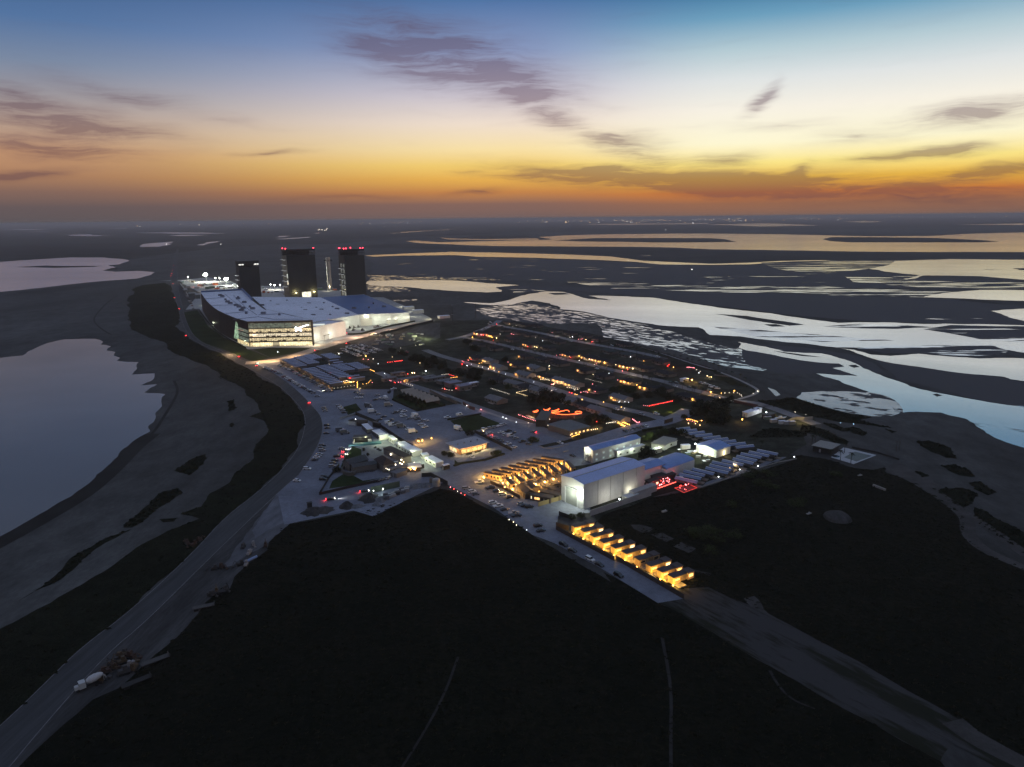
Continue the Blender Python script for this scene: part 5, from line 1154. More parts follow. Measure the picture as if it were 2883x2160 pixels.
# stepped cabins along the lane
m_capr = mat('lane_cabin_roof', (.06, .05, .055), .85, noise=dict(oct=[(.7, .2)]))
for i in range(10):
    x0, y0 = [(300, 318), (430, 388), (568, 462), (705, 545), (868, 625), (1022, 705), (1205, 795), (1370, 885), (1530, 970), (1690, 1050)][i]
    p = g1(f'c2:{x0},{y0}'); rz = R(31)
    t_ = tag(empty('lane_cabin', (p.x, p.y, .12), rz), f'flat-roofed stepped cabin, {ords[i]} from the barn end of the lane row', 'cabin', 'stepped cabins along the lane')
    lit = i not in (6,)
    wmat = m_cab
    for k, (x, y, L, W_, Hh) in enumerate(((2.0, 1.7, 4.0, 3.4, 3.3), (6.0, 2.4, 4.6, 3.0, 2.7), (10.0, 1.9, 3.6, 3.6, 3.1))):
        b = MB(); b.box(x, y, 0, L, W_, Hh); w_ = b.build('module', [wmat], t_)
        b = MB(); b.box(x, y, Hh + .02, L + .5, W_ + .5, .25); b.build('roof', [m_capr], w_)
        b = MB()
        if k == 1: b.box(x + .8, y - W_ / 2 - .03, 1.0, 1.3, .08, 1.3)
        else: b.box(x, y - W_ / 2 - .03, 1.2 if k else 1.7, 2.4, .08, 1.2 if k else .7)
        b.build('window', [e_win if (lit and (k == 0 or (k == 2 and i % 3 != 1))) else (mat('shaded_window', (.3, .22, .12), .3) if k == 1 else e_winp if i != 6 else m_win_off)], w_)
    b = MB(); b.box(4.7, .84, .05, .9, .1, 2.0); b.build('door', [m_porch], t_)
    b = MB(); b.box(2.2, -1.7, 0, 4.4, 3.2, .3); b.build('deck', [m_porch], t_)
    d = Vector((math.cos(rz), math.sin(rz), 0)); nn = Vector((-d.y, d.x, 0))
    if i != 6:
        q = p - nn * 1.2 - d * 1.0; lamp((q.x, q.y, 1.5), (1, .54, .07), 460, rad=.2)
        q = p + d * 3.6 - nn * 2.6; lamp((q.x, q.y, 1.9), (1, .54, .08), 210, rad=.2)
        q = p + d * 9.4 - nn * 1.2; lamp((q.x, q.y, 2.0), (1, .56, .16), 60, rad=.2)
for i, s in enumerate(['275,322', '415,393', '560,468', '702,545', '850,625', '1005,702', '1172,795', '1505,968', '1682,1055']):
    bulb('c2:' + s, .7, f'low amber lamp, {ords[i]} from the barn end along the lane fence', 'amber', 90, .32, 'low lamps along the lane fence', False)
# ---------------------------------------------------------------- houses of the village
m_hw = mat('house_wall', (.13, .125, .12), .8); m_hw2 = mat('pale_house_wall', (.28, .27, .25), .8)
m_sh2 = mat('grey_roof_sheet', (.12, .125, .14), .7, noise=dict(world=True, oct=[(.2, .15)]))
m_sh3 = mat('green_roof_sheet', (.022, .034, .034), .8, noise=dict(world=True, oct=[(.2, .15)]))
HN = dict(a='along the far palm street', b='between the two palm streets', c='facing the amber-lit palm street', d='below the amber-lit palm street', e='above the middle street', f='below the middle street')
def house(sh, x, y, rz, L, W_, label, group, kind='hip', roof=None, wall=None, lit=0, hgt=2.9):
    p = G(many(f'{sh}:{x},{y}')[0], 3.2); rz = R(rz)
    roof = roof or m_shing; wall = wall or m_hw
    t_ = tag(empty('house', (p.x, p.y, .1), rz), label, 'house', group)
    w_ = MB(); w_.box(0, 0, 0, L, W_, hgt)
    if kind == 'gable':
        w_.add([(-L / 2, -W_ / 2, hgt), (-L / 2, W_ / 2, hgt), (-L / 2, 0, hgt + W_ * .17)], [(2, 1, 0)]); w_.add([(L / 2, -W_ / 2, hgt), (L / 2, W_ / 2, hgt), (L / 2, 0, hgt + W_ * .17)], [(0, 1, 2)])
    w_.build('wall', [wall], t_)
    r_ = MB()
    if kind == 'hip': r_.hip(0, 0, hgt, L, W_, W_ * .19, .7); r_.hip(L * .22, -W_ * .45, hgt + .02, W_ * .55, W_ * .5, W_ * .12, .5)
    elif kind == 'gable': r_.gable(0, 0, hgt + .05, L, W_, W_ * .17, .5)
    else: r_.box(0, 0, hgt, L + .8, W_ + .8, .25)
    rf = r_.build('roof', [roof], t_)
    b = MB(); b.box(-L * .2, W_ * .12, hgt + W_ * .08, .7, .7, 1.4); b.build('chimney', [wall], rf)
    n = max(2, int(L / 4.5))
    for i in range(n):
        on = lit and (i < lit)
        b = MB(); b.box(-L / 2 + (i + .5) * L / n, -W_ / 2 - .04, .9, 1.3, .08, 1.2); b.build('window', [(e_win if i % 2 else e_winr) if on else m_win_off], t_)
    b = MB(); b.box(L * .08, -W_ / 2 - .05, 0, 1.0, .1, 2.1); b.build('door', [m_porch], t_)
    b = MB(); b.box(L * .08, -W_ / 2 - 1.1, 0, L * .4, 2.0, .2); b.build('porch', [m_path], t_)
    if lit:
        d = Vector((math.cos(rz), math.sin(rz), 0)); nn = Vector((-d.y, d.x, 0))
        for k in range(min(lit, 3)):
            q = p + d * L * (-.3 + .3 * k) - nn * (W_ / 2 + .9); lamp((q.x, q.y, 2.1), (1, .50, .16), 150, rad=.2)
    return t_
ROWS = dict(
  a=[('b1', 1000, 45, 0), ('b1', 1290, 95, 0), ('b1', 1560, 105, 0), ('b2', 30, 60, 0), ('b2', 310, 110, 0), ('b2', 620, 165, 0), ('b2', 890, 225, 0), ('b2', 1380, 325, 0)],
  b=[('b1', 900, 195, 0), ('b1', 1200, 250, 0), ('b1', 1430, 300, 0), ('b1', 1780, 370, 0), ('b1', 2000, 430, 0), ('b2', 90, 270, 0), ('b2', 1080, 455, 0), ('b2', 1420, 520, 0), ('b2', 1760, 600, 0), ('b2', 2080, 660, 0)],
  c=[('b1', 390, 265, 2), ('b1', 640, 300, 3), ('b1', 1040, 400, 0), ('b1', 1420, 500, 2), ('b1', 1790, 570, 0), ('b2', 330, 530, 2), ('b2', 700, 580, 2), ('b2', 900, 630, 3), ('b2', 1150, 680, 1), ('b2', 1420, 740, 3), ('b2', 1780, 790, 0), ('b3', 90, 330, 0)],
  d=[('b1', 330, 500, 0), ('b1', 700, 575, 0), ('b1', 1330, 740, 1), ('b1', 1700, 800, 0), ('b1', 2000, 870, 0), ('b2', 130, 690, 0), ('b2', 620, 825, 1), ('b2', 980, 930, 0), ('b2', 1480, 1040, 3), ('N', 460, 835, 2), ('N', 610, 850, 0), ('b3', 520, 770, 0), ('b3', 800, 830, 1)],
  e=[('b1', 330, 770, 1), ('b1', 590, 830, 1), ('b1', 760, 960, 2), ('b1', 1180, 910, 1), ('b1', 1540, 980, 1), ('b5', 130, 75, 1), ('b5', 560, 120, 2), ('b5', 840, 190, 3), ('b5', 1080, 260, 2), ('b5', 1530, 370, 1), ('b5', 1990, 530, 1)],
  f=[('b4', 1560, 165, 0), ('b4', 1850, 245, 0), ('b4', 2080, 310, 0), ('b5', 170, 315, 0), ('b5', 430, 395, 0), ('b5', 1010, 570, 0), ('b5', 1330, 670, 0), ('b5', 1560, 760, 0)])
rh = random.Random(9)
for k, rows in ROWS.items():
    for i, (sh, x, y, lit) in enumerate(rows):
        kind, rm, wl = 'hip', m_shing, m_hw
        if k in 'ef' and (i % 3): kind, rm, wl = 'gable', m_sh2, m_hw2
        if k == 'b' and i in (6, 7): rm = m_sh3
        L = rh.uniform(15, 20); W_ = rh.uniform(10, 12.5)
        house(sh, x, y, -53 + rh.uniform(-3, 3), L, W_, f"{'lit' if lit else 'dark'} {'hipped' if kind == 'hip' else 'gabled'} house, {ords[i]} from the far left {HN[k]}", 'houses ' + HN[k], kind, rm, wl, lit)
house('b5', 1860, 910, -50, 22, 12, 'long grey-roofed house with a pale ridge by the lit lantern garden', None, 'gable', m_sh2, m_hw2)
house('b4', 660, 265, 36, 13, 10, 'left of two square lilac-roofed cabins by the walled path', 'lilac-roofed cabins by the walled path', 'flat', mat('lilac_roof_sheet', (.20, .20, .27), .7), m_hw, 0, 4.2)
house('b4', 860, 325, 36, 12.5, 9, 'right of two square lilac-roofed cabins by the walled path', 'lilac-roofed cabins by the walled path', 'flat', mat('lilac_roof_sheet', (.20, .20, .27), .7), m_hw, 0, 4.2)
house('b4', 1010, 262, 36, 14, 4, 'narrow pale-roofed shed behind the two lilac-roofed cabins', None, 'flat', m_roof, m_hw, 0, 3)
house('b4', 500, 205, 36, 14, 8, 'dark flat-roofed shed left of the lilac-roofed cabins', None, 'flat', m_sh2, m_hw)
house('b4', 300, 150, 36, 22, 6, 'long dark shed beside the orange-lit lane end', None, 'flat', m_sh2, m_hw)
house('a2', 1440, 980, 36, 22, 7, 'long dark shed with a lit doorway below the dark trees', None, 'flat', m_sh2, m_hw, 1)
house('b4', 1500, 560, -53, 18, 11, 'grey gabled house in the dark plot by the dotted lights', None, 'gable', m_sh2, m_hw)
for i, s in enumerate(['b4:170,130', 'a2:1180,870', 'a2:1000,980']):
    house(s.split(':')[0], *map(float, s.split(':')[1].split(',')), 36, 14, 5, f'low dark hut, {ords[i]} from the top beside the walled lane', 'low dark huts', 'flat', m_sh2, m_hw)
# ---------------------------------------------------------------- plants
def leafmat(n_, c_): return mat(n_, c_, .8, noise=dict(world=True, oct=[(.25, .5), (1.6, .45)]), spec=.08)
m_leaf, m_leaf2, m_leaf3 = leafmat('dark_leaves', (.018, .024, .012)), leafmat('green_leaves', (.036, .055, .020)), leafmat('bush_leaves', (.030, .040, .012))
m_bark = mat('bark', (.05, .04, .03), .9)
def crown_mesh(seed, n=620, lobes=9, leaf=.42):
    r_ = random.Random(seed); b = MB()
    L = [(r_.uniform(-.55, .55), r_.uniform(-.55, .55), r_.uniform(.25, .8), r_.uniform(.28, .5)) for _ in range(lobes)]
    for i in range(n):
        x, y, z, rr = r_.choice(L)
        d = Vector((r_.gauss(0, 1), r_.gauss(0, 1), r_.gauss(0, .8))).normalized() * rr * r_.uniform(.55, 1.08)
        c_ = Vector((x, y, z)) + d
        a = Vector((r_.gauss(0, 1), r_.gauss(0, 1), r_.gauss(0, 1))).normalized(); e_ = a.orthogonal().normalized(); f_ = a.cross(e_)
        s_ = leaf * r_.uniform(.10, .26)
        b.add([c_ + e_ * s_, c_ + f_ * s_ * .7, c_ - e_ * s_, c_ - f_ * s_ * .7], [(0, 1, 2, 3)])
    return b
CROWN = {}
for nm, mt in (('dark', m_leaf), ('green', m_leaf2), ('bush', m_leaf3)):
    CROWN[nm] = [crown_mesh(300 + i, 900 if nm != 'bush' else 420, 10, .40).mesh('leaf_crown', mt) for i in range(3)]
def trunk_mesh(seed):
    r_ = random.Random(seed); b = MB(); b.cyl(0, 0, 0, .45, .055, .035, 7)
    for i in range(5):
        a = i * 1.256 + r_.uniform(-.3, .3); b.tube([(0, 0, .3), (math.cos(a) * .2, math.sin(a) * .2, .5), (math.cos(a) * .42, math.sin(a) * .42, .72)], .018, 4)
    return b.mesh('tree_trunk', m_bark)
TRK = [trunk_mesh(i) for i in range(3)]
rt = random.Random(15)
def tree(s, r_, h, label, group=None, kind='dark', name='tree'):
    p = g1(s) if isinstance(s, str) else s; k = rt.randrange(3)
    t_ = tag(empty(name, (p.x, p.y, .05), rt.uniform(0, 6)), label, 'tree' if name == 'tree' else 'bush', group)
    c_ = link('crown', CROWN[kind][k], t_); c_.scale = (r_ / .95, r_ / .95, h / 1.2)
    c_ = link('trunk', TRK[k], t_); c_.scale = (h * .9, h * .9, h * .95)
    return t_
TREES = [('a2:1080,470', 6, 7, 'dark tree left of the orange-red lights by the car lot'), ('a2:1230,500', 5, 6, 'dark tree below two white lights by the car lot'), ('a2:1330,540', 5, 6, 'small dark tree under the orange-red light'), ('a2:1480,640', 7, 9, 'large dark tree right of the orange-red light'), ('a2:1600,650', 7.5, 10, 'tallest dark tree of the clump in mid village'),
  ('a2:1740,680', 7, 9, 'dark tree in the middle of the village clump'), ('a2:1870,650', 7, 9, 'broad dark tree at the top right of the village clump'), ('a2:2020,700', 7, 8, 'dark tree beside the middle street end of the clump'), ('a2:1850,790', 7, 8, 'dark tree at the near side of the village clump'), ('a2:2080,810', 8, 9, 'dark tree above the orange-lit lane end'),
  ('b4:620,80', 6, 7, 'dark tree right above the orange-lit lane'), ('b4:820,120', 7, 8, 'dark tree behind the lilac-roofed cabins'), ('b4:1000,170', 7, 8, 'dark tree right of the lilac-roofed cabins'), ('b4:1140,190', 6, 7, 'dark tree left of the gabled houses'), ('b4:1180,60', 5, 6, 'dark tree beside the middle street lamps'), ('b4:1450,290', 6, 6, 'dark tree above the row of dotted lights'),
  ('b4:1700,380', 5, 5, 'green tree at the end of the dotted lights', 'green'), ('b1:120,500', 6, 7, 'dark tree left of the hipped houses by the sandy street'), ('b1:240,640', 7, 8, 'dark tree above the middle street, left of a pale roof'), ('b1:340,660', 6, 7, 'dark tree above the middle street, beside a pale roof'), ('b1:880,870', 5, 6, 'dark tree right of the two pale roofs'), ('b1:260,1110', 6, 7, 'dark tree below the row of street lamps'),
  ('b1:370,1150', 6, 7, 'dark tree at the bend of the middle street'), ('b5:340,640', 8, 9, 'dark tree at the left end of the clump above the neon yard'), ('b5:480,590', 8, 10, 'tall dark tree of the clump above the neon yard'), ('b5:620,620', 8, 10, 'dark tree in the middle of the clump above the neon yard'), ('b5:760,620', 8, 9, 'dark tree at the right end of the clump above the neon yard'), ('b5:480,700', 7, 8, 'dark tree just behind the neon yard'),
  ('b5:1120,690', 5, 6, 'dark tree right of the rounded grey roof'), ('b5:960,690', 4, 5, 'small green tree behind the neon tail', 'green'), ('b5:1450,1060', 7, 8, 'dark tree in front of the long low roof'), ('b5:1560,1020', 7, 9, 'dark tree left of the lantern garden'), ('b5:1650,1050', 6, 7, 'dark tree beside the lantern garden'), ('b5:1880,430', 5, 6, 'green tree right of the string-lit houses', 'green'), ('b5:2080,430', 6, 6, 'green tree near the amber windows', 'green'),
  ('b6:100,130', 7, 7, 'green tree below the amber windows', 'green'), ('b6:230,180', 6, 6, 'green tree left of the dark hedge plot', 'green'), ('b6:400,280', 6, 6, 'dark tree above the green-lit house'), ('b6:560,270', 6, 6, 'dark tree at the left of the red-lit hedge'), ('b6:800,220', 7, 8, 'dark tree above the red-lit hedge'), ('b6:960,300', 7, 7, 'dark tree right of the red-lit hedge'),
  ('b6:1160,380', 6, 6, 'dark tree above the spotlit lawn'), ('b6:1500,620', 9, 10, 'dark tree at the left end of the big grove'), ('b6:1650,560', 9, 11, 'dark tree at the top of the big grove'), ('b6:1800,620', 10, 12, 'largest dark tree of the big grove'), ('b6:1950,640', 9, 11, 'dark tree in the right half of the big grove'), ('b6:1820,760', 9, 10, 'dark tree at the near side of the big grove'), ('b6:2100,700', 8, 10, 'dark tree at the right end of the big grove'), ('b6:2020,780', 8, 9, 'dark tree near the metal-roofed cottages'), ('b6:1960,500', 8, 10, 'dark tree at the back of the big grove'),
  ('b6:2120,380', 5, 7, 'dark tree beside the lit street bend'), ('b6:1300,680', 4, 4, 'small dark tree by the street corner of the grove'), ('E:450,520', 4, 5, 'lit yellow-green tree beside the pale sheds', 'green'), ('E:520,490', 5, 6, 'green tree left of the pale sheds', 'green'), ('E:600,460', 5, 6, 'dark green tree behind the pale sheds', 'green'), ('E:690,440', 5, 6, 'dark tree at the right behind the pale sheds'), ('E:790,450', 6, 6, 'dark tree beside the upper metal-roofed cottages'),
  ('E:400,690', 6, 7, 'dark tree behind the barn roof'), ('E:480,680', 5, 6, 'dark tree beside the long blue-roofed hangar'), ('D:1690,300', 3, 6, 'slim tree in front of the blue-roofed two-storey block'), ('c8:1530,590', 4.5, 4, 'rounded green tree at the end of the fenced lot', 'green'), ('c8:790,830', 4.5, 3.5, 'wide low green tree in front of the restaurant', 'green'), ('D:50,320', 3.4, 4.5, 'dark round tree at the left corner of the restaurant'),
  ('c8:290,450', 4, 4, 'dark tree at the corner of the restaurant hedge'), ('B:1380,545', 2, 3, 'small dark tree near the tent corner'), ('a7:950,600', 3.5, 5, 'first dark tree along the front of the sawtooth tent'), ('a7:1060,640', 3.5, 5, 'second dark tree along the front of the sawtooth tent'), ('a7:1170,690', 3.5, 5, 'third dark tree along the front of the sawtooth tent'), ('a7:1290,760', 3.5, 5, 'fourth dark tree along the front of the sawtooth tent'), ('a7:1400,810', 4, 5.5, 'biggest tree at the near corner of the sawtooth tent', 'green'),
  ('M:470,250', 3, 4, 'dark tree at the tip of the dark hall'), ('a4:1560,770', 3.5, 7, 'lit yellowish tree before the office front', 'green'), ('a4:1500,760', 3, 6, 'leftmost lit tree before the office front', 'green'), ('a4:1770,770', 3, 7, 'lit tree at the corner of the office front', 'green'), ('M:1440,100', 3, 4, 'dark clipped tree left of the restaurant terrace'), ('D:1300,960', 2.5, 3, 'lit shrub left of the barn yard gate', 'green'), ('D:1390,950', 2.5, 3, 'lit shrub right of the barn yard gate', 'green')]
for t_ in TREES: tree(t_[0], t_[1], t_[2], t_[3], 'trees of the village', t_[4] if len(t_) > 4 else 'dark')
for i, s in enumerate(['RT:590,800', 'RT:370,660', 'RT:290,610', 'RT:420,600', 'RT:20,990', 'RT:160,1030', 'RT:60,1060', 'E:940,1490', 'E:1060,1460', 'E:1010,1530', 'E:1340,1510', 'E:1500,890', 'E:1650,980', 'E:1290,1190', 'E:1560,860', 'E:1750,1000', 'E:1980,1180', 'c2:1950,330', 'c2:2060,360', 'c2:2160,300', 'c2:2150,560', 'RT:900,600']):
    tree(s, rt.uniform(4, 7), rt.uniform(2.2, 3.6), f'low yellow-green bush, {ords[i]} of those listed from the cottages outward in the dark field'.replace(' of those listed', ''), 'bushes in the dark right field', 'bush', 'field_bush')
def palm_mesh(seed):
    r_ = random.Random(seed); b = MB()
    for i in range(15):
        a = i * 2.4 + r_.uniform(-.2, .2); up = r_.uniform(-.2, .75); prev = None
        for k in range(6):
            t_ = k / 5; rr = 2.1 * t_; z = up * 1.6 * t_ - 1.5 * t_ * t_
            w = .32 * (1 - t_ * .8) * (0.3 if k == 0 else 1)
            c_ = Vector((math.cos(a) * rr, math.sin(a) * rr, z)); n_ = Vector((-math.sin(a), math.cos(a), 0)) * w
            cur = (c_ - n_ - Vector((0, 0, w * .5)), c_, c_ + n_ - Vector((0, 0, w * .5)))
            if prev: b.add([*prev, *cur], [(0, 1, 4, 3), (1, 2, 5, 4)])
            prev = cur
    return b.mesh('palm_fronds', m_leaf)
PALM = [palm_mesh(i) for i in range(3)]
pt_ = MB(); pt_.cyl(0, 0, 0, 1, .20, .14, 7); PTR = pt_.mesh('palm_trunk', m_bark)
def palm(p, h, label, group, sc_=1.0):
    t_ = tag(empty('palm_tree', (p.x, p.y, .1), rt.uniform(0, 6)), label, 'palm tree', group)
    c_ = link('crown', rt.choice(PALM), t_); c_.location = (0, 0, h); c_.scale = (sc_,) * 3
    c_ = link('trunk', PTR, t_); c_.scale = (1, 1, h)
def palm_row(s, n, desc, h=6):
    pts = GP(s); seg = [0]
    for a, c_ in zip(pts, pts[1:]): seg.append(seg[-1] + (c_ - a).length)
    for i in range(n):
        d = seg[-1] * (i + rt.uniform(-.25, .25)) / (n - 1); d = min(max(d, 0), seg[-1] - .01)
        k = max(j for j in range(len(seg) - 1) if seg[j] <= d); p = pts[k] + (pts[k + 1] - pts[k]) * ((d - seg[k]) / (seg[k + 1] - seg[k]))
        palm(p, h * rt.uniform(.85, 1.15), f'street palm, {ords[i]} from the far end {desc}', 'street palms ' + desc, rt.uniform(.9, 1.15))
palm_row('b1:820,160 1100,225 1360,265 1640,310 1980,370 b2:230,240 590,325', 15, 'on the near side of the far palm street')
palm_row('b2:680,335 900,385 1250,450 1560,515 1910,590 2080,590', 11, 'along the far street past the parked vans')
palm_row('b1:280,430 560,490 830,560 1110,625 1420,710 1640,770 1900,810', 17, 'on the near side of the amber-lit palm street')
palm_row('b2:70,625 370,700 560,745 860,800 1140,895 1275,920 1700,1040 1850,1080', 10, 'on the amber street between the driveways')
palm_row('N:400,790 470,800 560,815 620,830 840,880', 5, 'above the lit kiosk')
palm_row('N:1050,620 1110,640 1160,660 1200,680 1420,770 1520,830', 8, 'along the curving shore path', 5)
palm_row('N:570,540 760,560 820,580 900,600 1000,615', 7, 'at the upper end of the shore path', 5)
for i, (s, h, lb) in enumerate((('b3:615,730', 6, 'palm left of the lit kiosk, nearest the road'), ('b3:655,735', 5.5, 'palm just right of the palm nearest the kiosk road'), ('b3:800,765', 6, 'palm standing alone left of the red van'), ('b3:1120,840', 5, 'palm by the small parked car below the kiosk'), ('b3:745,670', 5, 'palm at the edge of the kiosk glow'),
   ('RT:915,500', 7, 'palm at the left side of the pool deck'), ('RT:990,515', 7, 'palm at the near corner of the pool'), ('RT:945,440', 7, 'palm at the far corner of the pool deck'), ('RT:850,470', 5, 'palm beside the pool pavilion'), ('RT:715,385', 7, 'leftmost palm behind the pool pavilion'), ('RT:740,378', 7, 'middle palm behind the pool pavilion'), ('RT:775,370', 6, 'rightmost palm behind the pool pavilion'),
   ('c3:1265,420', 5, 'palm behind the upper metal-roofed cottages'), ('c3:1560,500', 5, 'palm at the right end of the upper cottages'), ('c3:1690,560', 5, 'palm between the two rows of cottages'), ('a4:2035,690', 7, 'left palm before the pale annex wall'), ('a4:2110,665', 7, 'right palm before the pale annex wall'), ('E:1545,240', 4, 'left small palm before the pale shed in the grove'), ('E:1600,235', 4, 'right small palm before the pale shed in the grove'))):
    palm(g1(s), h, lb, 'single palms')
# low tussocks over the scrub banks: nobody could count them
rs = random.Random(31); b = MB()
def inside(p, poly):
    c_ = False; j = len(poly) - 1
    for i in range(len(poly)):
        if (poly[i].y > p.y) != (poly[j].y > p.y) and p.x < (poly[j].x - poly[i].x) * (p.y - poly[i].y) / (poly[j].y - poly[i].y) + poly[i].x: c_ = not c_
        j = i
    return c_
for k, poly in enumerate(scr + [field, field2]):
    xs = [p.x for p in poly]; ys = [max(min(p.y, 900), 90) for p in poly]
    area = (max(xs) - min(xs)) * (max(ys) - min(ys))
    cnt = 9000 if k == 0 else (9000 if k >= len(scr) else int(min(900, area * .25)))
    for _ in range(cnt):
        p = Vector((rs.uniform(max(min(xs), -600), min(max(xs), 500)), rs.uniform(min(ys), max(ys)), 0))
        if not inside(p, poly): continue
        h = rs.uniform(.25, .9) * (1 if k < len(scr) else .7); w = rs.uniform(.5, 1.5); a = rs.uniform(0, 3.14)
        for q in (a, a + 1.57):
            dx, dy = math.cos(q) * w, math.sin(q) * w
            b.add([(p.x - dx, p.y - dy, .05), (p.x + dx, p.y + dy, .05), (p.x + dx * .5 + .2, p.y + dy * .5, h), (p.x - dx * .6, p.y - dy * .6 + .2, h * .8)], [(0, 1, 2, 3)], 0 if rs.random() < .7 else 1)
tag(b.build('tussock_grass', [leafmat('tussock', (.011, .015, .007)), leafmat('dry_tussock', (.020, .021, .010))]), 'rough tussocks over the dark fields and highway bank', 'grass', None, 'stuff')
# ---------------------------------------------------------------- fences and walls
m_fwood = mat('fence_boards', (.055, .042, .034), .85, noise=dict(oct=[(1.5, .25)])); m_fdark = mat('dark_fence', (.018, .018, .018), .8)
m_fwhite = mat('white_wall', (.36, .36, .36), .8, noise=dict(oct=[(.3, .1)])); m_fbrick = mat('brick_wall', (.11, .05, .04), .85, noise=dict(oct=[(2, .2)])); m_hedge = leafmat('hedge_leaves', (.020, .026, .013))
m_ftan = mat('tan_wall', (.17, .14, .115), .85, noise=dict(oct=[(.4, .15)])); m_rail = mat('timber_rail', (.16, .13, .11), .8)
def fence(s, h, m_, label, name='fence', cat='fence', th=.15, posts=3.0, sm=0, group=None):
    pts = GP(s)
    if sm: pts = smooth(pts, sm)
    o = pts[0]; t_ = tag(empty(name, (o.x, o.y, .1)), label, cat, group); b = MB(); pb = MB()
    for p, q in zip(pts, pts[1:]):
        d = q - p; a = math.atan2(d.y, d.x); mid = (p + q) / 2 - o
        b.box(mid.x, mid.y, 0, d.length + th * .5, th, h, a)
        if posts:
            k = max(1, int(d.length / posts))
            for i in range(k + 1):
                w = p + d * (i / k) - o; pb.box(w.x, w.y, 0, th + .1, th + .1, h + .12, a)
    b.build('panel', [m_], t_)
    if posts: tag(pb.build('post', [m_], t_), None, None, None, 'stuff' if len(pb.f) > 600 else None)
    return t_
fence('a1:60,352 500,560 1175,965', 2.4, m_fwood, 'long brown board fence along the trailer park facing the car park')
for s in ('a1:200,430', 'a1:330,500', 'a1:450,545', 'a1:700,700', 'a1:830,770', 'a1:950,840', 'a1:1070,905', 'a1:1150,950', 'a1:570,620'):
    q = g1(s); d = Vector((-.82, -.57, 0)) * 1.2; lamp((q.x + d.x, q.y + d.y, 2.2), (1, .56, .2), 190, rad=.15)
fence('c2:30,262 850,705', 2.2, m_fwood, 'brown board fence along the upper half of the lane cabins'); fence('c2:880,690 1830,1242', 2.2, m_fwood, 'brown board fence along the lower half of the lane cabins')
fence('c8:390,405 1110,762', 2.2, m_fdark, 'dark fence between the restaurant drive and the car lot'); fence('D:1482,935 2112,722', 3.2, m_fwhite, 'white wall on the field side of the tall barn', 'white_wall', 'wall', .25, 0)
fence('M:315,455 400,310 490,195', 1.6, m_fdark, 'dark fence on the highway side of the triangular lawn'); fence('M:318,456 560,400 850,338', 1.6, m_fdark, 'dark fence on the lane side of the triangular lawn')
fence('b8:750,65 1220,262', 2.6, m_fdark, 'dark wall from the lit gate to the dark corner hut', 'yard_wall', 'wall', .2, 4); fence('b8:1232,300 1640,585 1960,770', 2.6, m_fdark, 'dark wall behind the white site cabins', 'yard_wall', 'wall', .2, 4)
fence('b8:430,155 740,70', 1.6, m_steel, 'pale gate rail beside the highway apron', 'gate', 'gate', .15, 5); fence('M:775,438 1027,385', 3.6, mat('green_screen', (.05, .075, .06), .8), 'dark green screen wall lit by two lamps beside the lane', 'screen_wall', 'wall', .15, 5)
for s in ('M:795,420', 'M:880,402'): q = G(many(s)[0], 2.6); lamp((q.x, q.y - 1.6, 3.2), (.82, 1, .85), 160, rad=.15); bulb(s, 2.6, f"{'left' if '795' in s else 'right'} lamp on the dark green screen wall", 'cool', 0, .28, 'lamps on the green screen wall', False)
fence('a7:780,642 1290,872 1860,762', 1.5, m_hedge, 'low dark hedge round the sawtooth tent lawn', 'hedge', 'hedge', 1.2, 0); fence('c8:0,1060 130,1012 600,945 955,830', .9, m_hedge, 'low hedge between the restaurant terrace and the road', 'hedge', 'hedge', 1.6, 0)
fence('b4:210,445 480,580 742,685', 2.4, m_ftan, 'tan wall below the long footpath beside the tent', 'tan_wall', 'wall', .25, 6); fence('b4:860,690 985,770 1080,800', 2.6, m_fbrick, 'brick gate wall between the open lot and the footpath', 'brick_wall', 'wall', .3, 4)
fence('D:1158,925 1290,975', 2.2, m_fdark, 'short dark fence at the mouth of the barn yard'); fence('D:945,835 1190,765', 2.4, mat('lit_tone_boards', (.28, .22, .10), .8), 'lit yellow-brown board fence below the long dark cabin'); fence('D:1128,1050 1255,1085', 2.6, m_fwood, 'brown fence closing the top end of the lane cabins')  # lamp light on the cabin-side boards is put into their paler yellow colour
fence('c1:285,570 620,720 860,870', 2.0, m_fwood, 'brown fence on the car side of the amber cabin yard'); fence('b7:870,625 1160,792 1728,655', 2.8, m_fdark, 'dark wall round the lamp-lit bar yard', 'bar_wall', 'wall', .25, 0)
fence('b3:1425,925 1880,1022', 2.4, m_fbrick, 'dark red wall by the street at the edge of the grove', 'brick_wall', 'wall', .25, 4); fence('b6:905,790 1060,745', 3, m_fdark, 'short dark wall at the top of the cottage yard', 'yard_wall', 'wall'); fence('b6:480,935 850,870', 1.6, m_hedge, 'dark hedge beside the lined-up cars', 'hedge', 'hedge', 1.5, 0)
fence('C:300,1045 640,985', 1.0, m_hedge, 'low hedge along the dark lawn beside the open lot', 'hedge', 'hedge', 1.2, 0); fence('a5:1170,500 1450,440 1700,370 2085,285', 2.6, m_fdark, 'dark board fence on the near side of the frontage road'); fence('a5:620,510 850,500 1100,430 1300,375 1760,285', 1.8, m_hedge, 'dark hedge on the far side of the frontage road', 'hedge', 'hedge', 2.5, 0)
fence('c8:1630,660 1760,722 1960,710 2212,640', .5, m_path, 'pale kerb wall round the grass corner by the crossing', 'kerb_wall', 'wall', .5, 0, 1); fence('c8:2110,790 2212,765', .8, m_path, 'short pale kerb wall by the two-storey block', 'kerb_wall', 'wall', .5, 0)
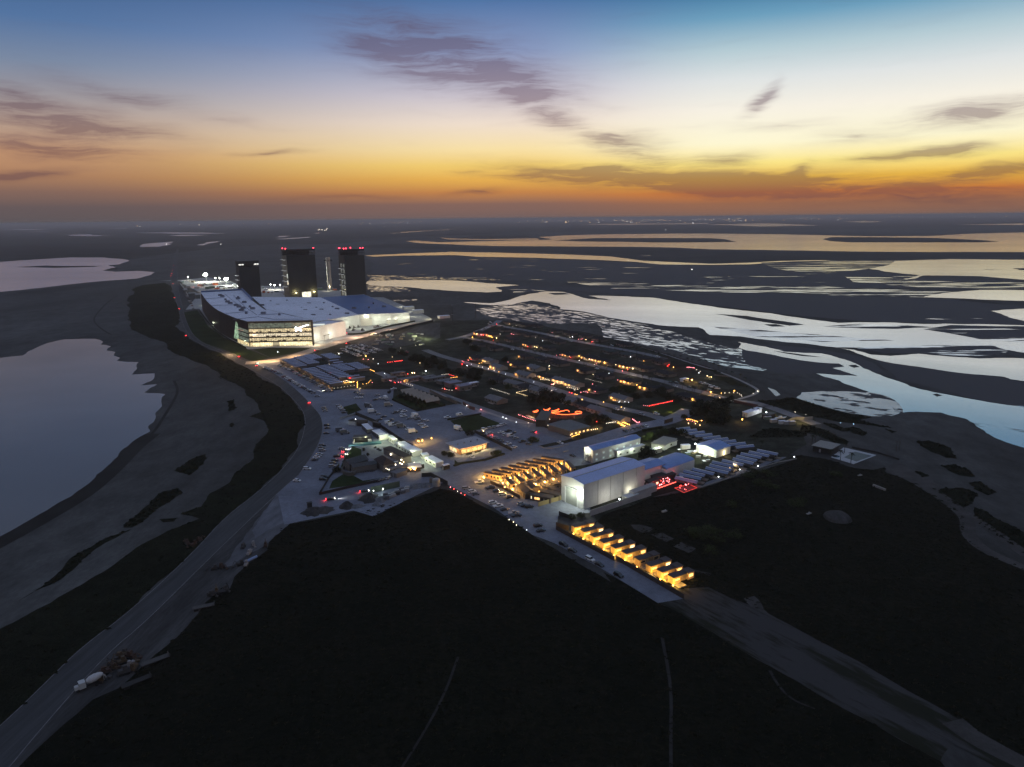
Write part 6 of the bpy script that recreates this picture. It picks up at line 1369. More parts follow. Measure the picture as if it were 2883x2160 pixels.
fence('b7:2212,1010 1870,830 1680,840', 2.6, m_fdark, 'dark board corner fence round the stone stockpile'); fence('RT:1000,405 1170,440 1330,490', 1.0, m_fdark, 'low dark fence running from the pool to the sand'); fence('A:232,668 330,800 430,880 600,965', 1.4, m_hedge, 'row of clipped dark hedging beside the factory lawn', 'hedge', 'hedge', 1.2, 0, 2)
fence('N:380,430 700,528 900,592 1100,655', 1.0, m_fdark, 'low dark rail along the shore path'); fence('a6:60,240 160,380 240,520', 3, m_wallw, 'pale wall between the parked cars and the long narrow shed', 'yard_wall', 'wall', .3, 0)
for i, (s) in enumerate(['1040,340 1180,395', '1050,395 1330,430', '1080,430 1380,470', '1130,465 1430,500', '1180,490 1480,530', '1250,520 1560,560', '1290,540 1640,590', '1330,565 1690,620', '950,300 1160,345', '830,270 1090,310']):
    fence('b3:' + s, .8, m_rail if i == 1 else m_hedge, f'garden bed hedge, {ords[i]} from the upper end beside the shore path' if i < 8 else f'garden bed hedge above the lit letters, {"lower" if i == 8 else "upper"} one', 'garden_hedge', 'hedge', 1.2, 0, 0, 'garden bed hedges')
# ---------------------------------------------------------------- the tall barn and its yard
bA, bB, bC = GP('D:1410,870 2040,650 1195,762')
d = (bB - bA); BL_ = d.length; d.normalize(); nb = Vector((-d.y, d.x, 0)); BW = abs((bC - bA).dot(nb)); brz = math.atan2(d.y, d.x)
m_barn = mat('barn_panel', (.56, .58, .57), .65, noise=dict(oct=[(.06, .08), (.5, .05)]))
barn = tag(empty('barn', (bA.x, bA.y, .12), brz), 'tall white metal barn with a blue roof and one big end door', 'barn')
b = MB(); b.box(BL_ / 2, BW / 2, 0, BL_, BW, 14.2)
b.add([(0, 0, 14.2), (0, BW, 14.2), (0, BW / 2, 15.4)], [(2, 1, 0)]); b.add([(BL_, 0, 14.2), (BL_, BW, 14.2), (BL_, BW / 2, 15.4)], [(0, 1, 2)])
for i in range(40): b.box(BL_ * (i + .5) / 40, -.02, .2, .12, .1, 13.9)
b.build('wall', [m_barn], barn)
m_broof = mat('barn_roof', (.36, .44, .70), .5, noise=dict(oct=[(.08, .08), (.5, .06)]))
b = MB(); b.gable(BL_ / 2, BW / 2, 14.26, BL_, BW, 1.2, .35)
for i in range(24): b.box(BL_ * (i + .5) / 24, BW / 4, 14.9, .1, .1, .05)
b.build('roof', [m_broof], barn); b = MB(); b.box(BL_ / 2, BW / 2, 15.42, BL_ + .4, .7, .14); b.build('ridge_cap', [m_steel], barn)
b = MB(); b.box(-.08, BW * .52, 0, .3, BW * .5, 9.2); b.build('door', [mat('barn_door', (.20, .215, .205), .6, noise=dict(oct=[(.3, .1)]))], barn)
b = MB(); b.box(-.12, BW * .52 - BW * .27, 0, .5, .7, 9.6); b.box(-.12, BW * .52 + BW * .27, 0, .5, .7, 9.6); b.box(-.12, BW * .52, 9.2, .5, BW * .5, .5); b.build('door_frame', [m_wallw], barn)
b = MB(); b.box(-.6, BW * .04 + 1.3, 8.4, .8, 2.6, .5); b.build('floodlight', [em('barn_flood', (.96, 1, .84), 14)], barn)
for f in (.22, .42, .63, .85): b = MB(); b.cyl(BL_ * f, -.2, 0, 14, .11, n=6); b.build('downpipe', [m_steel], barn)
def bp(x, y, z=0): return bA + d * x + nb * y + Vector((0, 0, z))
lamp(bp(-1.6, BW * .04 + 1.3, 8.6), (.94, 1, .80), 1700, rad=.4); lamp(bp(-3.5, BW * .5, 7), (.94, 1, .80), 1300, rad=.5)
lamp(bp(BL_ * .62, -4, 2.6), (1, .86, .56), 900, rad=.25); lamp(bp(BL_ * .74, -3, 2.6), (1, .9, .66), 900, rad=.25); lamp(bp(BL_ * .35, -7, 3.0), (1, .90, .70), 700, rad=.25)
b = MB(); b.box(0, 0, 2.7, 9, 4.6, .2); b.box(-4, -2, 0, .15, .15, 2.7); b.box(4, -2, 0, .15, .15, 2.7); b.box(0, 2.1, 0, 8.6, .2, 2.7)
tag(b.build('lean_to', [m_wallw], None, bp(BL_ * .62, -6, .12), brz), 'small flat lean-to with a bright lamp beside the barn wall', 'lean-to')
tag(MB().box(0, 0, 0, 19, 4, 3.6).box(0, 0, 3.62, 19.4, 4.4, .15).build('low_store', [m_fwhite], None, bp(BL_ * .86, -5.0, .12), brz), 'long low white store between the barn and its wall', 'store')
def stand(s, z, label, c_='pale', power=0, r_=.3, grp='yard lamps', lc=None): return bulb(s, z, label, c_, power, r_, grp, True, 'lamp_post', lc)
stand('D:1785,765', 3.4, 'white lamp post by the small lean-to at the barn wall', 'cool', 260, .36)
# two-storey block
BN = [0]
def block(s, Hh, label, name, wall, roof, style='flat', rise=1.0, win=0, wm=None, cat='building', over=.4, rows=1, group=None):
    BN[0] += 1; Hh += .017 * (BN[0] % 7)
    c_, rz, L, W_ = fit3(s, Hh)
    t_ = tag(empty(name, (c_.x, c_.y, .12), rz), label, cat, group)
    b = MB(); b.box(0, 0, 0, L, W_, Hh)
    if style == 'gable':
        for e_ in (-1, 1): b.add([(e_ * L / 2, -W_ / 2, Hh), (e_ * L / 2, W_ / 2, Hh), (e_ * L / 2, 0, Hh + rise)], [(0, 1, 2) if e_ > 0 else (2, 1, 0)])
    b.build('wall', [wall], t_)
    b = MB()
    if style == 'gable': b.gable(0, 0, Hh + .04, L, W_, rise, over)
    elif style == 'hip': b.hip(0, 0, Hh + .02, L, W_, rise, over)
    elif style == 'barrel':
        for k in range(8):
            a0, a1 = math.pi * k / 8, math.pi * (k + 1) / 8
            b.add([(-L / 2, -math.cos(a0) * W_ / 2, Hh + .03 + math.sin(a0) * rise), (L / 2, -math.cos(a0) * W_ / 2, Hh + .03 + math.sin(a0) * rise), (L / 2, -math.cos(a1) * W_ / 2, Hh + .03 + math.sin(a1) * rise), (-L / 2, -math.cos(a1) * W_ / 2, Hh + .03 + math.sin(a1) * rise)], [(0, 1, 2, 3)])
    else: b.box(0, 0, Hh + .02, L + over * 2, W_ + over * 2, .3)
    b.build('roof', [roof], t_)
    for r_ in range(rows):
        for i in range(win):
            for sd_ in (-1, 1):
                b = MB(); b.box(-L / 2 + (i + .5) * L / win, sd_ * (W_ / 2 + .03), 1.1 + r_ * 3.4, 1.6, .08, 1.2); b.build('window', [wm or m_win_off], t_)
    b = MB(); b.box(-L / 2 - .04, W_ * .1, .02, .1, 1.2, 2.2); b.build('door', [m_steel], t_)
    return t_, c_, rz, L, W_
m_rblue = mat('blue_metal_roof', (.17, .27, .56), .45, noise=dict(oct=[(.15, .1), (1, .06)]), spec=.5)
two, c_, rz, L, W_ = block('D:1512,252 2002,122 1378,228', 8.4, 'two-storey pale block with a blue roof and an outside stair behind the barn', 'two_storey_block', m_wallw, m_rblue, 'gable', 1.2, 7, em('office_strip', (.7, .85, .8), .25), rows=2)
b = MB()
for k in range(9): b.box(-L / 2 - 2.2 - k * .5, -W_ * .1, 4.0 - k * .45, .6, 1.3, .12)
b.box(-L / 2 - 1.2, -W_ * .1, 4.1, 1.8, 3.2, .12)
for x, y in ((-2, -1.4), (-2, 1.4), (-.4, -1.4), (-.4, 1.4)): b.box(-L / 2 + x, -W_ * .1 + y, 0, .12, .12, 5.2)
b.build('stair', [m_dark], two)
uv = Vector((math.cos(rz), math.sin(rz), 0)); vv = Vector((-uv.y, uv.x, 0))
lamp(c_ - uv * (L / 2 + 2) + vv * 1 + Vector((0, 0, 7.4)), (.94, 1, .8), 620, rad=.3); lamp(c_ - vv * (W_ / 2 + 5) + uv * L * .1 + Vector((0, 0, 6)), (.9, 1, .85), 260, rad=.4)
block('D:1760,265 2045,200 1745,250', 4.0, 'lower white wing with a canopy beside the two-storey block', 'low_wing', m_wallw, m_roof, win=4)
for s in ('D:1800,330', 'D:1930,300', 'D:2010,250'): lamp((*g1(s).xy, 3.4), (.90, 1, .72), 260, rad=.3)
hA, *_ = block('E:425,822 640,757 330,742', 8.0, 'blue-roofed low hangar joined to the far end of the barn', 'hangar', m_wallw, m_rblue, 'gable', 1.2); block('E:650,822 942,718 548,712', 6.0, 'long blue-roofed hangar beyond the low hangar, with a barrel roof', 'hangar', m_wallw, m_rblue, 'barrel', 1.6)
b = MB(); b.box(0, 0, 0, 5, .2, 1.1); tag(b.build('lit_sign', [em('orange_sign_glow', (1, .42, .12), 2.2)], None, G(many('E:577,808')[0], 5.0) + Vector((0, -1.0, 0)), R(37)), 'orange lit strip window on the hangar wall above the red decks', 'sign')
wk, c_, rz, L, W_ = block('c3:420,492 690,408 800,612', 5.2, 'white gabled workshop with a brightly lit open front', 'workshop', m_wallw, m_rblue, 'flat', 1)
for ch in list(wk.children):
    if ch.name.startswith(('roof', 'door')): bpy.data.objects.remove(ch)
b = MB(); b.add([(L / 2 + .02, -W_ / 2, 5.2), (L / 2 + .02, W_ / 2, 5.2), (L / 2 + .02, 0, 6.6), (-L / 2 - .02, -W_ / 2, 5.2), (-L / 2 - .02, W_ / 2, 5.2), (-L / 2 - .02, 0, 6.6)], [(0, 1, 2), (5, 4, 3)]); b.build('gable_end', [m_wallw], wk)
b = MB(); b.gable(0, 0, 5.24, L, W_, 1.4, .5); b.build('roof', [m_rblue], wk)
b = MB(); b.box(-L / 2 - .06, 0, .1, .16, W_ * .72, 3.9); b.build('door', [lit_glass('workshop_light', (1, .95, .72), 2.4, (.5, .5, .5), .5)], wk)
uv = Vector((math.cos(rz), math.sin(rz), 0)); vv = Vector((-uv.y, uv.x, 0))
for q in (-.3, .0, .3): lamp(c_ - uv * (L / 2 + 3) + vv * W_ * q + Vector((0, 0, 3.4)), (.95, 1, .76), 420, rad=.4)
b = MB(); b.box(L * .05, -W_ / 2 - .06, .3, 1.8, .14, 3.0); b.build('side_door', [e_winp], wk); lamp(c_ - vv * (W_ / 2 + 2) + uv * L * .05 + Vector((0, 0, 2)), (1, .78, .42), 220, rad=.2)
stand('c3:398,495', 5.0, 'white star-bright lamp at the left corner of the lit workshop', 'cool', 500, .5)
for s, lb in (('E:495,548 630,575 655,485', 'left of two pale flat-topped storage boxes near the workshop'), ('E:640,560 760,520 670,480', 'right of two pale flat-topped storage boxes near the workshop')): block(s, 3.2, lb, 'storage_shed', m_wallw, mat('dusty_membrane', (.28, .28, .25), .8), cat='shed', group='pale storage boxes', win=1)
for s in ('E:450,560', 'E:440,510', 'E:560,640', 'E:800,640', 'E:900,690', 'E:1000,740'): lamp((*g1(s).xy, 5), (.96, 1, .60), 560, rad=.4)
container('E:845,605', 6, 2.6, 3, ycol[0], 'small pale tank container in front of the lit workshop', .2, 'container'); container('E:540,645', 8, 3.4, 3, ycol[1], 'grey cabin at the end of the long blue-roofed hangar', .6, 'container'); container('E:780,650', 2.2, 1.6, 2.6, mat('dark_box', (.03, .03, .03), .7), 'small dark box standing above the hangar roof line', .5, 'container')
rk_ = random.Random(2)
for i, (x, y) in enumerate(((900, 640), (940, 650), (870, 665), (980, 700), (1060, 680), (1100, 690), (1040, 750), (1080, 735))): container(f'E:{x},{y}', rk_.uniform(2, 4), rk_.uniform(1, 2), rk_.uniform(.8, 1.8), ycol[(0, 4, 3, 1)[i % 4]], f'{["white", "tan", "green", "grey"][i % 4]} crate, {ords[i]} from the left in front of the lit workshop', rk_.uniform(0, 3), 'crate', 'crates before the workshop', 'crate')
# red decks
for s, lb, lit, n_ in (('E:430,1000 545,1042 748,970 625,885', 'raised red-lit deck crowded with lamp tables beside the barn', 1.0, 34), ('E:735,1022 830,1070 968,1020 885,985', 'lower pink-edged deck with a few lamp tables', .35, 9)):
    pts = GP(s); o = pts[0]; t_ = tag(empty('terrace', (o.x, o.y, .12)), lb, 'terrace'); hh = .9 if lit == 1 else .3
    b = MB(); b.prism([(p.x - o.x, p.y - o.y) for p in pts], 0, hh); b.build('deck', [mat('red_deck_boards', (.10, .03, .03), .8)], t_)
    b = MB()
    for p, q in zip(pts, pts[1:] + pts[:1]): b.tube([(p.x - o.x, p.y - o.y, hh + .25), (q.x - o.x, q.y - o.y, hh + .25)], .16, 5)
    if lit == 1: b.f, b.m = b.f[:10], b.m[:10]
    b.build('edge_light', [em('red_edge_light', (1, .10, .07), 5 if lit == 1 else .5)], t_)
    for i in range(n_):
        u_, v_ = rk_.uniform(.06, .94), rk_.uniform(.08, .92); p = pts[0] * (1 - u_) * (1 - v_) + pts[1] * u_ * (1 - v_) + pts[2] * u_ * v_ + pts[3] * (1 - u_) * v_
        b = MB(); x, y = p.x - o.x, p.y - o.y; b.cyl(x, y, hh, hh + .75, .06, n=5); b.cyl(x, y, hh + .75, hh + .8, .5, n=8); tb = b.build('table', [m_dark], t_)
        b = MB(); b.ball(x, y, hh + 1.1, .2 if i % 3 else .3); b.build('lamp', [e_pink if i % 4 else e_red], tb)
    cc_ = sum(pts, Vector()) / 4
    for k in range(4): lamp(((pts[k] + cc_) / 2 + Vector((0, 0, 2.6))), (1, .10, .10), 190 * lit, rad=.3)
block('E:430,935 535,905 475,955', 3.4, 'dark hut with two lit windows on the corner of the red-lit deck', 'bar_hut', m_fdark, m_dark, win=2, wm=e_winp, cat='hut'); block('E:480,880 690,840 560,905', 3.2, 'long dark hut behind the red-lit deck', 'bar_hut', m_fdark, m_dark, cat='hut')
for i, (x, y) in enumerate(((638, 862), (662, 866), (688, 872), (712, 880), (735, 870))): bulb(f'E:{x},{y}', 2.2, f'pink-red lamp, {ords[i]} from the left behind the red-lit deck', 'red', 30, .28, 'red lamps behind the deck', True)
b = MB(); b.ball(0, 0, 1.2, 2.2, n=14, k=8); tag(b.build('dome_tent', [m_wallw], None, g1('E:798,945')), 'small pale dome tent before the first metal-roofed cottage', 'dome tent')
for i, s in enumerate(('1190,898', '1410,822', '1600,785', '1975,690')): bulb('E:' + s, .6, f'white path lamp, {ords[i]} from the left before the lower cottages', 'cool', 25, .28, 'path lamps before the cottages')
sheets('terrace_path', [GP('E:1030,990 1060,955 1150,920 1250,905 1200,935'), GP('E:1300,895 1360,855 1440,820 1500,828 1400,875'), GP('E:1560,800 1680,735 1760,740 1640,795'), GP('E:1740,740 1850,690 1900,690 1800,740')], .14, mat('terrace_paving', (.13, .14, .17), .85))
fence('E:1000,1010 1200,945 1480,850 1800,750 2000,712', .5, m_path, 'low pale edging wall between the cottages and the dark field', 'edging_wall', 'wall', .3, 0)
# pool
sheet('pool_deck', GP('RT:850,472 940,402 1172,456 1010,520'), .16, mat('pool_paving', (.42, .44, .46), .8)); pz = fit3('RT:940,470 1035,502 1030,425'); pw = GP('RT:942,472 1030,502 1140,462 1020,432')
tag(MB().prism([(p.x - pw[0].x, p.y - pw[0].y) for p in pw], 0, .05).build('pool', [mat('pool_water', (.03, .036, .042), .3, spec=.2)], None, (pw[0].x, pw[0].y, .18)), 'dark rectangular swimming pool in a white deck', 'pool')
tag(MB().cyl(0, 0, 0, .06, 2.4, n=16).build('plunge_pool', [mat('plunge_water', (.03, .045, .06), .05)], None, g1('RT:885,465') + Vector((0, 0, .2))), 'small round dark plunge pool at the left of the deck', 'pool')
pv_, *_ = block('RT:850,415 905,382 705,400', 3.6, 'flat pale-roofed open pavilion left of the pool', 'pavilion', m_fdark, mat('pavilion_roof', (.26, .26, .24), .8), cat='pavilion', over=.8)
b = MB(); b.box(0, 0, 0, 1, 8, 1.2); tag(b.build('pale_slab', [m_path], None, g1('RT:1190,690'), .4), 'small white flat tank lid lying in the dark field', 'tank')
pts = GP('RT:790,868 850,858 940,865 1008,915 990,940 880,940 800,905'); o = sum(pts, Vector()) / len(pts); b = MB(); n = len(pts)
pp = smooth(pts, 2, True); n = len(pp); vs_ = []
for k, (f, z) in enumerate(((1, 0), (.9, 1.3), (.7, 2.2), (.35, 2.7), (.05, 2.8))): vs_ += [((p.x - o.x) * f, (p.y - o.y) * f, z) for p in pp]
fs_ = [(k * n + i, k * n + (i + 1) % n, (k + 1) * n + (i + 1) % n, (k + 1) * n + i) for k in range(4) for i in range(n)]; b.add(vs_, fs_); b.f = [tuple(reversed(f)) if False else f for f in b.f]
tag(b.build('gravel_mound', [m_grav], None, (o.x, o.y, .08)), 'low oval gravel mound alone in the dark field', 'mound')
for s, lb, r_ in (('RT:695,870', 'short pale pipe length beside the gravel mound', .5), ('E:628,1260', 'pale block lying in the dark field below the barn', .8), ('RT:1055,600', 'scatter of pale boards near the pool path', .5)):
    b = MB(); b.box(0, 0, 0, 3, 1.2, r_); b.box(1.2, .9, 0, 1.5, .5, r_ * .7, .6); tag(b.build('rubble_piece', [m_path], None, g1(s), .5), lb, 'rubble')
# ---------------------------------------------------------------- restaurant, site cabins, halls
rs_, c_, rz, L, W_ = block('D:130,235 405,172 10,180', 4.2, 'flat pale-roofed restaurant with amber-lit open sides', 'restaurant', m_wood, mat('pale_flat_roof', (.33, .34, .38), .6, noise=dict(oct=[(.2, .1)])), over=1.6, cat='restaurant')
b = MB(); b.box(0, -W_ / 2 - .06, .6, L * .9, .12, 2.2); b.build('window', [lit_glass('restaurant_light', (1, .62, .22), 1.9, (.5, .5, .5), .7)], rs_); b = MB(); b.box(-L / 2 - .06, W_ * .1, .4, .12, W_ * .6, 2.4); b.build('window', [lit_glass('restaurant_light_end', (1, .75, .4), 1.6, (.5, .5, .5), .6)], rs_)
for k in range(4): b = MB(); b.cyl(-L / 2 + (k + .5) * L / 4, 0, 4.5, 5.4, .6, n=8); b.build('roof_unit', [m_unit], rs_)
for k in range(6): b = MB(); b.box(-L / 2 + k * L / 5, -W_ / 2 - 1.4, 0, .2, .2, 4.2); b.build('post', [m_dark], rs_)
uv = Vector((math.cos(rz), math.sin(rz), 0)); vv = Vector((-uv.y, uv.x, 0))
for f in (-.4, -.2, 0, .2, .4): lamp(c_ + uv * L * f - vv * (W_ / 2 + 1.6) + Vector((0, 0, 3.0)), (1, .64, .24), 480, rad=.25)
lamp(c_ - uv * (L / 2 + 1.4) + Vector((0, 0, 3.0)), (1, .7, .34), 500, rad=.25); lamp(c_ - uv * (L / 2 + 1.4) - vv * W_ * .3 + Vector((0, 0, 3.0)), (1, .62, .26), 260, rad=.25)
for k, f in enumerate((-.25, .1)): b = MB(); b.box(0, 0, 0, L * .22, .9, .8); tag(b.build('planter', [m_hedge], None, c_ + uv * L * f - vv * (W_ / 2 + 2.4) + Vector((0, 0, .15)), rz), f"{'left' if k == 0 else 'right'} clipped planter before the restaurant's amber windows", 'planter')
for i, (s, H_, lb, wm) in enumerate((('b8:870,262 985,372 985,238', 3.2, 'grey-lilac site cabin, topmost of the line behind the dark wall', m_cotw), ('b8:1085,392 1215,478 1215,350', 3.2, 'grey-lilac site cabin, second in the line behind the dark wall', m_cotw), ('b8:1215,482 1235,505 1405,455', 3.2, 'white cabin end facing the lit yard, second in line', m_wallw), ('b8:1420,505 1530,585 1500,490', 3.2, 'white site cabin nearest the fish-shaped pond, third in line', m_wallw), ('b8:1575,648 1740,752 1745,605', 3.2, 'white site cabin, upper of the long pair in the lit yard', m_wallw), ('b8:1745,755 1925,845 1905,690', 3.2, 'white site cabin, lower of the long pair in the lit yard', m_wallw),
   ('b7:1735,430 1970,555 1900,400', 3.0, 'white site cabin alone at the lane end of the lit yard', m_wallw), ('b7:1648,350 1690,395 1790,335', 2.4, 'small white shed between the site cabins and the lone cabin', m_wallw), ('b7:2095,592 2212,560 2110,620', 2.6, 'dark low trailer beside the lone white cabin', m_fdark))):
    block(s, H_, lb.replace('nearest the fish-shaped pond, ', 'beside the lit yard, '), 'site_cabin', wm, m_roof, cat='site cabin', over=.1, win=3, group='site cabins of the lit yard')
for s, pw, z in (('b8:1300,620', 1500, 5), ('b8:1230,690', 1300, 5), ('b8:1500,670', 900, 5), ('b8:1640,800', 800, 5), ('b8:850,640', 700, 4), ('b8:960,620', 600, 4), ('b7:1480,430', 1500, 5), ('b7:1620,520', 1600, 5), ('b7:1790,640', 1500, 5), ('b7:1200,190', 600, 5), ('b7:1750,560', 700, 4)): lamp((*g1(s).xy, z), (.95, 1, .58), pw * .6, rad=.4)
fence('b8:700,690 740,600 1075,640', 2.4, m_wallw, 'pale lit screen round the small blue plot', 'screen_wall', 'wall', .2, 3); tag(MB().box(0, 0, 0, 22, 4, 1.2).build('blue_tank', [mat('teal_panel', (.03, .12, .15), .6)], None, g1('b8:940,680'), R(14)), 'long low teal trough in the small lit plot', 'trough')
block('b8:690,545 1050,540 740,490', 3.2, 'dark shed roof above the small lit plot', 'plot_shed', m_fdark, m_dark, cat='shed'); block('b8:600,185 745,205 650,150', 3.2, 'dark hut with a pale lit back at the yard gate', 'gate_hut', m_wallw, m_fdark, cat='hut'); block('b8:770,215 915,225 780,160', 3.0, 'brown gabled hut right of the yard gate hut', 'gate_hut', m_fwood, m_fwood, 'gable', .8, cat='hut'); block('b8:1095,215 1225,250 1105,195', 3.4, 'small dark corner hut on the long dark wall', 'corner_hut', m_fdark, m_dark, cat='hut'); lamp((*g1('b8:720,215').xy, 3.2), (.9, 1, .82), 300, rad=.2); bulb('b8:745,157', 4, 'white lamp beside the yard gate hut', 'cool', 0, .3, 'yard lamps')
m_hall = mat('hall_roof', (.040, .030, .028), .9, noise=dict(oct=[(.5, .2)])); m_hall2 = mat('hall_roof_slate', (.05, .06, .068), .85, noise=dict(oct=[(.5, .2)]))
block('b7:690,470 880,600 870,385', 4.5, 'dark brown hipped hall beside the lamp-lit bar yard', 'hall', m_hw, m_hall, 'hip', 3.0, cat='hall'); block('b7:880,240 1310,440 1040,210', 4.0, 'dark flat-roofed hall behind the brown hipped hall', 'hall', m_hw, m_hall, 'flat', cat='hall'); block('b7:175,575 560,470 330,430', 4.5, 'dark slate gabled hall at the tip of the triangular lawn', 'hall', m_hw, m_hall2, 'gable', 2.2, cat='hall'); block('b7:250,640 740,560 260,570', 4.0, 'long grey lean-to in front of the slate gabled hall', 'hall', m_hw, m_hall2, 'gable', 1.2, cat='hall')
bh, c_, rz, L, W_ = block('b7:1030,700 1370,620 1010,660', 2.6, 'grey barrel-roofed bar in the walled yard', 'bar_shed', m_hw, m_sh2, 'barrel', 1.2, cat='bar'); block('b7:1150,775 1370,695 1090,720', 2.6, 'grey flat roof at the near corner of the walled bar yard', 'bar_shed', m_hw, m_sh2, 'flat', cat='bar'); block('b7:1430,640 1650,620 1470,545', 3.0, 'pale sail canopy glowing over the bar yard', 'canopy', m_fwood, m_wallw, 'gable', 1.2, cat='canopy', over=.6)
sail = GP('b7:900,590 1080,515 1195,500 1100,535', 4.5); tag(MB().add([(p.x - sail[0].x, p.y - sail[0].y, 4.5) for p in sail] + [(p.x - sail[0].x, p.y - sail[0].y, 4.35) for p in sail], [(0, 1, 2, 3), (7, 6, 5, 4), (0, 4, 5, 1), (1, 5, 6, 2), (2, 6, 7, 3), (3, 7, 4, 0)]).build('shade_sail', [m_wallw], None, (sail[0].x, sail[0].y, 0)), 'slim white shade sail beside the brown hipped hall', 'shade sail')
for i, (x, y, c_k, pw, r_) in enumerate(((908, 645, 'pale', 0, .3), (935, 662, 'pale', 0, .3), (963, 677, 'pale', 0, .3), (1000, 690, 'pale', 20, .45), (1035, 380, 'pale', 120, .6), (1130, 592, 'pale', 60, .55), (1160, 372, 'pale', 0, .3), (1220, 425, 'pale', 100, .5), (1230, 555, 'warm', 60, .4), (1255, 490, 'pale', 120, .5), (1265, 575, 'warm', 120, .45), (1285, 455, 'pale', 60, .4), (1310, 440, 'pale', 100, .55), (1330, 400, 'pale', 0, .35), (1300, 530, 'warm', 90, .35), (1395, 650, 'warm', 40, .3), (1430, 665, 'amber', 60, .35), (1450, 690, 'amber', 50, .3), (1480, 650, 'amber', 60, .35), (1515, 675, 'pale', 260, .75), (1550, 660, 'amber', 60, .4), (1540, 690, 'amber', 80, .4), (1610, 560, 'pale', 60, .35), (1520, 540, 'pale', 60, .35), (1665, 620, 'pale', 30, .3))):
    bulb(f'b7:{x},{y}', 2.6, f'{dict(pale="pale", warm="warm", amber="amber")[c_k]} lamp, {ords[i]} from the left in and around the walled bar yard', c_k, pw, r_ * .8, 'lamps of the walled bar yard')
# half-built oval hull beside the slate hall
pts = smooth(GP('b7:0,720 60,665 180,650 300,700 330,790 200,825 60,800'), 2, True); o = sum(pts, Vector()) / len(pts); b = MB(); n = len(pts)
b.add([((p.x - o.x), (p.y - o.y), 0) for p in pts] + [((p.x - o.x) * 1.02, (p.y - o.y) * 1.02, 2.2) for p in pts] + [((p.x - o.x) * .86, (p.y - o.y) * .86, 2.2) for p in pts] + [((p.x - o.x) * .84, (p.y - o.y) * .84, .3) for p in pts], [(k * n + i, k * n + (i + 1) % n, (k + 1) * n + (i + 1) % n, (k + 1) * n + i) for k in range(3) for i in range(n)])
tag(b.build('oval_terrace', [mat('terrace_stone', (.10, .095, .09), .85, noise=dict(oct=[(.6, .2)]))], None, (o.x, o.y, .14)), 'dark oval stone terrace ring on the triangular lawn', 'terrace')
for i in range(16):
    p = g1(f'b7:{330 + (i % 8) * 48 + rk_.uniform(-12, 12)},{690 + (i // 8) * 60 - (i % 8) * 5 + rk_.uniform(-10, 10)}'); b = MB(); b.cyl(0, 0, 0, .75, .08, n=5); b.cyl(0, 0, .75, .82, .8, n=8)
    for k in range(4): b.box(math.cos(k * 1.57) * 1.1, math.sin(k * 1.57) * 1.1, 0, .45, .45, .8)
    tag(b.build('garden_table', [mat('garden_furniture', (.09, .085, .08), .8)], None, (p.x, p.y, .15)), f'dark garden table, {ords[i % 8]} from the left in the {"far" if i < 8 else "near"} row below the slate hall', 'table', 'garden tables below the slate hall')
sheet('terrace_paving', GP('b7:420,225 640,260 900,330 1000,400 760,470 560,450 430,330'), .16, mat('grey_terrace', (.15, .16, .175), .85, noise=dict(world=True, oct=[(.2, .2), (1, .15)])))
rows_ = [('b7:470,300', 2.6), ('b7:575,390', 2.6), ('b7:700,240', 1.2), ('b7:760,270', 1.2), ('b7:820,290', 1.2)]
for i, (s, h) in enumerate(rows_): tree(s, 1.4, h, f'clipped dark shrub, {ords[i]} from the left on the grey terrace', 'shrubs on the grey terrace', 'dark', 'terrace_shrub')
# sawtooth tent
a, c_, e_ = GP('a7:900,425 1475,655 1100,352', 5.0); d = c_ - a; TL = d.length; d.normalize(); nv = Vector((-d.y, d.x, 0)); TWd = abs((e_ - a).dot(nv)); trz = math.atan2(d.y, d.x)
if (e_ - a).dot(nv) < 0: nv = -nv
tt_ = tag(empty('sawtooth_tent', (a.x, a.y, .12), trz), 'beige tent roof folded into seven sharp ridges behind dark trees', 'tent'); sgn = 1 if (e_ - a).dot(Vector((-d.y, d.x, 0))) > 0 else -1
b = MB(); nz_ = 7
for k in range(nz_):
    x0, x1 = TL * k / nz_, TL * (k + 1) / nz_; xm = (x0 + x1) / 2
    for (xa, za), (xb, zb) in (((x0, 3.4), (xm, 5.8)), ((xm, 5.8), (x1, 3.4))):
        q = [(xa, 0, za), (xb, 0, zb), (xb, sgn * TWd, zb), (xa, sgn * TWd, za)]; b.add(q, [(0, 1, 2, 3) if sgn > 0 else (3, 2, 1, 0)])
b.build('roof', [mat('beige_canvas', (.30, .265, .225), .9, noise=dict(oct=[(.15, .1), (1, .06)]))], tt_)
b = MB()
for k in range(nz_ + 1):
    for y in (.2, TWd - .2): b.box(TL * k / nz_, sgn * y, 0, .2, .2, 3.3)
tag(b.build('post', [m_dark], tt_)); b = MB(); b.box(TL / 2, sgn * (TWd - .5), 0, TL, .2, 3.2); b.build('back_wall', [m_ftan], tt_)
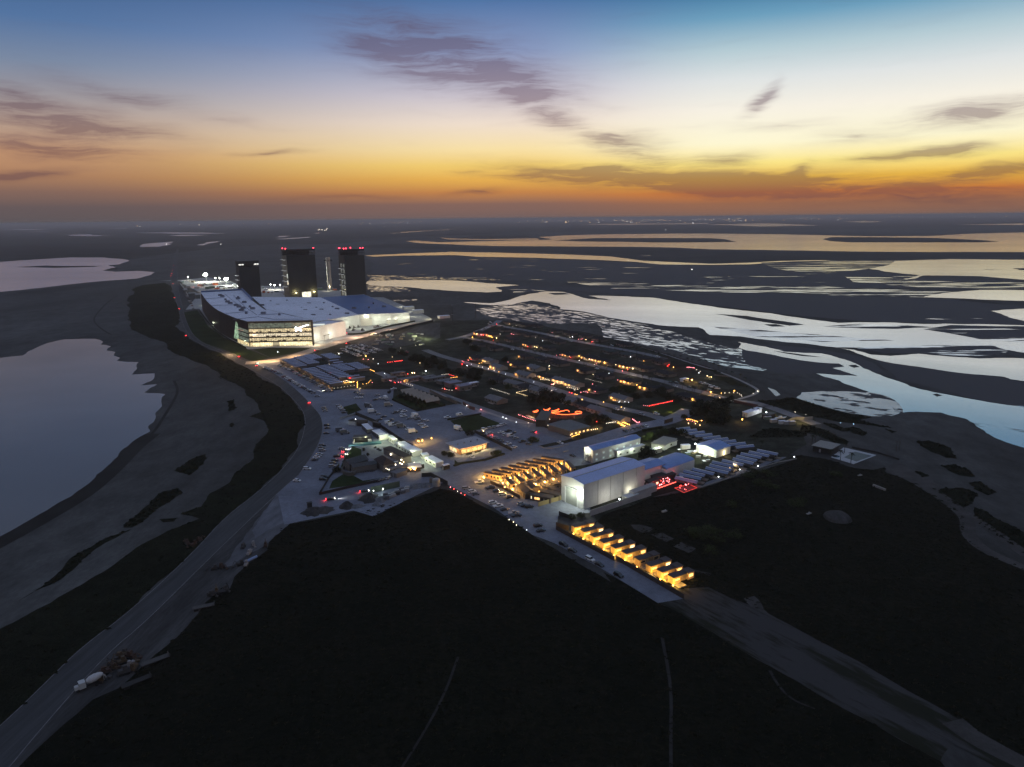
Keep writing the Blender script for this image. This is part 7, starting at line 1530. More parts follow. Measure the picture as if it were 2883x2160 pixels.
# neon yard: red-orange light tubes drawn in the air above a dark stand
nb_ = tag(empty('neon_sculpture', g1('b5:470,960')), 'looping red-orange light tubes over the dark village yard', 'neon sculpture'); o = g1('b5:470,960')
e_neon = em('neon_tube', (1, .13, .03), 7, 'AUTO')
for ln in ('490,775 520,795 575,780 620,750 590,785 545,815 600,835', '545,815 640,810 720,800 795,765 760,800 700,830 610,840', '600,835 720,840 840,815 950,790 990,822', '570,830 680,855 800,878 940,882 1080,872 1200,858 1235,840 1200,822 1130,818 1095,835 1130,855 1180,858', '280,820 330,838 385,810 370,790 330,815 300,828'):
    q = [G(p, 3.5) for p in many('b5:' + ln)]; q = smooth(q, 1); b = MB(); b.tube([(p.x - o.x, p.y - o.y, 3.5) for p in q], .15, 5); b.build('light_tube', [e_neon], nb_)
b = MB()
for x, y in ((300, 830), (600, 840), (800, 875), (1000, 880), (1180, 850), (700, 830), (950, 800)): q = G(many(f'b5:{x},{y}')[0], 3.5); b.cyl(q.x - o.x, q.y - o.y, 0, 3.5, .07, n=5)
b.build('support_post', [m_dark], nb_)
for x, y in ((320, 830), (600, 820), (800, 840), (1000, 860), (1180, 840)): q = G(many(f'b5:{x},{y}')[0], 3); lamp((q.x, q.y, 4.4), (1, .22, .05), 380, rad=.5)
block('b5:335,990 535,1000 400,810', 5.0, 'square dark stand in front of the neon tubes', 'stand_tower', m_fdark, m_dark, cat='kiosk'); block('b5:1110,905 1230,880 1120,880', 2.6, 'small pale kiosk under the neon loop', 'neon_kiosk', m_ftan, m_sh2, cat='kiosk')
sheet('lit_paving', GP('b5:130,900 210,895 330,960 325,1010'), .17, m_path); lamp((*g1('b5:270,930').xy, 3), (1, .62, .26), 700, rad=.3)
rows_ = [(600 + i % 9 * 55, 900 + (i // 9) * 24 + (i % 9) * 4) for i in range(27)]
for i, (x, y) in enumerate(rows_): b = MB(); b.box(0, 0, 0, 2.6, .5, .45); b.box(0, .45, 0, 2.6, .15, .9); tag(b.build('bench', [mat('bench_wood', (.14, .07, .05), .8)], None, g1(f'b5:{x},{y}') + Vector((0, 0, .15)), R(37)), f'bench, {ords[i % 9]} from the left in the {["far", "middle", "near"][i // 9]} row below the neon tubes', 'bench', 'benches below the neon tubes')
block('b5:500,1080 1260,1010 560,1020', 4.0, 'long low grey-green roof in front of the neon yard', 'long_low_hall', m_hw, mat('grey_green_roof', (.12, .13, .13), .8, noise=dict(oct=[(.1, .12)])), cat='hall', over=.6) if False else block('C:1340,1092 1565,1160 1500,1052', 4.0, 'long low grey roof in front of the neon yard', 'long_low_hall', m_hw, mat('grey_green_roof', (.125, .135, .14), .8, noise=dict(oct=[(.1, .12)])), cat='hall', over=.6)
block('C:1565,1162 1770,1112 1500,1060', 4.0, 'low wing of the long grey roof with an amber-lit front', 'long_low_hall', m_hw, mat('grey_wing_roof', (.125, .135, .14), .8, noise=dict(oct=[(.1, .12)])), win=5, wm=e_win, cat='hall', over=.6)
for s in ('C:1600,1190', 'C:1680,1170', 'C:1760,1140', 'C:1860,1120'): lamp((*g1(s).xy, 2.4), (1, .50, .15), 380, rad=.25)
tag(MB().box(0, 0, 0, 1.8, .3, 2.2).build('green_sign', [em('green_panel', (.02, .85, .36), 2.6)], None, g1('b5:1920,605') + Vector((0, 0, .6)), .2), 'bright green lit panel before a house in the village', 'sign')
# strings and scatters of bulbs
def string(s, n, z, label, c_='pale', r_=.2, power=0, name='light_string', cat='light string', group=None):
    pts = [G(p, z) for p in many(s)]; seg = [0]
    for a, q in zip(pts, pts[1:]): seg.append(seg[-1] + (q - a).length)
    o = pts[0]; t_ = tag(empty(name, (o.x, o.y, .1)), label, cat, group); b = MB(); pb = MB()
    for i in range(n):
        dd = seg[-1] * i / max(1, n - 1); dd = min(dd, seg[-1] - .001); k = max(j for j in range(len(seg) - 1) if seg[j] <= dd)
        p = pts[k] + (pts[k + 1] - pts[k]) * ((dd - seg[k]) / (seg[k + 1] - seg[k])); bb = MB(); bb.ball(p.x - o.x, p.y - o.y, z, r_ * .9, n=5, k=3)
        bb.build('bulb', [dict(amber=e_amber, warm=e_warm, cool=e_cool, pale=e_pale, red=e_red, pink=e_pink)[c_]], t_)
        if i % 4 == 0: pb.cyl(p.x - o.x, p.y - o.y, 0, z - .1, .05, n=4)
    if z > .8: pb.tube([(p.x - o.x, p.y - o.y, z + r_ * .5) for p in pts], .03, 3)
    pb.build('cable', [m_dark], t_)
    if power:
        for p in pts: lamp((p.x, p.y, z + .5), dict(amber=AMBER, warm=WARM, cool=COOL, pale=(1, .8, .55), red=REDC, pink=PINK)[c_], power, rad=.2)
    return t_
string('b4:1400,370 1750,482', 13, 1.6, 'dotted white light string along the dark plot fence', 'pale', .2)
string('b4:2125,400 1900,450', 9, 1.6, 'upper arm of the dotted light string before the neon yard', 'warm', .2, 25); string('b4:1900,460 2140,530 b5:290,560', 14, 1.6, 'lower arm of the dotted light string before the neon yard', 'warm', .2, 40)
string('b5:0,885 25,893', 2, 1.2, 'pair of pink lamps at the corner of the neon yard', 'pink', .26); string('b5:80,915 215,965 490,1062', 14, 1.2, 'row of pink lamps along the footpath edge of the neon yard', 'pink', .26, 50)
string('b6:500,428 575,437', 3, 1.2, 'three faint pink lamps left of the red-lit row', 'pink', .2); string('b6:610,437 1055,343', 16, 1.0, 'bright red row of sixteen lamps on the dark lawn', 'red', .34, 60)
string('a2:965,668 1065,658', 4, 1.2, 'four red lamps at the left of the red row by the car lot', 'red', .3, 30); string('a2:1115,650 1275,630', 9, 1.2, 'red row of lamps on the lawn by the car lot', 'red', .3, 40)
string('b4:440,105 570,92', 6, 2, 'short string of white lamps left of the orange-lit lane', 'pale', .2); string('b4:585,100 670,130', 6, 1.5, 'orange-red light strip on the lane below the dark trees', 'red', .2, 40); string('b4:620,165 745,152', 8, 1.5, 'amber lamps at the end of the lane below the dark trees', 'amber', .2, 60)
string('a1:1935,525 2020,560', 5, 2, 'amber-lit strip at the back corner of the trailer park', 'amber', .3, 60); string('a1:1420,690 1530,705', 5, 2, 'orange-red strip light among the near trailers', 'red', .34, 120); string('a1:1075,600 1145,615', 4, 2, 'pinkish-red lamps between the trailer columns', 'pink', .36, 60)
string('a1:1385,770 1440,752 1550,785', 8, 2.4, 'warm string lights on the trailer park terrace', 'warm', .3, 140); string('a1:1395,800 1535,790', 6, 1.6, 'lower warm string on the trailer park terrace', 'amber', .3, 160); string('a1:1590,775 1670,790 1665,890', 6, 2, 'amber lamps at the terrace corner post', 'amber', .36, 140); string('a1:1780,825 1880,810 1945,745', 6, 1.5, 'amber lamps strung behind the terrace corner', 'amber', .25, 90)
string('a1:1190,910 1340,890 1600,850', 7, 1.2, 'small pale lamps along the near edge of the trailer park', 'pale', .2); bulb('a1:1345,795', 2.6, 'blue-white lamp at the last trailer by the terrace', 'blue', 60, .4, 'village lamps'); lamp((*g1('a1:1720,890').xy, 2.4), (1, .66, .2), 420, rad=.3)
string('a7:720,232 745,240', 2, 1.4, 'red and white lamp pair on the lane by the trailer park', 'pink', .3); string('a7:810,270 835,280', 2, 1.2, 'orange-red lamp pair on the lane verge', 'red', .3, 40); string('a7:895,270 945,265', 2, 1.4, 'pink-red lamp pair on the lane verge', 'pink', .32, 40); string('a7:1070,295 1190,340', 4, 1.2, 'white lamps along the lane above the sawtooth tent', 'pale', .25)
string('b4:455,372 580,405 640,412', 5, 1.6, 'white lamps before the lilac-roofed cabins', 'pale', .22); string('b4:490,375 500,392', 2, 1.6, 'two red lamps before the left lilac-roofed cabin', 'red', .3, 30); bulb('b4:718,380', 1.6, 'single red lamp between the two lilac-roofed cabins', 'red', 40, .36, 'village lamps')
string('b5:670,300 700,265 830,270 930,260', 14, 2.2, 'dense warm string lights on the house front by the middle street', 'warm', .22, 90); string('b5:690,230 900,245', 12, 3, 'upper warm string lights on the house by the middle street', 'warm', .18); string('b5:430,200 520,190 600,215', 8, 1.4, 'white garden lamps left of the string-lit house', 'pale', .24, 40); string('b5:330,130 420,150 560,180', 7, 1.6, 'pale lamps along the house left of the string-lit one', 'pale', .2)
string('b5:945,355 1030,365 1090,380 1150,390', 6, 1.4, 'pale lamps in the garden right of the string-lit house', 'pale', .26, 40); string('b5:1000,310 1060,335 1180,370', 7, 2, 'dim pale lamps on the house right of the string-lit one', 'pale', .18); string('b5:640,297 690,292', 3, 1, 'pink-red lamps at the kerb of the string-lit house', 'pink', .3, 40)
string('b5:1212,450 1300,425 1345,450', 4, 1.2, 'pink-red lamps beside the parked car on the middle street', 'pink', .32, 40); string('b5:990,450 1035,462', 2, 1, 'red and amber lamp pair on the middle street', 'red', .36, 40); string('b5:1100,485 1135,492', 2, 1, 'amber lamp pair on the middle street', 'amber', .32, 30)
string('b5:1310,180 1520,235 1620,262', 14, 1.6, 'faint row of pale lamps along the garden fence', 'pale', .14); string('b5:1715,1050 1880,1020', 7, 1.6, 'string of pale lamps above the lantern garden', 'pale', .2); string('b5:1840,600 1920,605', 3, 1, 'yellow-green lamps under the green panel', 'amber', .3, 20); string('b5:1955,640 2000,600 2035,625 2140,642', 6, 1.2, 'cool white lamps right of the green panel', 'cool', .24, 20)
for r_, (s, n) in enumerate((('b6:0,770 60,790 120,828', 6), ('b6:30,745 120,770 220,802', 7), ('b6:90,740 175,785', 4), ('b6:60,810 135,820', 4))): string(s, n, 1.0, f'row of amber lanterns in the lantern garden, {ords[r_]} from the road side', 'amber', .32, 60, 'light_string', 'lanterns', 'lantern rows')
string('b6:285,695 330,730 380,765 415,752', 8, 1.0, 'pink-red lanterns at the right of the lantern garden', 'pink', .32, 40); string('b6:1340,700 1400,695 1480,720 1545,745', 7, 1.6, 'amber lamps along the left edge of the big grove', 'amber', .32, 70); string('b6:1370,775 1540,785 1595,812', 3, 1.2, 'three warm lamps below the big grove edge', 'warm', .3, 30); string('b6:1355,715 1490,750', 4, 1.0, 'pinkish lamps under the big grove edge', 'pink', .24, 30)
string('C:1570,1200 1640,1170 1760,1150 1850,1135', 16, 1.2, 'warm lanterns along the front of the long low roof', 'warm', .28, 90); string('C:1590,1215 1660,1190', 6, .8, 'lower warm lanterns at the corner of the long low roof', 'amber', .28, 60); string('C:1945,1080 2060,1060', 7, 1.2, 'pale lanterns beside the tree at the lantern garden', 'pale', .22)
string('b3:515,240 560,235 600,245 645,250', 6, 1.4, 'pink-white lit lettering shapes among the garden beds', 'pink', .36, 60); string('b3:1250,738 1480,730 1560,770 1580,800', 7, .8, 'white path lamps looping through the dark park', 'pale', .26, 25)
for i, (sh, x, y, c_k, pw, r_, lb) in enumerate((('b1', 110, 965, 'cool', 40, .28, 'white street lamp, first from the left on the middle street'), ('b1', 345, 968, 'pale', 40, .28, 'white street lamp, third from the left on the middle street'), ('b1', 198, 928, 'cool', 40, .26, 'white street lamp, second from the left on the middle street'), ('b1', 428, 990, 'cool', 40, .28, 'white street lamp, fourth from the left on the middle street'), ('b1', 552, 1027, 'cool', 40, .28, 'white street lamp, fifth from the left on the middle street'), ('b1', 670, 1062, 'cool', 40, .28, 'white street lamp left of the yellow-green one'), ('b1', 768, 1088, 'amber', 40, .32, 'yellow-green street lamp on the middle street'), ('b1', 910, 1132, 'cool', 40, .28, 'white street lamp right of the yellow-green one'), ('b1', 1152, 1088, 'cool', 90, .34, 'tall white lamp right of the middle street lamps'), ('b5', 297, 250, 'cool', 40, .28, 'white street lamp left of the string-lit house front'),
  ('b1', 222, 375, 'amber', 260, .55, 'big orange lamp at the corner of the amber-lit palm street'), ('b1', 325, 305, 'pink', 120, .42, 'pink-orange lamp, left on the first amber house'), ('b1', 400, 320, 'pink', 140, .42, 'pink-orange lamp, middle on the first amber house'), ('b1', 450, 325, 'red', 120, .42, 'red lamp at the right of the first amber house'), ('b1', 590, 355, 'amber', 260, .5, 'amber lamp on the second amber house'), ('b1', 630, 375, 'amber', 220, .5, 'second amber lamp on the second amber house'), ('b1', 725, 390, 'warm', 260, .55, 'bright warm porch lamp at the end of the second amber house'), ('b1', 660, 432, 'red', 60, .36, 'small red lamp on the verge below the second amber house'), ('b1', 798, 305, 'pale', 40, .34, 'white lamp on the hedge right of the second amber house'), ('b1', 1030, 300, 'pink', 120, .45, 'pinkish-red lamp alone in the dark gardens'), ('b1', 1072, 312, 'pink', 100, .4, 'second pinkish lamp in the dark gardens'), ('b1', 725, 100, 'red', 120, .45, 'orange-red lamp at the far street corner'), ('b1', 990, 95, 'warm', 80, .4, 'warm lamp at the far end house'), ('b1', 1060, 142, 'pale', 40, .3, 'pale lamp by the far palms'), ('b1', 1130, 127, 'pale', 40, .3, 'pale lamp right of the far palms'),
  ('b1', 1370, 565, 'red', 120, .42, 'red lamp by the vans on the amber-lit street'), ('b1', 1510, 565, 'warm', 120, .4, 'orange lamp at the house right of the vans'), ('b1', 1560, 585, 'warm', 120, .4, 'second orange lamp at the house right of the vans'), ('b1', 1680, 440, 'cool', 40, .36, 'white lamp on a roof in the dark gardens'), ('b1', 1535, 372, 'pale', 40, .32, 'white lamp beside the far palm street houses'), ('b1', 1165, 745, 'warm', 80, .4, 'warm window lamp on the house below the palms'), ('b1', 1205, 745, 'pale', 40, .3, 'pale lamp beside the warm window lamp'), ('b1', 1970, 745, 'pink', 40, .28, 'pink lamp left of the amber houses'), ('b1', 2040, 735, 'pink', 40, .28, 'second pink lamp left of the amber houses'), ('b1', 960, 885, 'pink', 40, .34, 'pink lamp in the dark yard above the middle street'), ('b1', 480, 870, 'warm', 60, .34, 'warm lamp at the end of the pale roof'), ('b1', 365, 912, 'amber', 60, .34, 'amber lamp row start above the middle street'), ('b1', 415, 900, 'amber', 60, .32, 'amber lamp right of the row start above the middle street'), ('b1', 195, 830, 'red', 60, .34, 'red lamp left of the pale roofs'), ('b1', 140, 848, 'pink', 40, .3, 'pink lamp left of the red one by the pale roofs'), ('b1', 10, 865, 'pink', 60, .34, 'pink lamp at the end of the middle street'), ('b1', 40, 880, 'red', 40, .32, 'red lamp at the end of the middle street'), ('b1', 10, 940, 'red', 60, .36, 'red lamp on the near verge of the middle street end'), ('b1', 645, 870, 'pale', 40, .32, 'white lamp at the end of the second pale roof'), ('b1', 672, 960, 'pale', 40, .3, 'white lamp below the second pale roof'), ('b1', 1820, 962, 'pale', 60, .36, 'white lamp at the garden right of the blue roof'), ('b1', 1820, 1027, 'warm', 30, .26, 'small warm lamp below the garden right of the blue roof'), ('b1', 1415, 1127, 'amber', 90, .42, 'amber lamp on the middle street house'), ('b1', 1875, 270, 'pink', 40, .26, 'pink lamp on the far palm street houses'), ('b1', 1800, 285, 'pale', 30, .26, 'pale lamp on the far palm street houses'),
  ('b2', 320, 605, 'red', 120, .4, 'red-orange lamp at the foot of the third amber house'), ('b2', 380, 565, 'amber', 200, .45, 'amber lamp on the third amber house'), ('b2', 405, 580, 'amber', 160, .42, 'second amber lamp on the third amber house'), ('b2', 300, 580, 'warm', 120, .36, 'warm lamp at the left of the third amber house'), ('b2', 490, 578, 'amber', 160, .45, 'orange lamp right of the third amber house'), ('b2', 685, 640, 'warm', 260, .55, 'bright warm lamp on the fourth amber house'), ('b2', 725, 645, 'pink', 120, .38, 'pinkish lamp right of the bright warm one'), ('b2', 805, 660, 'amber', 180, .45, 'amber lamp at the left of the fifth amber house'), ('b2', 895, 680, 'amber', 220, .5, 'amber lamp in the middle of the fifth amber house'), ('b2', 925, 682, 'warm', 120, .4, 'warm lamp by the middle of the fifth amber house'), ('b2', 980, 702, 'amber', 180, .45, 'amber lamp at the right of the fifth amber house'), ('b2', 820, 725, 'pink', 40, .3, 'pink lamp on the verge of the fifth amber house'), ('b2', 785, 738, 'pale', 30, .3, 'pale lamp on the verge of the fifth amber house'), ('b2', 885, 710, 'warm', 60, .32, 'warm lamp on the path of the fifth amber house'), ('b2', 1062, 688, 'cool', 40, .34, 'white lamp right of the fifth amber house'),
  ('b2', 1200, 745, 'warm', 200, .48, 'warm window lamp at the left of the sixth amber house'), ('b2', 1345, 780, 'warm', 220, .5, 'warm lamp on the sixth amber house'), ('b2', 1430, 790, 'amber', 240, .5, 'amber lamp on the sixth amber house'), ('b2', 1470, 800, 'amber', 240, .5, 'second amber lamp on the sixth amber house'), ('b2', 1535, 825, 'warm', 160, .42, 'warm lamp at the right end of the sixth amber house'), ('b2', 1330, 865, 'pink', 60, .32, 'pink lamp on the drive of the sixth amber house'), ('b2', 1430, 838, 'red', 90, .34, 'red lamp on the step of the sixth amber house'), ('b2', 1645, 808, 'cool', 40, .34, 'white lamp right of the sixth amber house'), ('b2', 1490, 592, 'cool', 60, .4, 'white lamp on the dark house above the sixth amber house'), ('b2', 1745, 672, 'amber', 60, .38, 'yellow lamp on the dark house near the shore'), ('b2', 490, 665, 'cool', 40, .3, 'white lamp on the palm street pavement'), ('b2', 310, 212, 'pale', 40, .3, 'left white lamp on the far palm street'), ('b2', 358, 202, 'cool', 60, .36, 'right white lamp on the far palm street'), ('b2', 480, 248, 'pink', 60, .36, 'left pink lamp on the far palm street'), ('b2', 525, 243, 'pink', 60, .36, 'middle pink lamp on the far palm street'), ('b2', 555, 240, 'pink', 50, .32, 'right pink lamp on the far palm street'), ('b2', 622, 255, 'warm', 80, .36, 'warm lamp by the third far house'), ('b2', 735, 300, 'red', 90, .4, 'red lamp by the lit stretch of the far palm street'), ('b2', 755, 290, 'pink', 60, .32, 'pink lamp by the lit stretch of the far palm street'), ('b2', 850, 258, 'pale', 90, .42, 'pale lit doorway at the end of the far palm street'), ('b2', 760, 935, 'warm', 60, .34, 'dim warm window in the house below the palms'), ('b2', 792, 935, 'warm', 60, .34, 'second warm window in the house below the palms'), ('b2', 1068, 912, 'cool', 30, .32, 'white lamp on the car by the house drive'), ('b2', 1355, 1078, 'amber', 120, .42, 'left amber window below the sixth amber house'), ('b2', 1390, 1080, 'amber', 120, .42, 'right amber window below the sixth amber house'), ('b2', 1485, 1100, 'warm', 90, .38, 'warm lamp right of the two amber windows'), ('b2', 1240, 1040, 'pink', 30, .26, 'pink lamp left of the two amber windows'),
  ('b3', 165, 188, 'red', 120, .42, 'upper red lamp of the trio on the dark shore house'), ('b3', 135, 220, 'red', 120, .42, 'lower red lamp of the trio on the dark shore house'), ('b3', 250, 242, 'amber', 140, .45, 'orange lamp of the trio on the dark shore house'), ('b3', 608, 492, 'amber', 900, .75, 'bright amber lamp above the kiosk car park'), ('b3', 745, 350, 'cool', 30, .34, 'white lamp left of the lit swing'), ('b3', 768, 320, 'pale', 30, .28, 'pale lamp above the lit swing'), ('b3', 700, 288, 'pale', 30, .28, 'pale lamp right of the pink lettering'), ('b3', 905, 410, 'warm', 60, .34, 'warm lamp at the left of the lit swing'), ('b3', 985, 430, 'warm', 60, .34, 'warm lamp at the right of the lit swing'), ('b3', 945, 432, 'warm', 30, .28, 'warm lamp in the middle of the lit swing'), ('b3', 1435, 700, 'amber', 160, .42, 'yellow lamp in the dark park'), ('b3', 1180, 745, 'amber', 60, .36, 'yellow lamp at the edge of the lit road'), ('b3', 1150, 832, 'warm', 260, .4, 'warm lamp on the kerb right of the red van'), ('b3', 975, 725, 'amber', 500, .6, 'amber lamp beside the red van'), ('b3', 1890, 705, 'pale', 40, .36, 'pale lamp at the bend of the shore path'), ('b3', 1800, 752, 'pale', 40, .32, 'pale lamp before the bend of the shore path'), ('b3', 668, 855, 'warm', 60, .5, 'yellow window lamp on the dark house below the road'), ('b3', 732, 868, 'pale', 40, .36, 'white lamp right of the yellow window'),
  ('b6', 365, 35, 'amber', 240, .55, 'amber lamp on the lit house left of the grove'), ('b6', 562, 80, 'amber', 180, .5, 'amber lamp right of the lit house left of the grove'), ('b6', 1790, 650, 'pink', 20, .28, 'tiny pink lamp inside the big grove'), ('b6', 1625, 728, 'amber', 60, .34, 'amber lamp at the near edge of the big grove'), ('b6', 65, 465, 'amber', 90, .4, 'amber street lamp near the lantern garden'), ('b6', 125, 483, 'pale', 30, .28, 'pale street lamp right of the amber one near the lantern garden'), ('b5', 1235, 597, 'amber', 160, .55, 'yellow-orange lamp at the corner of the rounded grey roof'), ('b5', 1655, 642, 'amber', 90, .42, 'yellow lamp at the middle of the lower middle street'), ('b5', 1088, 557, 'cool', 30, .28, 'white lamp on the rounded grey roof'), ('b5', 222, 90, 'amber', 90, .42, 'amber lamp on the first house above the middle street'), ('b5', 1727, 903, 'pink', 40, .34, 'pink-red lamp on the long grey-roofed house'), ('b5', 1520, 1022, 'red', 40, .3, 'red lamp in the tree by the long low roof'), ('b5', 1490, 437, 'pink', 40, .34, 'pink lamp on the lawn beside the middle street'), ('b5', 1440, 292, 'pink', 40, .32, 'pink lamp in the garden behind the string-lit houses'), ('b5', 645, 415, 'pale', 40, .32, 'white lamp beside the white parked car'), ('b5', 440, 968, 'pale', 30, .34, 'left white lamp on the dark stand'), ('b5', 503, 968, 'pale', 30, .34, 'second white lamp on the dark stand'), ('b5', 573, 962, 'pale', 20, .28, 'third white lamp on the dark stand'), ('b5', 607, 975, 'pale', 20, .3, 'fourth white lamp on the dark stand'),
  ('a2', 515, 545, 'amber', 420, .8, 'large orange glowing lamp at the corner of the gravel car lot'), ('a2', 462, 605, 'pink', 60, .36, 'pinkish-white lamp below the large orange lamp'), ('a2', 565, 612, 'pink', 60, .36, 'pink lamp right below the large orange lamp'), ('a2', 668, 600, 'pale', 90, .45, 'pale yellow lamp right of the large orange lamp'), ('a2', 772, 698, 'cool', 30, .3, 'white lamp on the lane left of the red row'), ('a2', 1240, 375, 'pale', 60, .36, 'white lamp at the top of the trees by the car lot'), ('a2', 1218, 440, 'pale', 60, .34, 'white lamp in front of the trees by the car lot'), ('a2', 1065, 558, 'warm', 30, .26, 'small warm lamp in the scrub by the car lot'), ('a2', 1555, 318, 'pale', 40, .3, 'pale lamp on the lane above the dark trees'), ('a2', 1640, 685, 'warm', 80, .34, 'warm lamp under the dark trees'), ('a2', 1385, 910, 'red', 60, .36, 'red lamp by the lit doorway shed'), ('a2', 1480, 893, 'warm', 160, .5, 'warm doorway lamp of the long dark shed'), ('a2', 1525, 893, 'warm', 120, .44, 'second doorway lamp of the long dark shed'), ('a2', 1762, 855, 'cool', 260, .55, 'bright white lamp under the village tree clump'), ('a2', 905, 900, 'cool', 30, .3, 'white lamp on the walled lane'), ('a2', 1712, 1018, 'pink', 40, .36, 'pink lamp beside the long dark shed'), ('a2', 1860, 1020, 'pale', 40, .34, 'white lamp beside the long dark shed'), ('a2', 150, 700, 'pale', 20, .26, 'left pale lamp among the trailers'), ('a2', 213, 720, 'pale', 20, .26, 'right pale lamp among the trailers'),
  ('a1', 775, 482, 'pale', 30, .3, 'pale lamp between the trailer blocks'), ('a1', 435, 405, 'pale', 20, .26, 'pale lamp on the fence column of trailers'), ('a1', 1085, 412, 'pale', 20, .26, 'pale lamp on the second column of trailers'), ('a1', 1978, 795, 'pink', 40, .3, 'pink lamp behind the trailer park terrace'), ('b4', 85, 195, 'pink', 40, .34, 'pink lamp on the walled lane by the cabins'), ('b4', 222, 192, 'pale', 40, .34, 'pale lamp by the dark shed on the lane'), ('b4', 1205, 785, 'pink', 60, .34, 'pink lamp on the long footpath'), ('b4', 1630, 935, 'cool', 30, .3, 'white lamp on the footpath, left of a pair'), ('b4', 1695, 962, 'cool', 30, .34, 'white lamp on the footpath, right of a pair'), ('b4', 925, 712, 'cool', 60, .34, 'white lamp on the brick gate wall'), ('c8', 1200, 203, 'cool', 30, .3, 'white lamp on the footpath above the fenced lot'), ('c8', 1432, 218, 'pale', 30, .28, 'pale lamp at the footpath bend'), ('c8', 1822, 265, 'pale', 30, .32, 'left pale lamp on the long low hall wall'), ('c8', 1940, 307, 'pale', 30, .3, 'middle pale lamp on the long low hall wall'), ('c8', 1972, 315, 'pale', 30, .3, 'right pale lamp on the long low hall wall'), ('c8', 560, 375, 'warm', 200, .4, 'warm light on the car end by the dark fence'), ('c8', 735, 450, 'red', 60, .36, 'red lamp on the silver car by the dark fence'),
  ('A', 857, 998, 'cool', 30, .5, 'white lamp on the entrance lawn before the office front'), ('A', 1408, 845, 'red', 60, .5, 'pink-red lamp at the corner of the annex'), ('b8', 2060, 620, 'amber', 260, .45, 'left orange light on the loading patch behind the yard wall'), ('b8', 2130, 610, 'amber', 200, .4, 'right orange light on the loading patch behind the yard wall'), ('b7', 1600, 100, 'amber', 300, .5, 'orange work light on the left skip behind the site cabins'), ('b7', 1690, 80, 'amber', 200, .42, 'orange work light on the middle skip behind the site cabins'), ('b7', 1880, 40, 'amber', 320, .5, 'orange work light on the right skip behind the site cabins'),
  ('D', 30, 637, 'pink', 10, .3, 'pink roadside lamp, first from the left along the dark field'), ('D', 66, 655, 'red', 10, .3, 'red roadside lamp, second from the left along the dark field'), ('D', 105, 678, 'pale', 10, .24, 'pale roadside lamp, third from the left along the dark field'), ('D', 140, 698, 'pink', 6, .2, 'faint roadside lamp, fourth from the left along the dark field'), ('D', 178, 717, 'red', 10, .32, 'bright red roadside lamp, fifth from the left along the dark field'), ('D', 640, 973, 'pale', 10, .26, 'pale roadside lamp, upper of three beyond the dark cars'), ('D', 684, 998, 'warm', 10, .26, 'warm roadside lamp, middle of three beyond the dark cars'), ('D', 715, 1030, 'pale', 10, .26, 'pale roadside lamp, lower of three beyond the dark cars'), ('D', 822, 1080, 'cool', 6, .18, 'faint roadside lamp beyond the three by the dark cars'),
  ('RT', 395, 160, 'cool', 700, .7, 'star-bright white lamp on the boat yard shed'), ('RT', 225, 207, 'amber', 300, .6, 'orange fire-like lamp at the right edge of the big grove'), ('RT', 432, 170, 'amber', 60, .34, 'left orange window lamp on the boat yard hut'), ('RT', 445, 167, 'amber', 60, .34, 'middle orange window lamp on the boat yard hut'), ('RT', 455, 164, 'amber', 60, .34, 'right orange window lamp on the boat yard hut'), ('RT', 598, 152, 'pale', 10, .24, 'pale lamp on the shore track'), ('RT', 673, 170, 'pale', 10, .24, 'pale lamp at the end of the shore track'), ('RT', 918, 228, 'blue', 6, .26, 'left bluish lamp on the mud shore'), ('RT', 1010, 237, 'blue', 6, .26, 'right bluish lamp on the mud shore'))):
    bulb(f'{sh}:{x},{y}', 1.8, lb, c_k, pw * 1.8, r_ * .8, 'lamps of the village gardens and streets', True, 'garden_lamp')
for s, pw, c_ in (('b6:720,545', 220, (1, .72, .18)), ('b6:1020,560', 240, (1, .72, .12)), ('b6:1250,500', 160, (1, .62, .3))): q = g1(s); lamp((q.x, q.y, 1.4), c_, pw, rad=.2)
for s, z, pw in (('b2:60,190', 6, 500), ('b2:700,315', 6, 700), ('b1:1950,350', 6, 600), ('b1:780,130', 6, 700), ('b1:60,350', 6, 900), ('b2:1500,950', 5, 900), ('b2:1680,990', 5, 500), ('b3:700,600', 6, 500), ('b3:1300,880', 6, 1200), ('b3:1550,930', 5, 700)): lamp((*g1(s).xy, z), (1, .78, .52), pw, rad=.3)
for s, pw in (('a5:1950,590', 2600), ('a5:1850,560', 1200), ('a5:1700,500', 700)): lamp((*g1(s).xy, 6), (.88, 1, .42), pw, rad=.4)
# boat yard at the shore
block('E:1490,235 1640,185 1500,205', 3.4, 'pale flat shed behind two small palms in the grove', 'boat_shed', m_wallw, m_roof, cat='shed'); block('E:1700,262 1785,238 1690,235', 3.0, 'small hut with three orange windows at the boat yard', 'boat_hut', m_fdark, m_dark, cat='hut')
lamp((*g1('RT:640,230').xy, 5), (1, .66, .22), 900, rad=.3); lamp((*g1('RT:590,235').xy, 2), (1, .9, .6), 160, rad=.3)
bo = tag(empty('motor_boat', g1('E:1838,292'), .15), 'white motor boat on land beside the lit boat yard hut', 'boat'); b = MB(); b.add([(-4.5, -1.3, 1), (-4.5, 1.3, 1), (2.5, 1.2, 1.1), (4.8, 0, 1.5), (2.5, -1.2, 1.1), (-4.3, -.8, .2), (-4.3, .8, .2), (2, .6, .2), (3.6, 0, .5), (2, -.6, .2)], [(0, 4, 3, 2, 1), (0, 5, 9, 4), (4, 9, 8, 3), (3, 8, 7, 2), (2, 7, 6, 1), (1, 6, 5, 0), (5, 6, 7, 8, 9)]); b.build('hull', [paint['white']], bo)
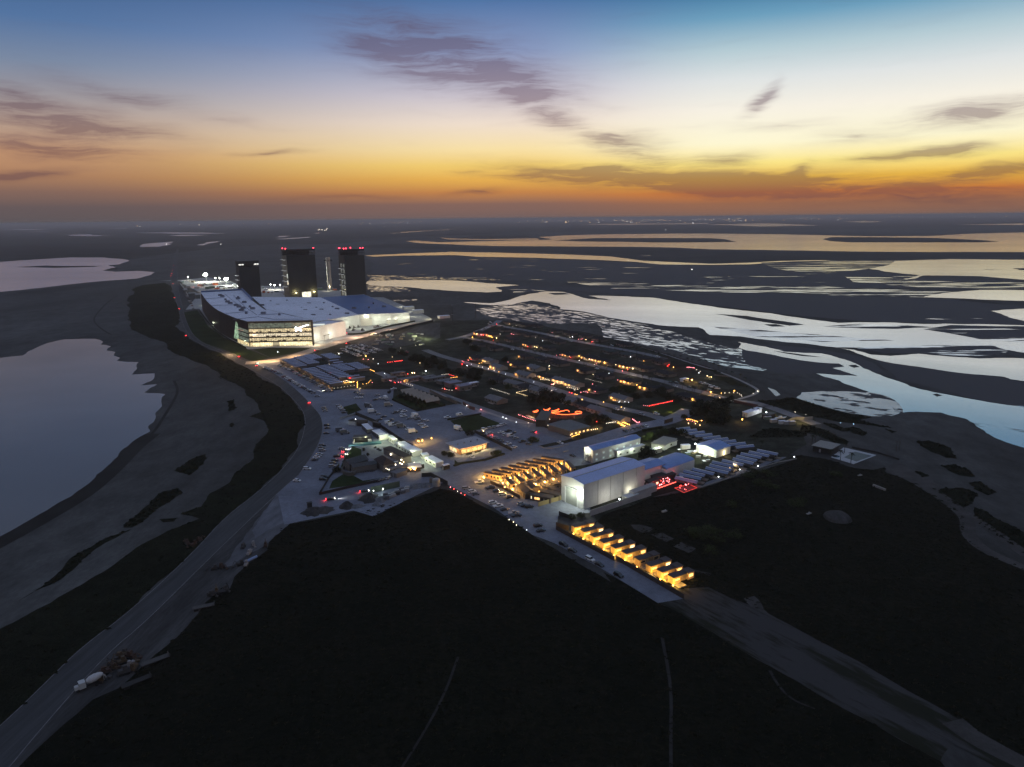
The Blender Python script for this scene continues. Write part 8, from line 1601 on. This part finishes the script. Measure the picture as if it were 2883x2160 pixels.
b = MB(); b.box(-.5, 0, 1.05, 2.6, 1.6, 1.1, tap=.2); b.build('cabin', [paint['white']], bo); b = MB(); b.box(.85, 0, 1.5, .1, 1.3, .5); b.build('windscreen', [m_glass], bo)
fence('RT:530,235 600,205 660,210 720,205', 2.4, m_steel, 'thin goal-like frame on the lit sand court', 'court_frame', 'court frame', .12, 5)
for i, (x, y) in enumerate(((1760, 330), (1850, 345), (1900, 350), (1700, 300), (1950, 350))): container(f'E:{x},{y}', 5, 2.4, 2.4, ycol[(1, 0, 1, 3, 4)[i]], f'{["grey", "white", "grey", "green", "tan"][i]} boat yard box, {ords[sorted([1760, 1850, 1900, 1700, 1950]).index(x)]} from the left below the motor boat', rk_.uniform(0, 2), 'box', 'boat yard boxes', 'yard_box')
tag(MB().box(0, 0, 2.6, 8, 5, .3).box(-3.6, 0, 0, .2, 4, 2.6).box(3.6, 0, 0, .2, 4, 2.6).build('kiosk_canopy', [m_roof], None, g1('b3:460,510'), .6), 'white kiosk canopy left of the bright amber lamp', 'kiosk')
for s, lb in (('RT:1310,430', 'left timber post of the swing frame on the sand'), ('RT:1330,425', 'right timber post of the swing frame on the sand')): tag(MB().cyl(0, 0, 0, 7, .18, n=6).box(0, .9, 6.4, .2, 2, .2).build('timber_post', [m_bark], None, g1(s)), lb, 'post')
# ---------------------------------------------------------------- plant, stockpiles and wrecks at the roadside
def pile(s, r_, h, m_, label, seed, name='stockpile', cat='pile', asp=1.0, rz=0):
    r2 = random.Random(seed); b = MB(); n = 18; vs_ = []
    off = [r2.uniform(.75, 1.2) for _ in range(n)]
    for k, (f, z) in enumerate(((1, 0), (.86, .3), (.66, .65), (.4, .9), (.12, 1.0))):
        for i in range(n): a = 2 * math.pi * i / n; w = r_ * f * (off[i] * (1 - k * .1) + r2.uniform(-.09, .09)); vs_.append((math.cos(a) * w, math.sin(a) * w * asp, z * h * r2.uniform(.85, 1.1)))
    b.add(vs_, [(k * n + i, k * n + (i + 1) % n, (k + 1) * n + (i + 1) % n, (k + 1) * n + i) for k in range(4) for i in range(n)] + [tuple(range(4 * n, 5 * n))])
    q = g1(s); return tag(b.build(name, [m_], None, (q.x, q.y, .05), rz), label, cat, 'stockpiles beside the lane')
m_soil = mat('dark_soil', (.030, .032, .034), .95, noise=dict(oct=[(.5, .3), (2, .3)])); m_gr2 = mat('blue_gravel', (.11, .12, .135), .95, noise=dict(oct=[(.8, .3), (3, .3)]))
for i, (s, r_, h, m_, lb, asp) in enumerate((('M:760,490', 6, 3.2, m_soil, 'dark conical soil pile below the green screen wall', 1), ('M:850,500', 4.5, 1.5, m_gr2, 'flat bluish gravel pile right of the dark soil pile', 1.2), ('M:640,560', 5, 1.2, m_gr2, 'long pale gravel bank at the lane edge', .6), ('M:560,560', 4, 3, m_soil, 'dark peaked pile on the lane edge, left of the gravel bank', 1), ('M:360,590', 6, 1.6, m_sand, 'tan sand pile near the highway corner', 1), ('M:250,610', 6, 2.4, m_soil, 'dark bush-covered pile at the highway corner', 1.1), ('M:820,545', 3, .9, m_gr2, 'small grey pile in front of the flat gravel pile', 1), ('M:1180,380', 5, 1.6, m_gr2, 'grey rubble heap inside the corner fence', 1), ('M:1260,375', 4, 1.8, m_gr2, 'second rubble heap inside the corner fence', 1))):
    pile(s, r_, h, m_, lb, 400 + i, asp=asp, rz=.3)
for i in range(18):
    p = g1(f'M:{900 + (i % 6) * 38 + rk_.uniform(-10, 10)},{492 - (i % 6) * 14 + (i // 6) * 13 - 20}'); n_ = rk_.randrange(2, 5); b = MB()
    for k in range(n_): b.box(rk_.uniform(-.2, .2), rk_.uniform(-.1, .1), k * .55, rk_.uniform(2.2, 3.2), rk_.uniform(1.2, 1.8), .5, rk_.uniform(-.1, .1))
    tag(b.build('material_stack', [(m_gr2, m_steel, m_fwhite, m_soil)[i % 4]], None, (p.x, p.y, .1), R(20 + rk_.uniform(-8, 8))), f'{["bluish slab", "grey metal", "pale board", "dark board"][i % 4]} stack, {ords[i % 6]} from the left in the {["far", "middle", "near"][i // 6]} row of the lane stockyard', 'stack', 'stacks in the lane stockyard')
tag(MB().cyl(0, 0, 0, 3.6, 2.4, 2.2, 14).ball(0, 0, 3.6, 2.2, n=14, k=6, sz=.4).build('wrapped_tank', [mat('plastic_wrap', (.22, .23, .24), .5, noise=dict(oct=[(.8, .2)]))], None, g1('M:1355,370')), 'pale wrapped tank in the corner of the board fence', 'tank')
tag(MB().cyl(0, 0, 0, 3.2, 1.0, .7, 12).build('brown_cask', [m_ftan], None, g1('M:1305,350')), 'brown upright cask inside the corner fence', 'cask')
tag(MB().box(0, 0, 0, 2.4, 2.0, 3.2).box(0, 0, 3.2, 2.8, 2.4, .3).build('guard_box', [m_fdark], None, g1('M:228,575'), .4), 'dark square sentry box at the highway corner', 'sentry box')
# mixer truck, flatbeds and wrecks on the shoulder
p = g1('BL:625,920'); mx_ = tag(empty('mixer_truck', (p.x, p.y, .1), R(-138)), 'white concrete mixer truck on the highway shoulder in the foreground', 'truck')
b = MB(); b.box(0, 0, .8, 8.6, 1.1, .35); b.build('chassis', [m_dark], mx_)
b = MB(); b.box(2.2, 0, .9, 1.9, 2.3, 2.1); b.box(3.7, 0, .9, 1.5, 1.7, 1.1, tap=.12); b.build('cab', [mat('mixer_cab_paint', (.45, .47, .47), .35, coat=.4)], mx_); b = MB(); b.box(3.17, 0, 2.0, .1, 1.9, .8); b.build('windscreen', [m_glass], mx_)
b = MB(); n = 14; prof = [(-3.9, .55), (-3.2, .95), (-1.6, 1.3), (-.2, 1.2), (.9, .7)]
vs_ = [(x, r_ * math.cos(2 * math.pi * i / n), 2.5 - x * .14 + r_ * math.sin(2 * math.pi * i / n)) for x, r_ in prof for i in range(n)]
b.add(vs_, [(k * n + i, k * n + (i + 1) % n, (k + 1) * n + (i + 1) % n, (k + 1) * n + i) for k in range(4) for i in range(n)] + [tuple(range(n)), tuple(range(4 * n, 5 * n))]); b.build('drum', [mat('drum_paint', (.48, .49, .5), .45, noise=dict(oct=[(.6, .15)]))], mx_)
b = MB(); b.tube([(-3.8, 0, 2.7), (-4.5, 0, 2.2), (-4.9, 0, 1.2)], .25, 6); b.box(-4.1, 0, .9, .2, 1.6, 2.2); b.build('chute', [m_steel], mx_)
for x in (-3, -1.8, 3.6):
    for y in (-1, 1):
        w = MB(); w.add([(x + .52 * math.cos(2 * math.pi * i / 10), y * (1.15 - .35 * k), .52 + .52 * math.sin(2 * math.pi * i / 10)) for k in (0, 1) for i in range(10)], [tuple(range(10)), tuple(range(19, 9, -1))] + [(i, i + 10, (i + 1) % 10 + 10, (i + 1) % 10) for i in range(10)]); w.build('wheel', [m_tyre], mx_)
def flatbed(s, rz, L, label, m_):
    q = g1(s); t_ = tag(empty('flatbed_trailer', (q.x, q.y, .1), R(rz)), label, 'trailer', 'flatbed trailers on the shoulder'); b = MB(); b.box(0, 0, .9, L, 2.5, .22); b.box(L / 2, 0, .9, .2, 2.5, 1.0); b.build('deck', [m_], t_)
    for x in (-L * .3, -L * .38):
        for y in (-1, 1): w = MB(); w.box(x, y * 1.0, 0, .9, .35, .9); w.build('wheel', [m_tyre], t_)
m_deck = mat('trailer_deck', (.06, .058, .056), .8, noise=dict(oct=[(.8, .2)]))
for s, rz, L, lb, m_ in (('BL:1075,752', 40, 9, 'grey flatbed trailer right of the junk heap by the mixer truck', m_deck), ('BL:1410,378', 24, 8, 'grey flatbed trailer farther up the highway shoulder', m_deck), ('BL:945,900', 42, 9, 'dark flatbed trailer behind the mixer truck', m_fdark), ('LS:1450,1592', 20, 7, 'dark flatbed trailer at the second machine group', m_fdark)): flatbed(s, rz, L, lb, m_)
m_rust = mat('rusty_steel', (.05, .026, .018), .8, noise=dict(oct=[(1, .3), (4, .3)])); m_rust2 = mat('old_yellow_paint', (.075, .048, .024), .7, noise=dict(oct=[(1, .3)])); m_grim = mat('grimy_steel', (.05, .048, .048), .8, noise=dict(oct=[(1, .3)])); m_tarp = mat('pale_tarpaulin', (.26, .25, .25), .8, noise=dict(oct=[(1, .2)]))
MSET = (m_rust, m_grim, m_rust2, m_tarp); MN = ('rusty', 'grimy dark', 'faded yellow', 'pale covered')
def machine(s, rz, k, label, r2, sc_=1.0):
    q = g1(s); t_ = tag(empty('old_machine', (q.x, q.y, .1), rz), label, 'machine', 'old machines on the highway shoulder'); t_.scale = (sc_,) * 3
    b = MB(); b.box(0, 0, .5, r2.uniform(2.5, 4), 1.6, 1.0, tap=.1); b.box(r2.uniform(-1, 1), 0, 1.5, 1.3, 1.3, 1.2, tap=.15); b.build('body', [MSET[k]], t_)
    b = MB(); b.tube([(1.2, 0, 1.4), (2.6, .2, r2.uniform(2, 3.4)), (3.8, .3, r2.uniform(.6, 1.6))], .16, 5); b.box(3.8, .3, .4, .9, 1.0, .6, .3); b.build('boom', [MSET[k]], t_)
    for y in (-1, 1): b = MB(); b.box(0, y * .8, 0, 3.2, .45, .7, tap=.1); b.build('track', [m_dark], t_)
rm_ = random.Random(44); JP = [(730, 830), (760, 780), (800, 750), (845, 720), (880, 700), (800, 800), (845, 760), (910, 770), (860, 830), (930, 800), (905, 720), (690, 890)]
for i, (x, y) in enumerate(sorted(JP)): k = 3 if (x, y) == (910, 770) else rm_.choice((0, 0, 1, 2)); machine(f'BL:{x},{y}', rm_.uniform(0, 6), k, f'{MN[k]} machine, {ords[i]} from the left in the junk heap behind the mixer truck', rm_, rm_.uniform(.8, 1.15))
for i, (s, k) in enumerate((('LS:1620,1285', 1), ('LS:1690,1270', 3), ('LS:1770,1278', 0), ('LS:1660,1330', 3), ('LS:1600,1400', 1), ('LS:1640,1405', 3), ('LS:1430,1430', 1), ('LS:1480,1420', 0), ('BL:1500,270', 2), ('BL:1560,250', 1), ('BL:1460,290', 1), ('LS:1290,1270', 0), ('LS:1330,1240', 0), ('LS:1250,1260', 0))):
    machine(s, rm_.uniform(0, 6), k, f'{MN[k]} machine, {["left of the top group by the field corner", "middle of the top group by the field corner", "right of the top group by the field corner", "below the top group by the field corner", "left beside the pale blue pipe", "just left of the pale blue pipe", "left of the pair above the shoulder bend", "right of the pair above the shoulder bend", "middle of the group beside the flatbed", "right of the group beside the flatbed", "left of the group beside the flatbed", "middle of the reddish wrecks across the highway", "right of the reddish wrecks across the highway", "left of the reddish wrecks across the highway"][i]}', rm_, .9)
q = g1('LS:1670,1372'); tag(MB().tube([(-3.5, 0, .7), (3.5, 0, .7)], .6, 10).build('blue_pipe', [mat('blue_pipe_paint', (.22, .30, .50), .5)], None, (q.x, q.y, .1), R(58)), 'pale blue pipe length lying on the highway shoulder', 'pipe')
# materials lying on the construction yard by the frontage road
for i, (x, y) in enumerate(sorted((rk_.uniform(1000, 1900), rk_.uniform(480, 690)) for _ in range(34))):
    k = rk_.randrange(5); p = g1(f'a5:{x:.0f},{y:.0f}'); b = MB(); b.box(0, 0, 0, rk_.uniform(3, 9), rk_.uniform(1, 2.6), rk_.uniform(.5, 2.4)); b.box(.6, .4, 0, rk_.uniform(1, 3), 2.6, rk_.uniform(.4, 1.4), .4)
    tag(b.build('pipe_stack', [ycol[k] if k != 2 else m_steel], None, (p.x, p.y, .1), rk_.uniform(0, 3)), f'{["white", "grey", "steel", "green", "tan"][k]} building material pile, {ords[i]} from the left on the gravel yard', 'building material', 'building material on the gravel yard')
for i, s in enumerate(('a5:640,400', 'a5:720,390', 'a5:700,440', 'a5:800,380', 'a5:860,440', 'a5:1080,385', 'a5:1130,375', 'a5:600,350')):
    machine(s, rk_.uniform(0, 6), (1, 3)[i % 2], f'{("grimy dark", "pale covered")[i % 2]} machine, {ords[sorted([640, 720, 700, 800, 860, 1080, 1130, 600]).index(int(s[3:].split(",")[0]))]} from the left in the yard before the white hall', rk_, 1.2)
HAZE = 7e-5
# ---------------------------------------------------------------- air
hz = bpy.data.materials.new('haze'); hz.use_nodes = True
t = hz.node_tree
for n in list(t.nodes):
    if n.type != 'OUTPUT_MATERIAL': t.nodes.remove(n)
pv = t.nodes.new('ShaderNodeVolumePrincipled'); pv.inputs['Color'].default_value = (.95, .88, .87, 1); pv.inputs['Density'].default_value = HAZE; pv.inputs['Anisotropy'].default_value = .0
t.links.new(pv.outputs[0], t.nodes['Material Output'].inputs['Volume'])
me = bpy.data.meshes.new('haze'); bm = bmesh.new(); bmesh.ops.create_cube(bm, size=1)
for v in bm.verts: v.co = Vector((v.co.x * 110000, v.co.y * 110000, (v.co.z + .5) * 156 - 1))
bm.to_mesh(me); me.materials.append(hz)
tag(link('haze', me), None, None, None, 'stuff')
sc.cycles.use_denoising = True
sc.cycles.volume_bounces = 0
sc.cycles.max_bounces = 5; sc.cycles.diffuse_bounces = 2; sc.cycles.glossy_bounces = 3
sc.cycles.use_light_tree = True
sc.cycles.sample_clamp_indirect = 4
wd.cycles.sampling_method = 'MANUAL'; wd.cycles.sample_map_resolution = 512
sc.cycles.adaptive_threshold = .03
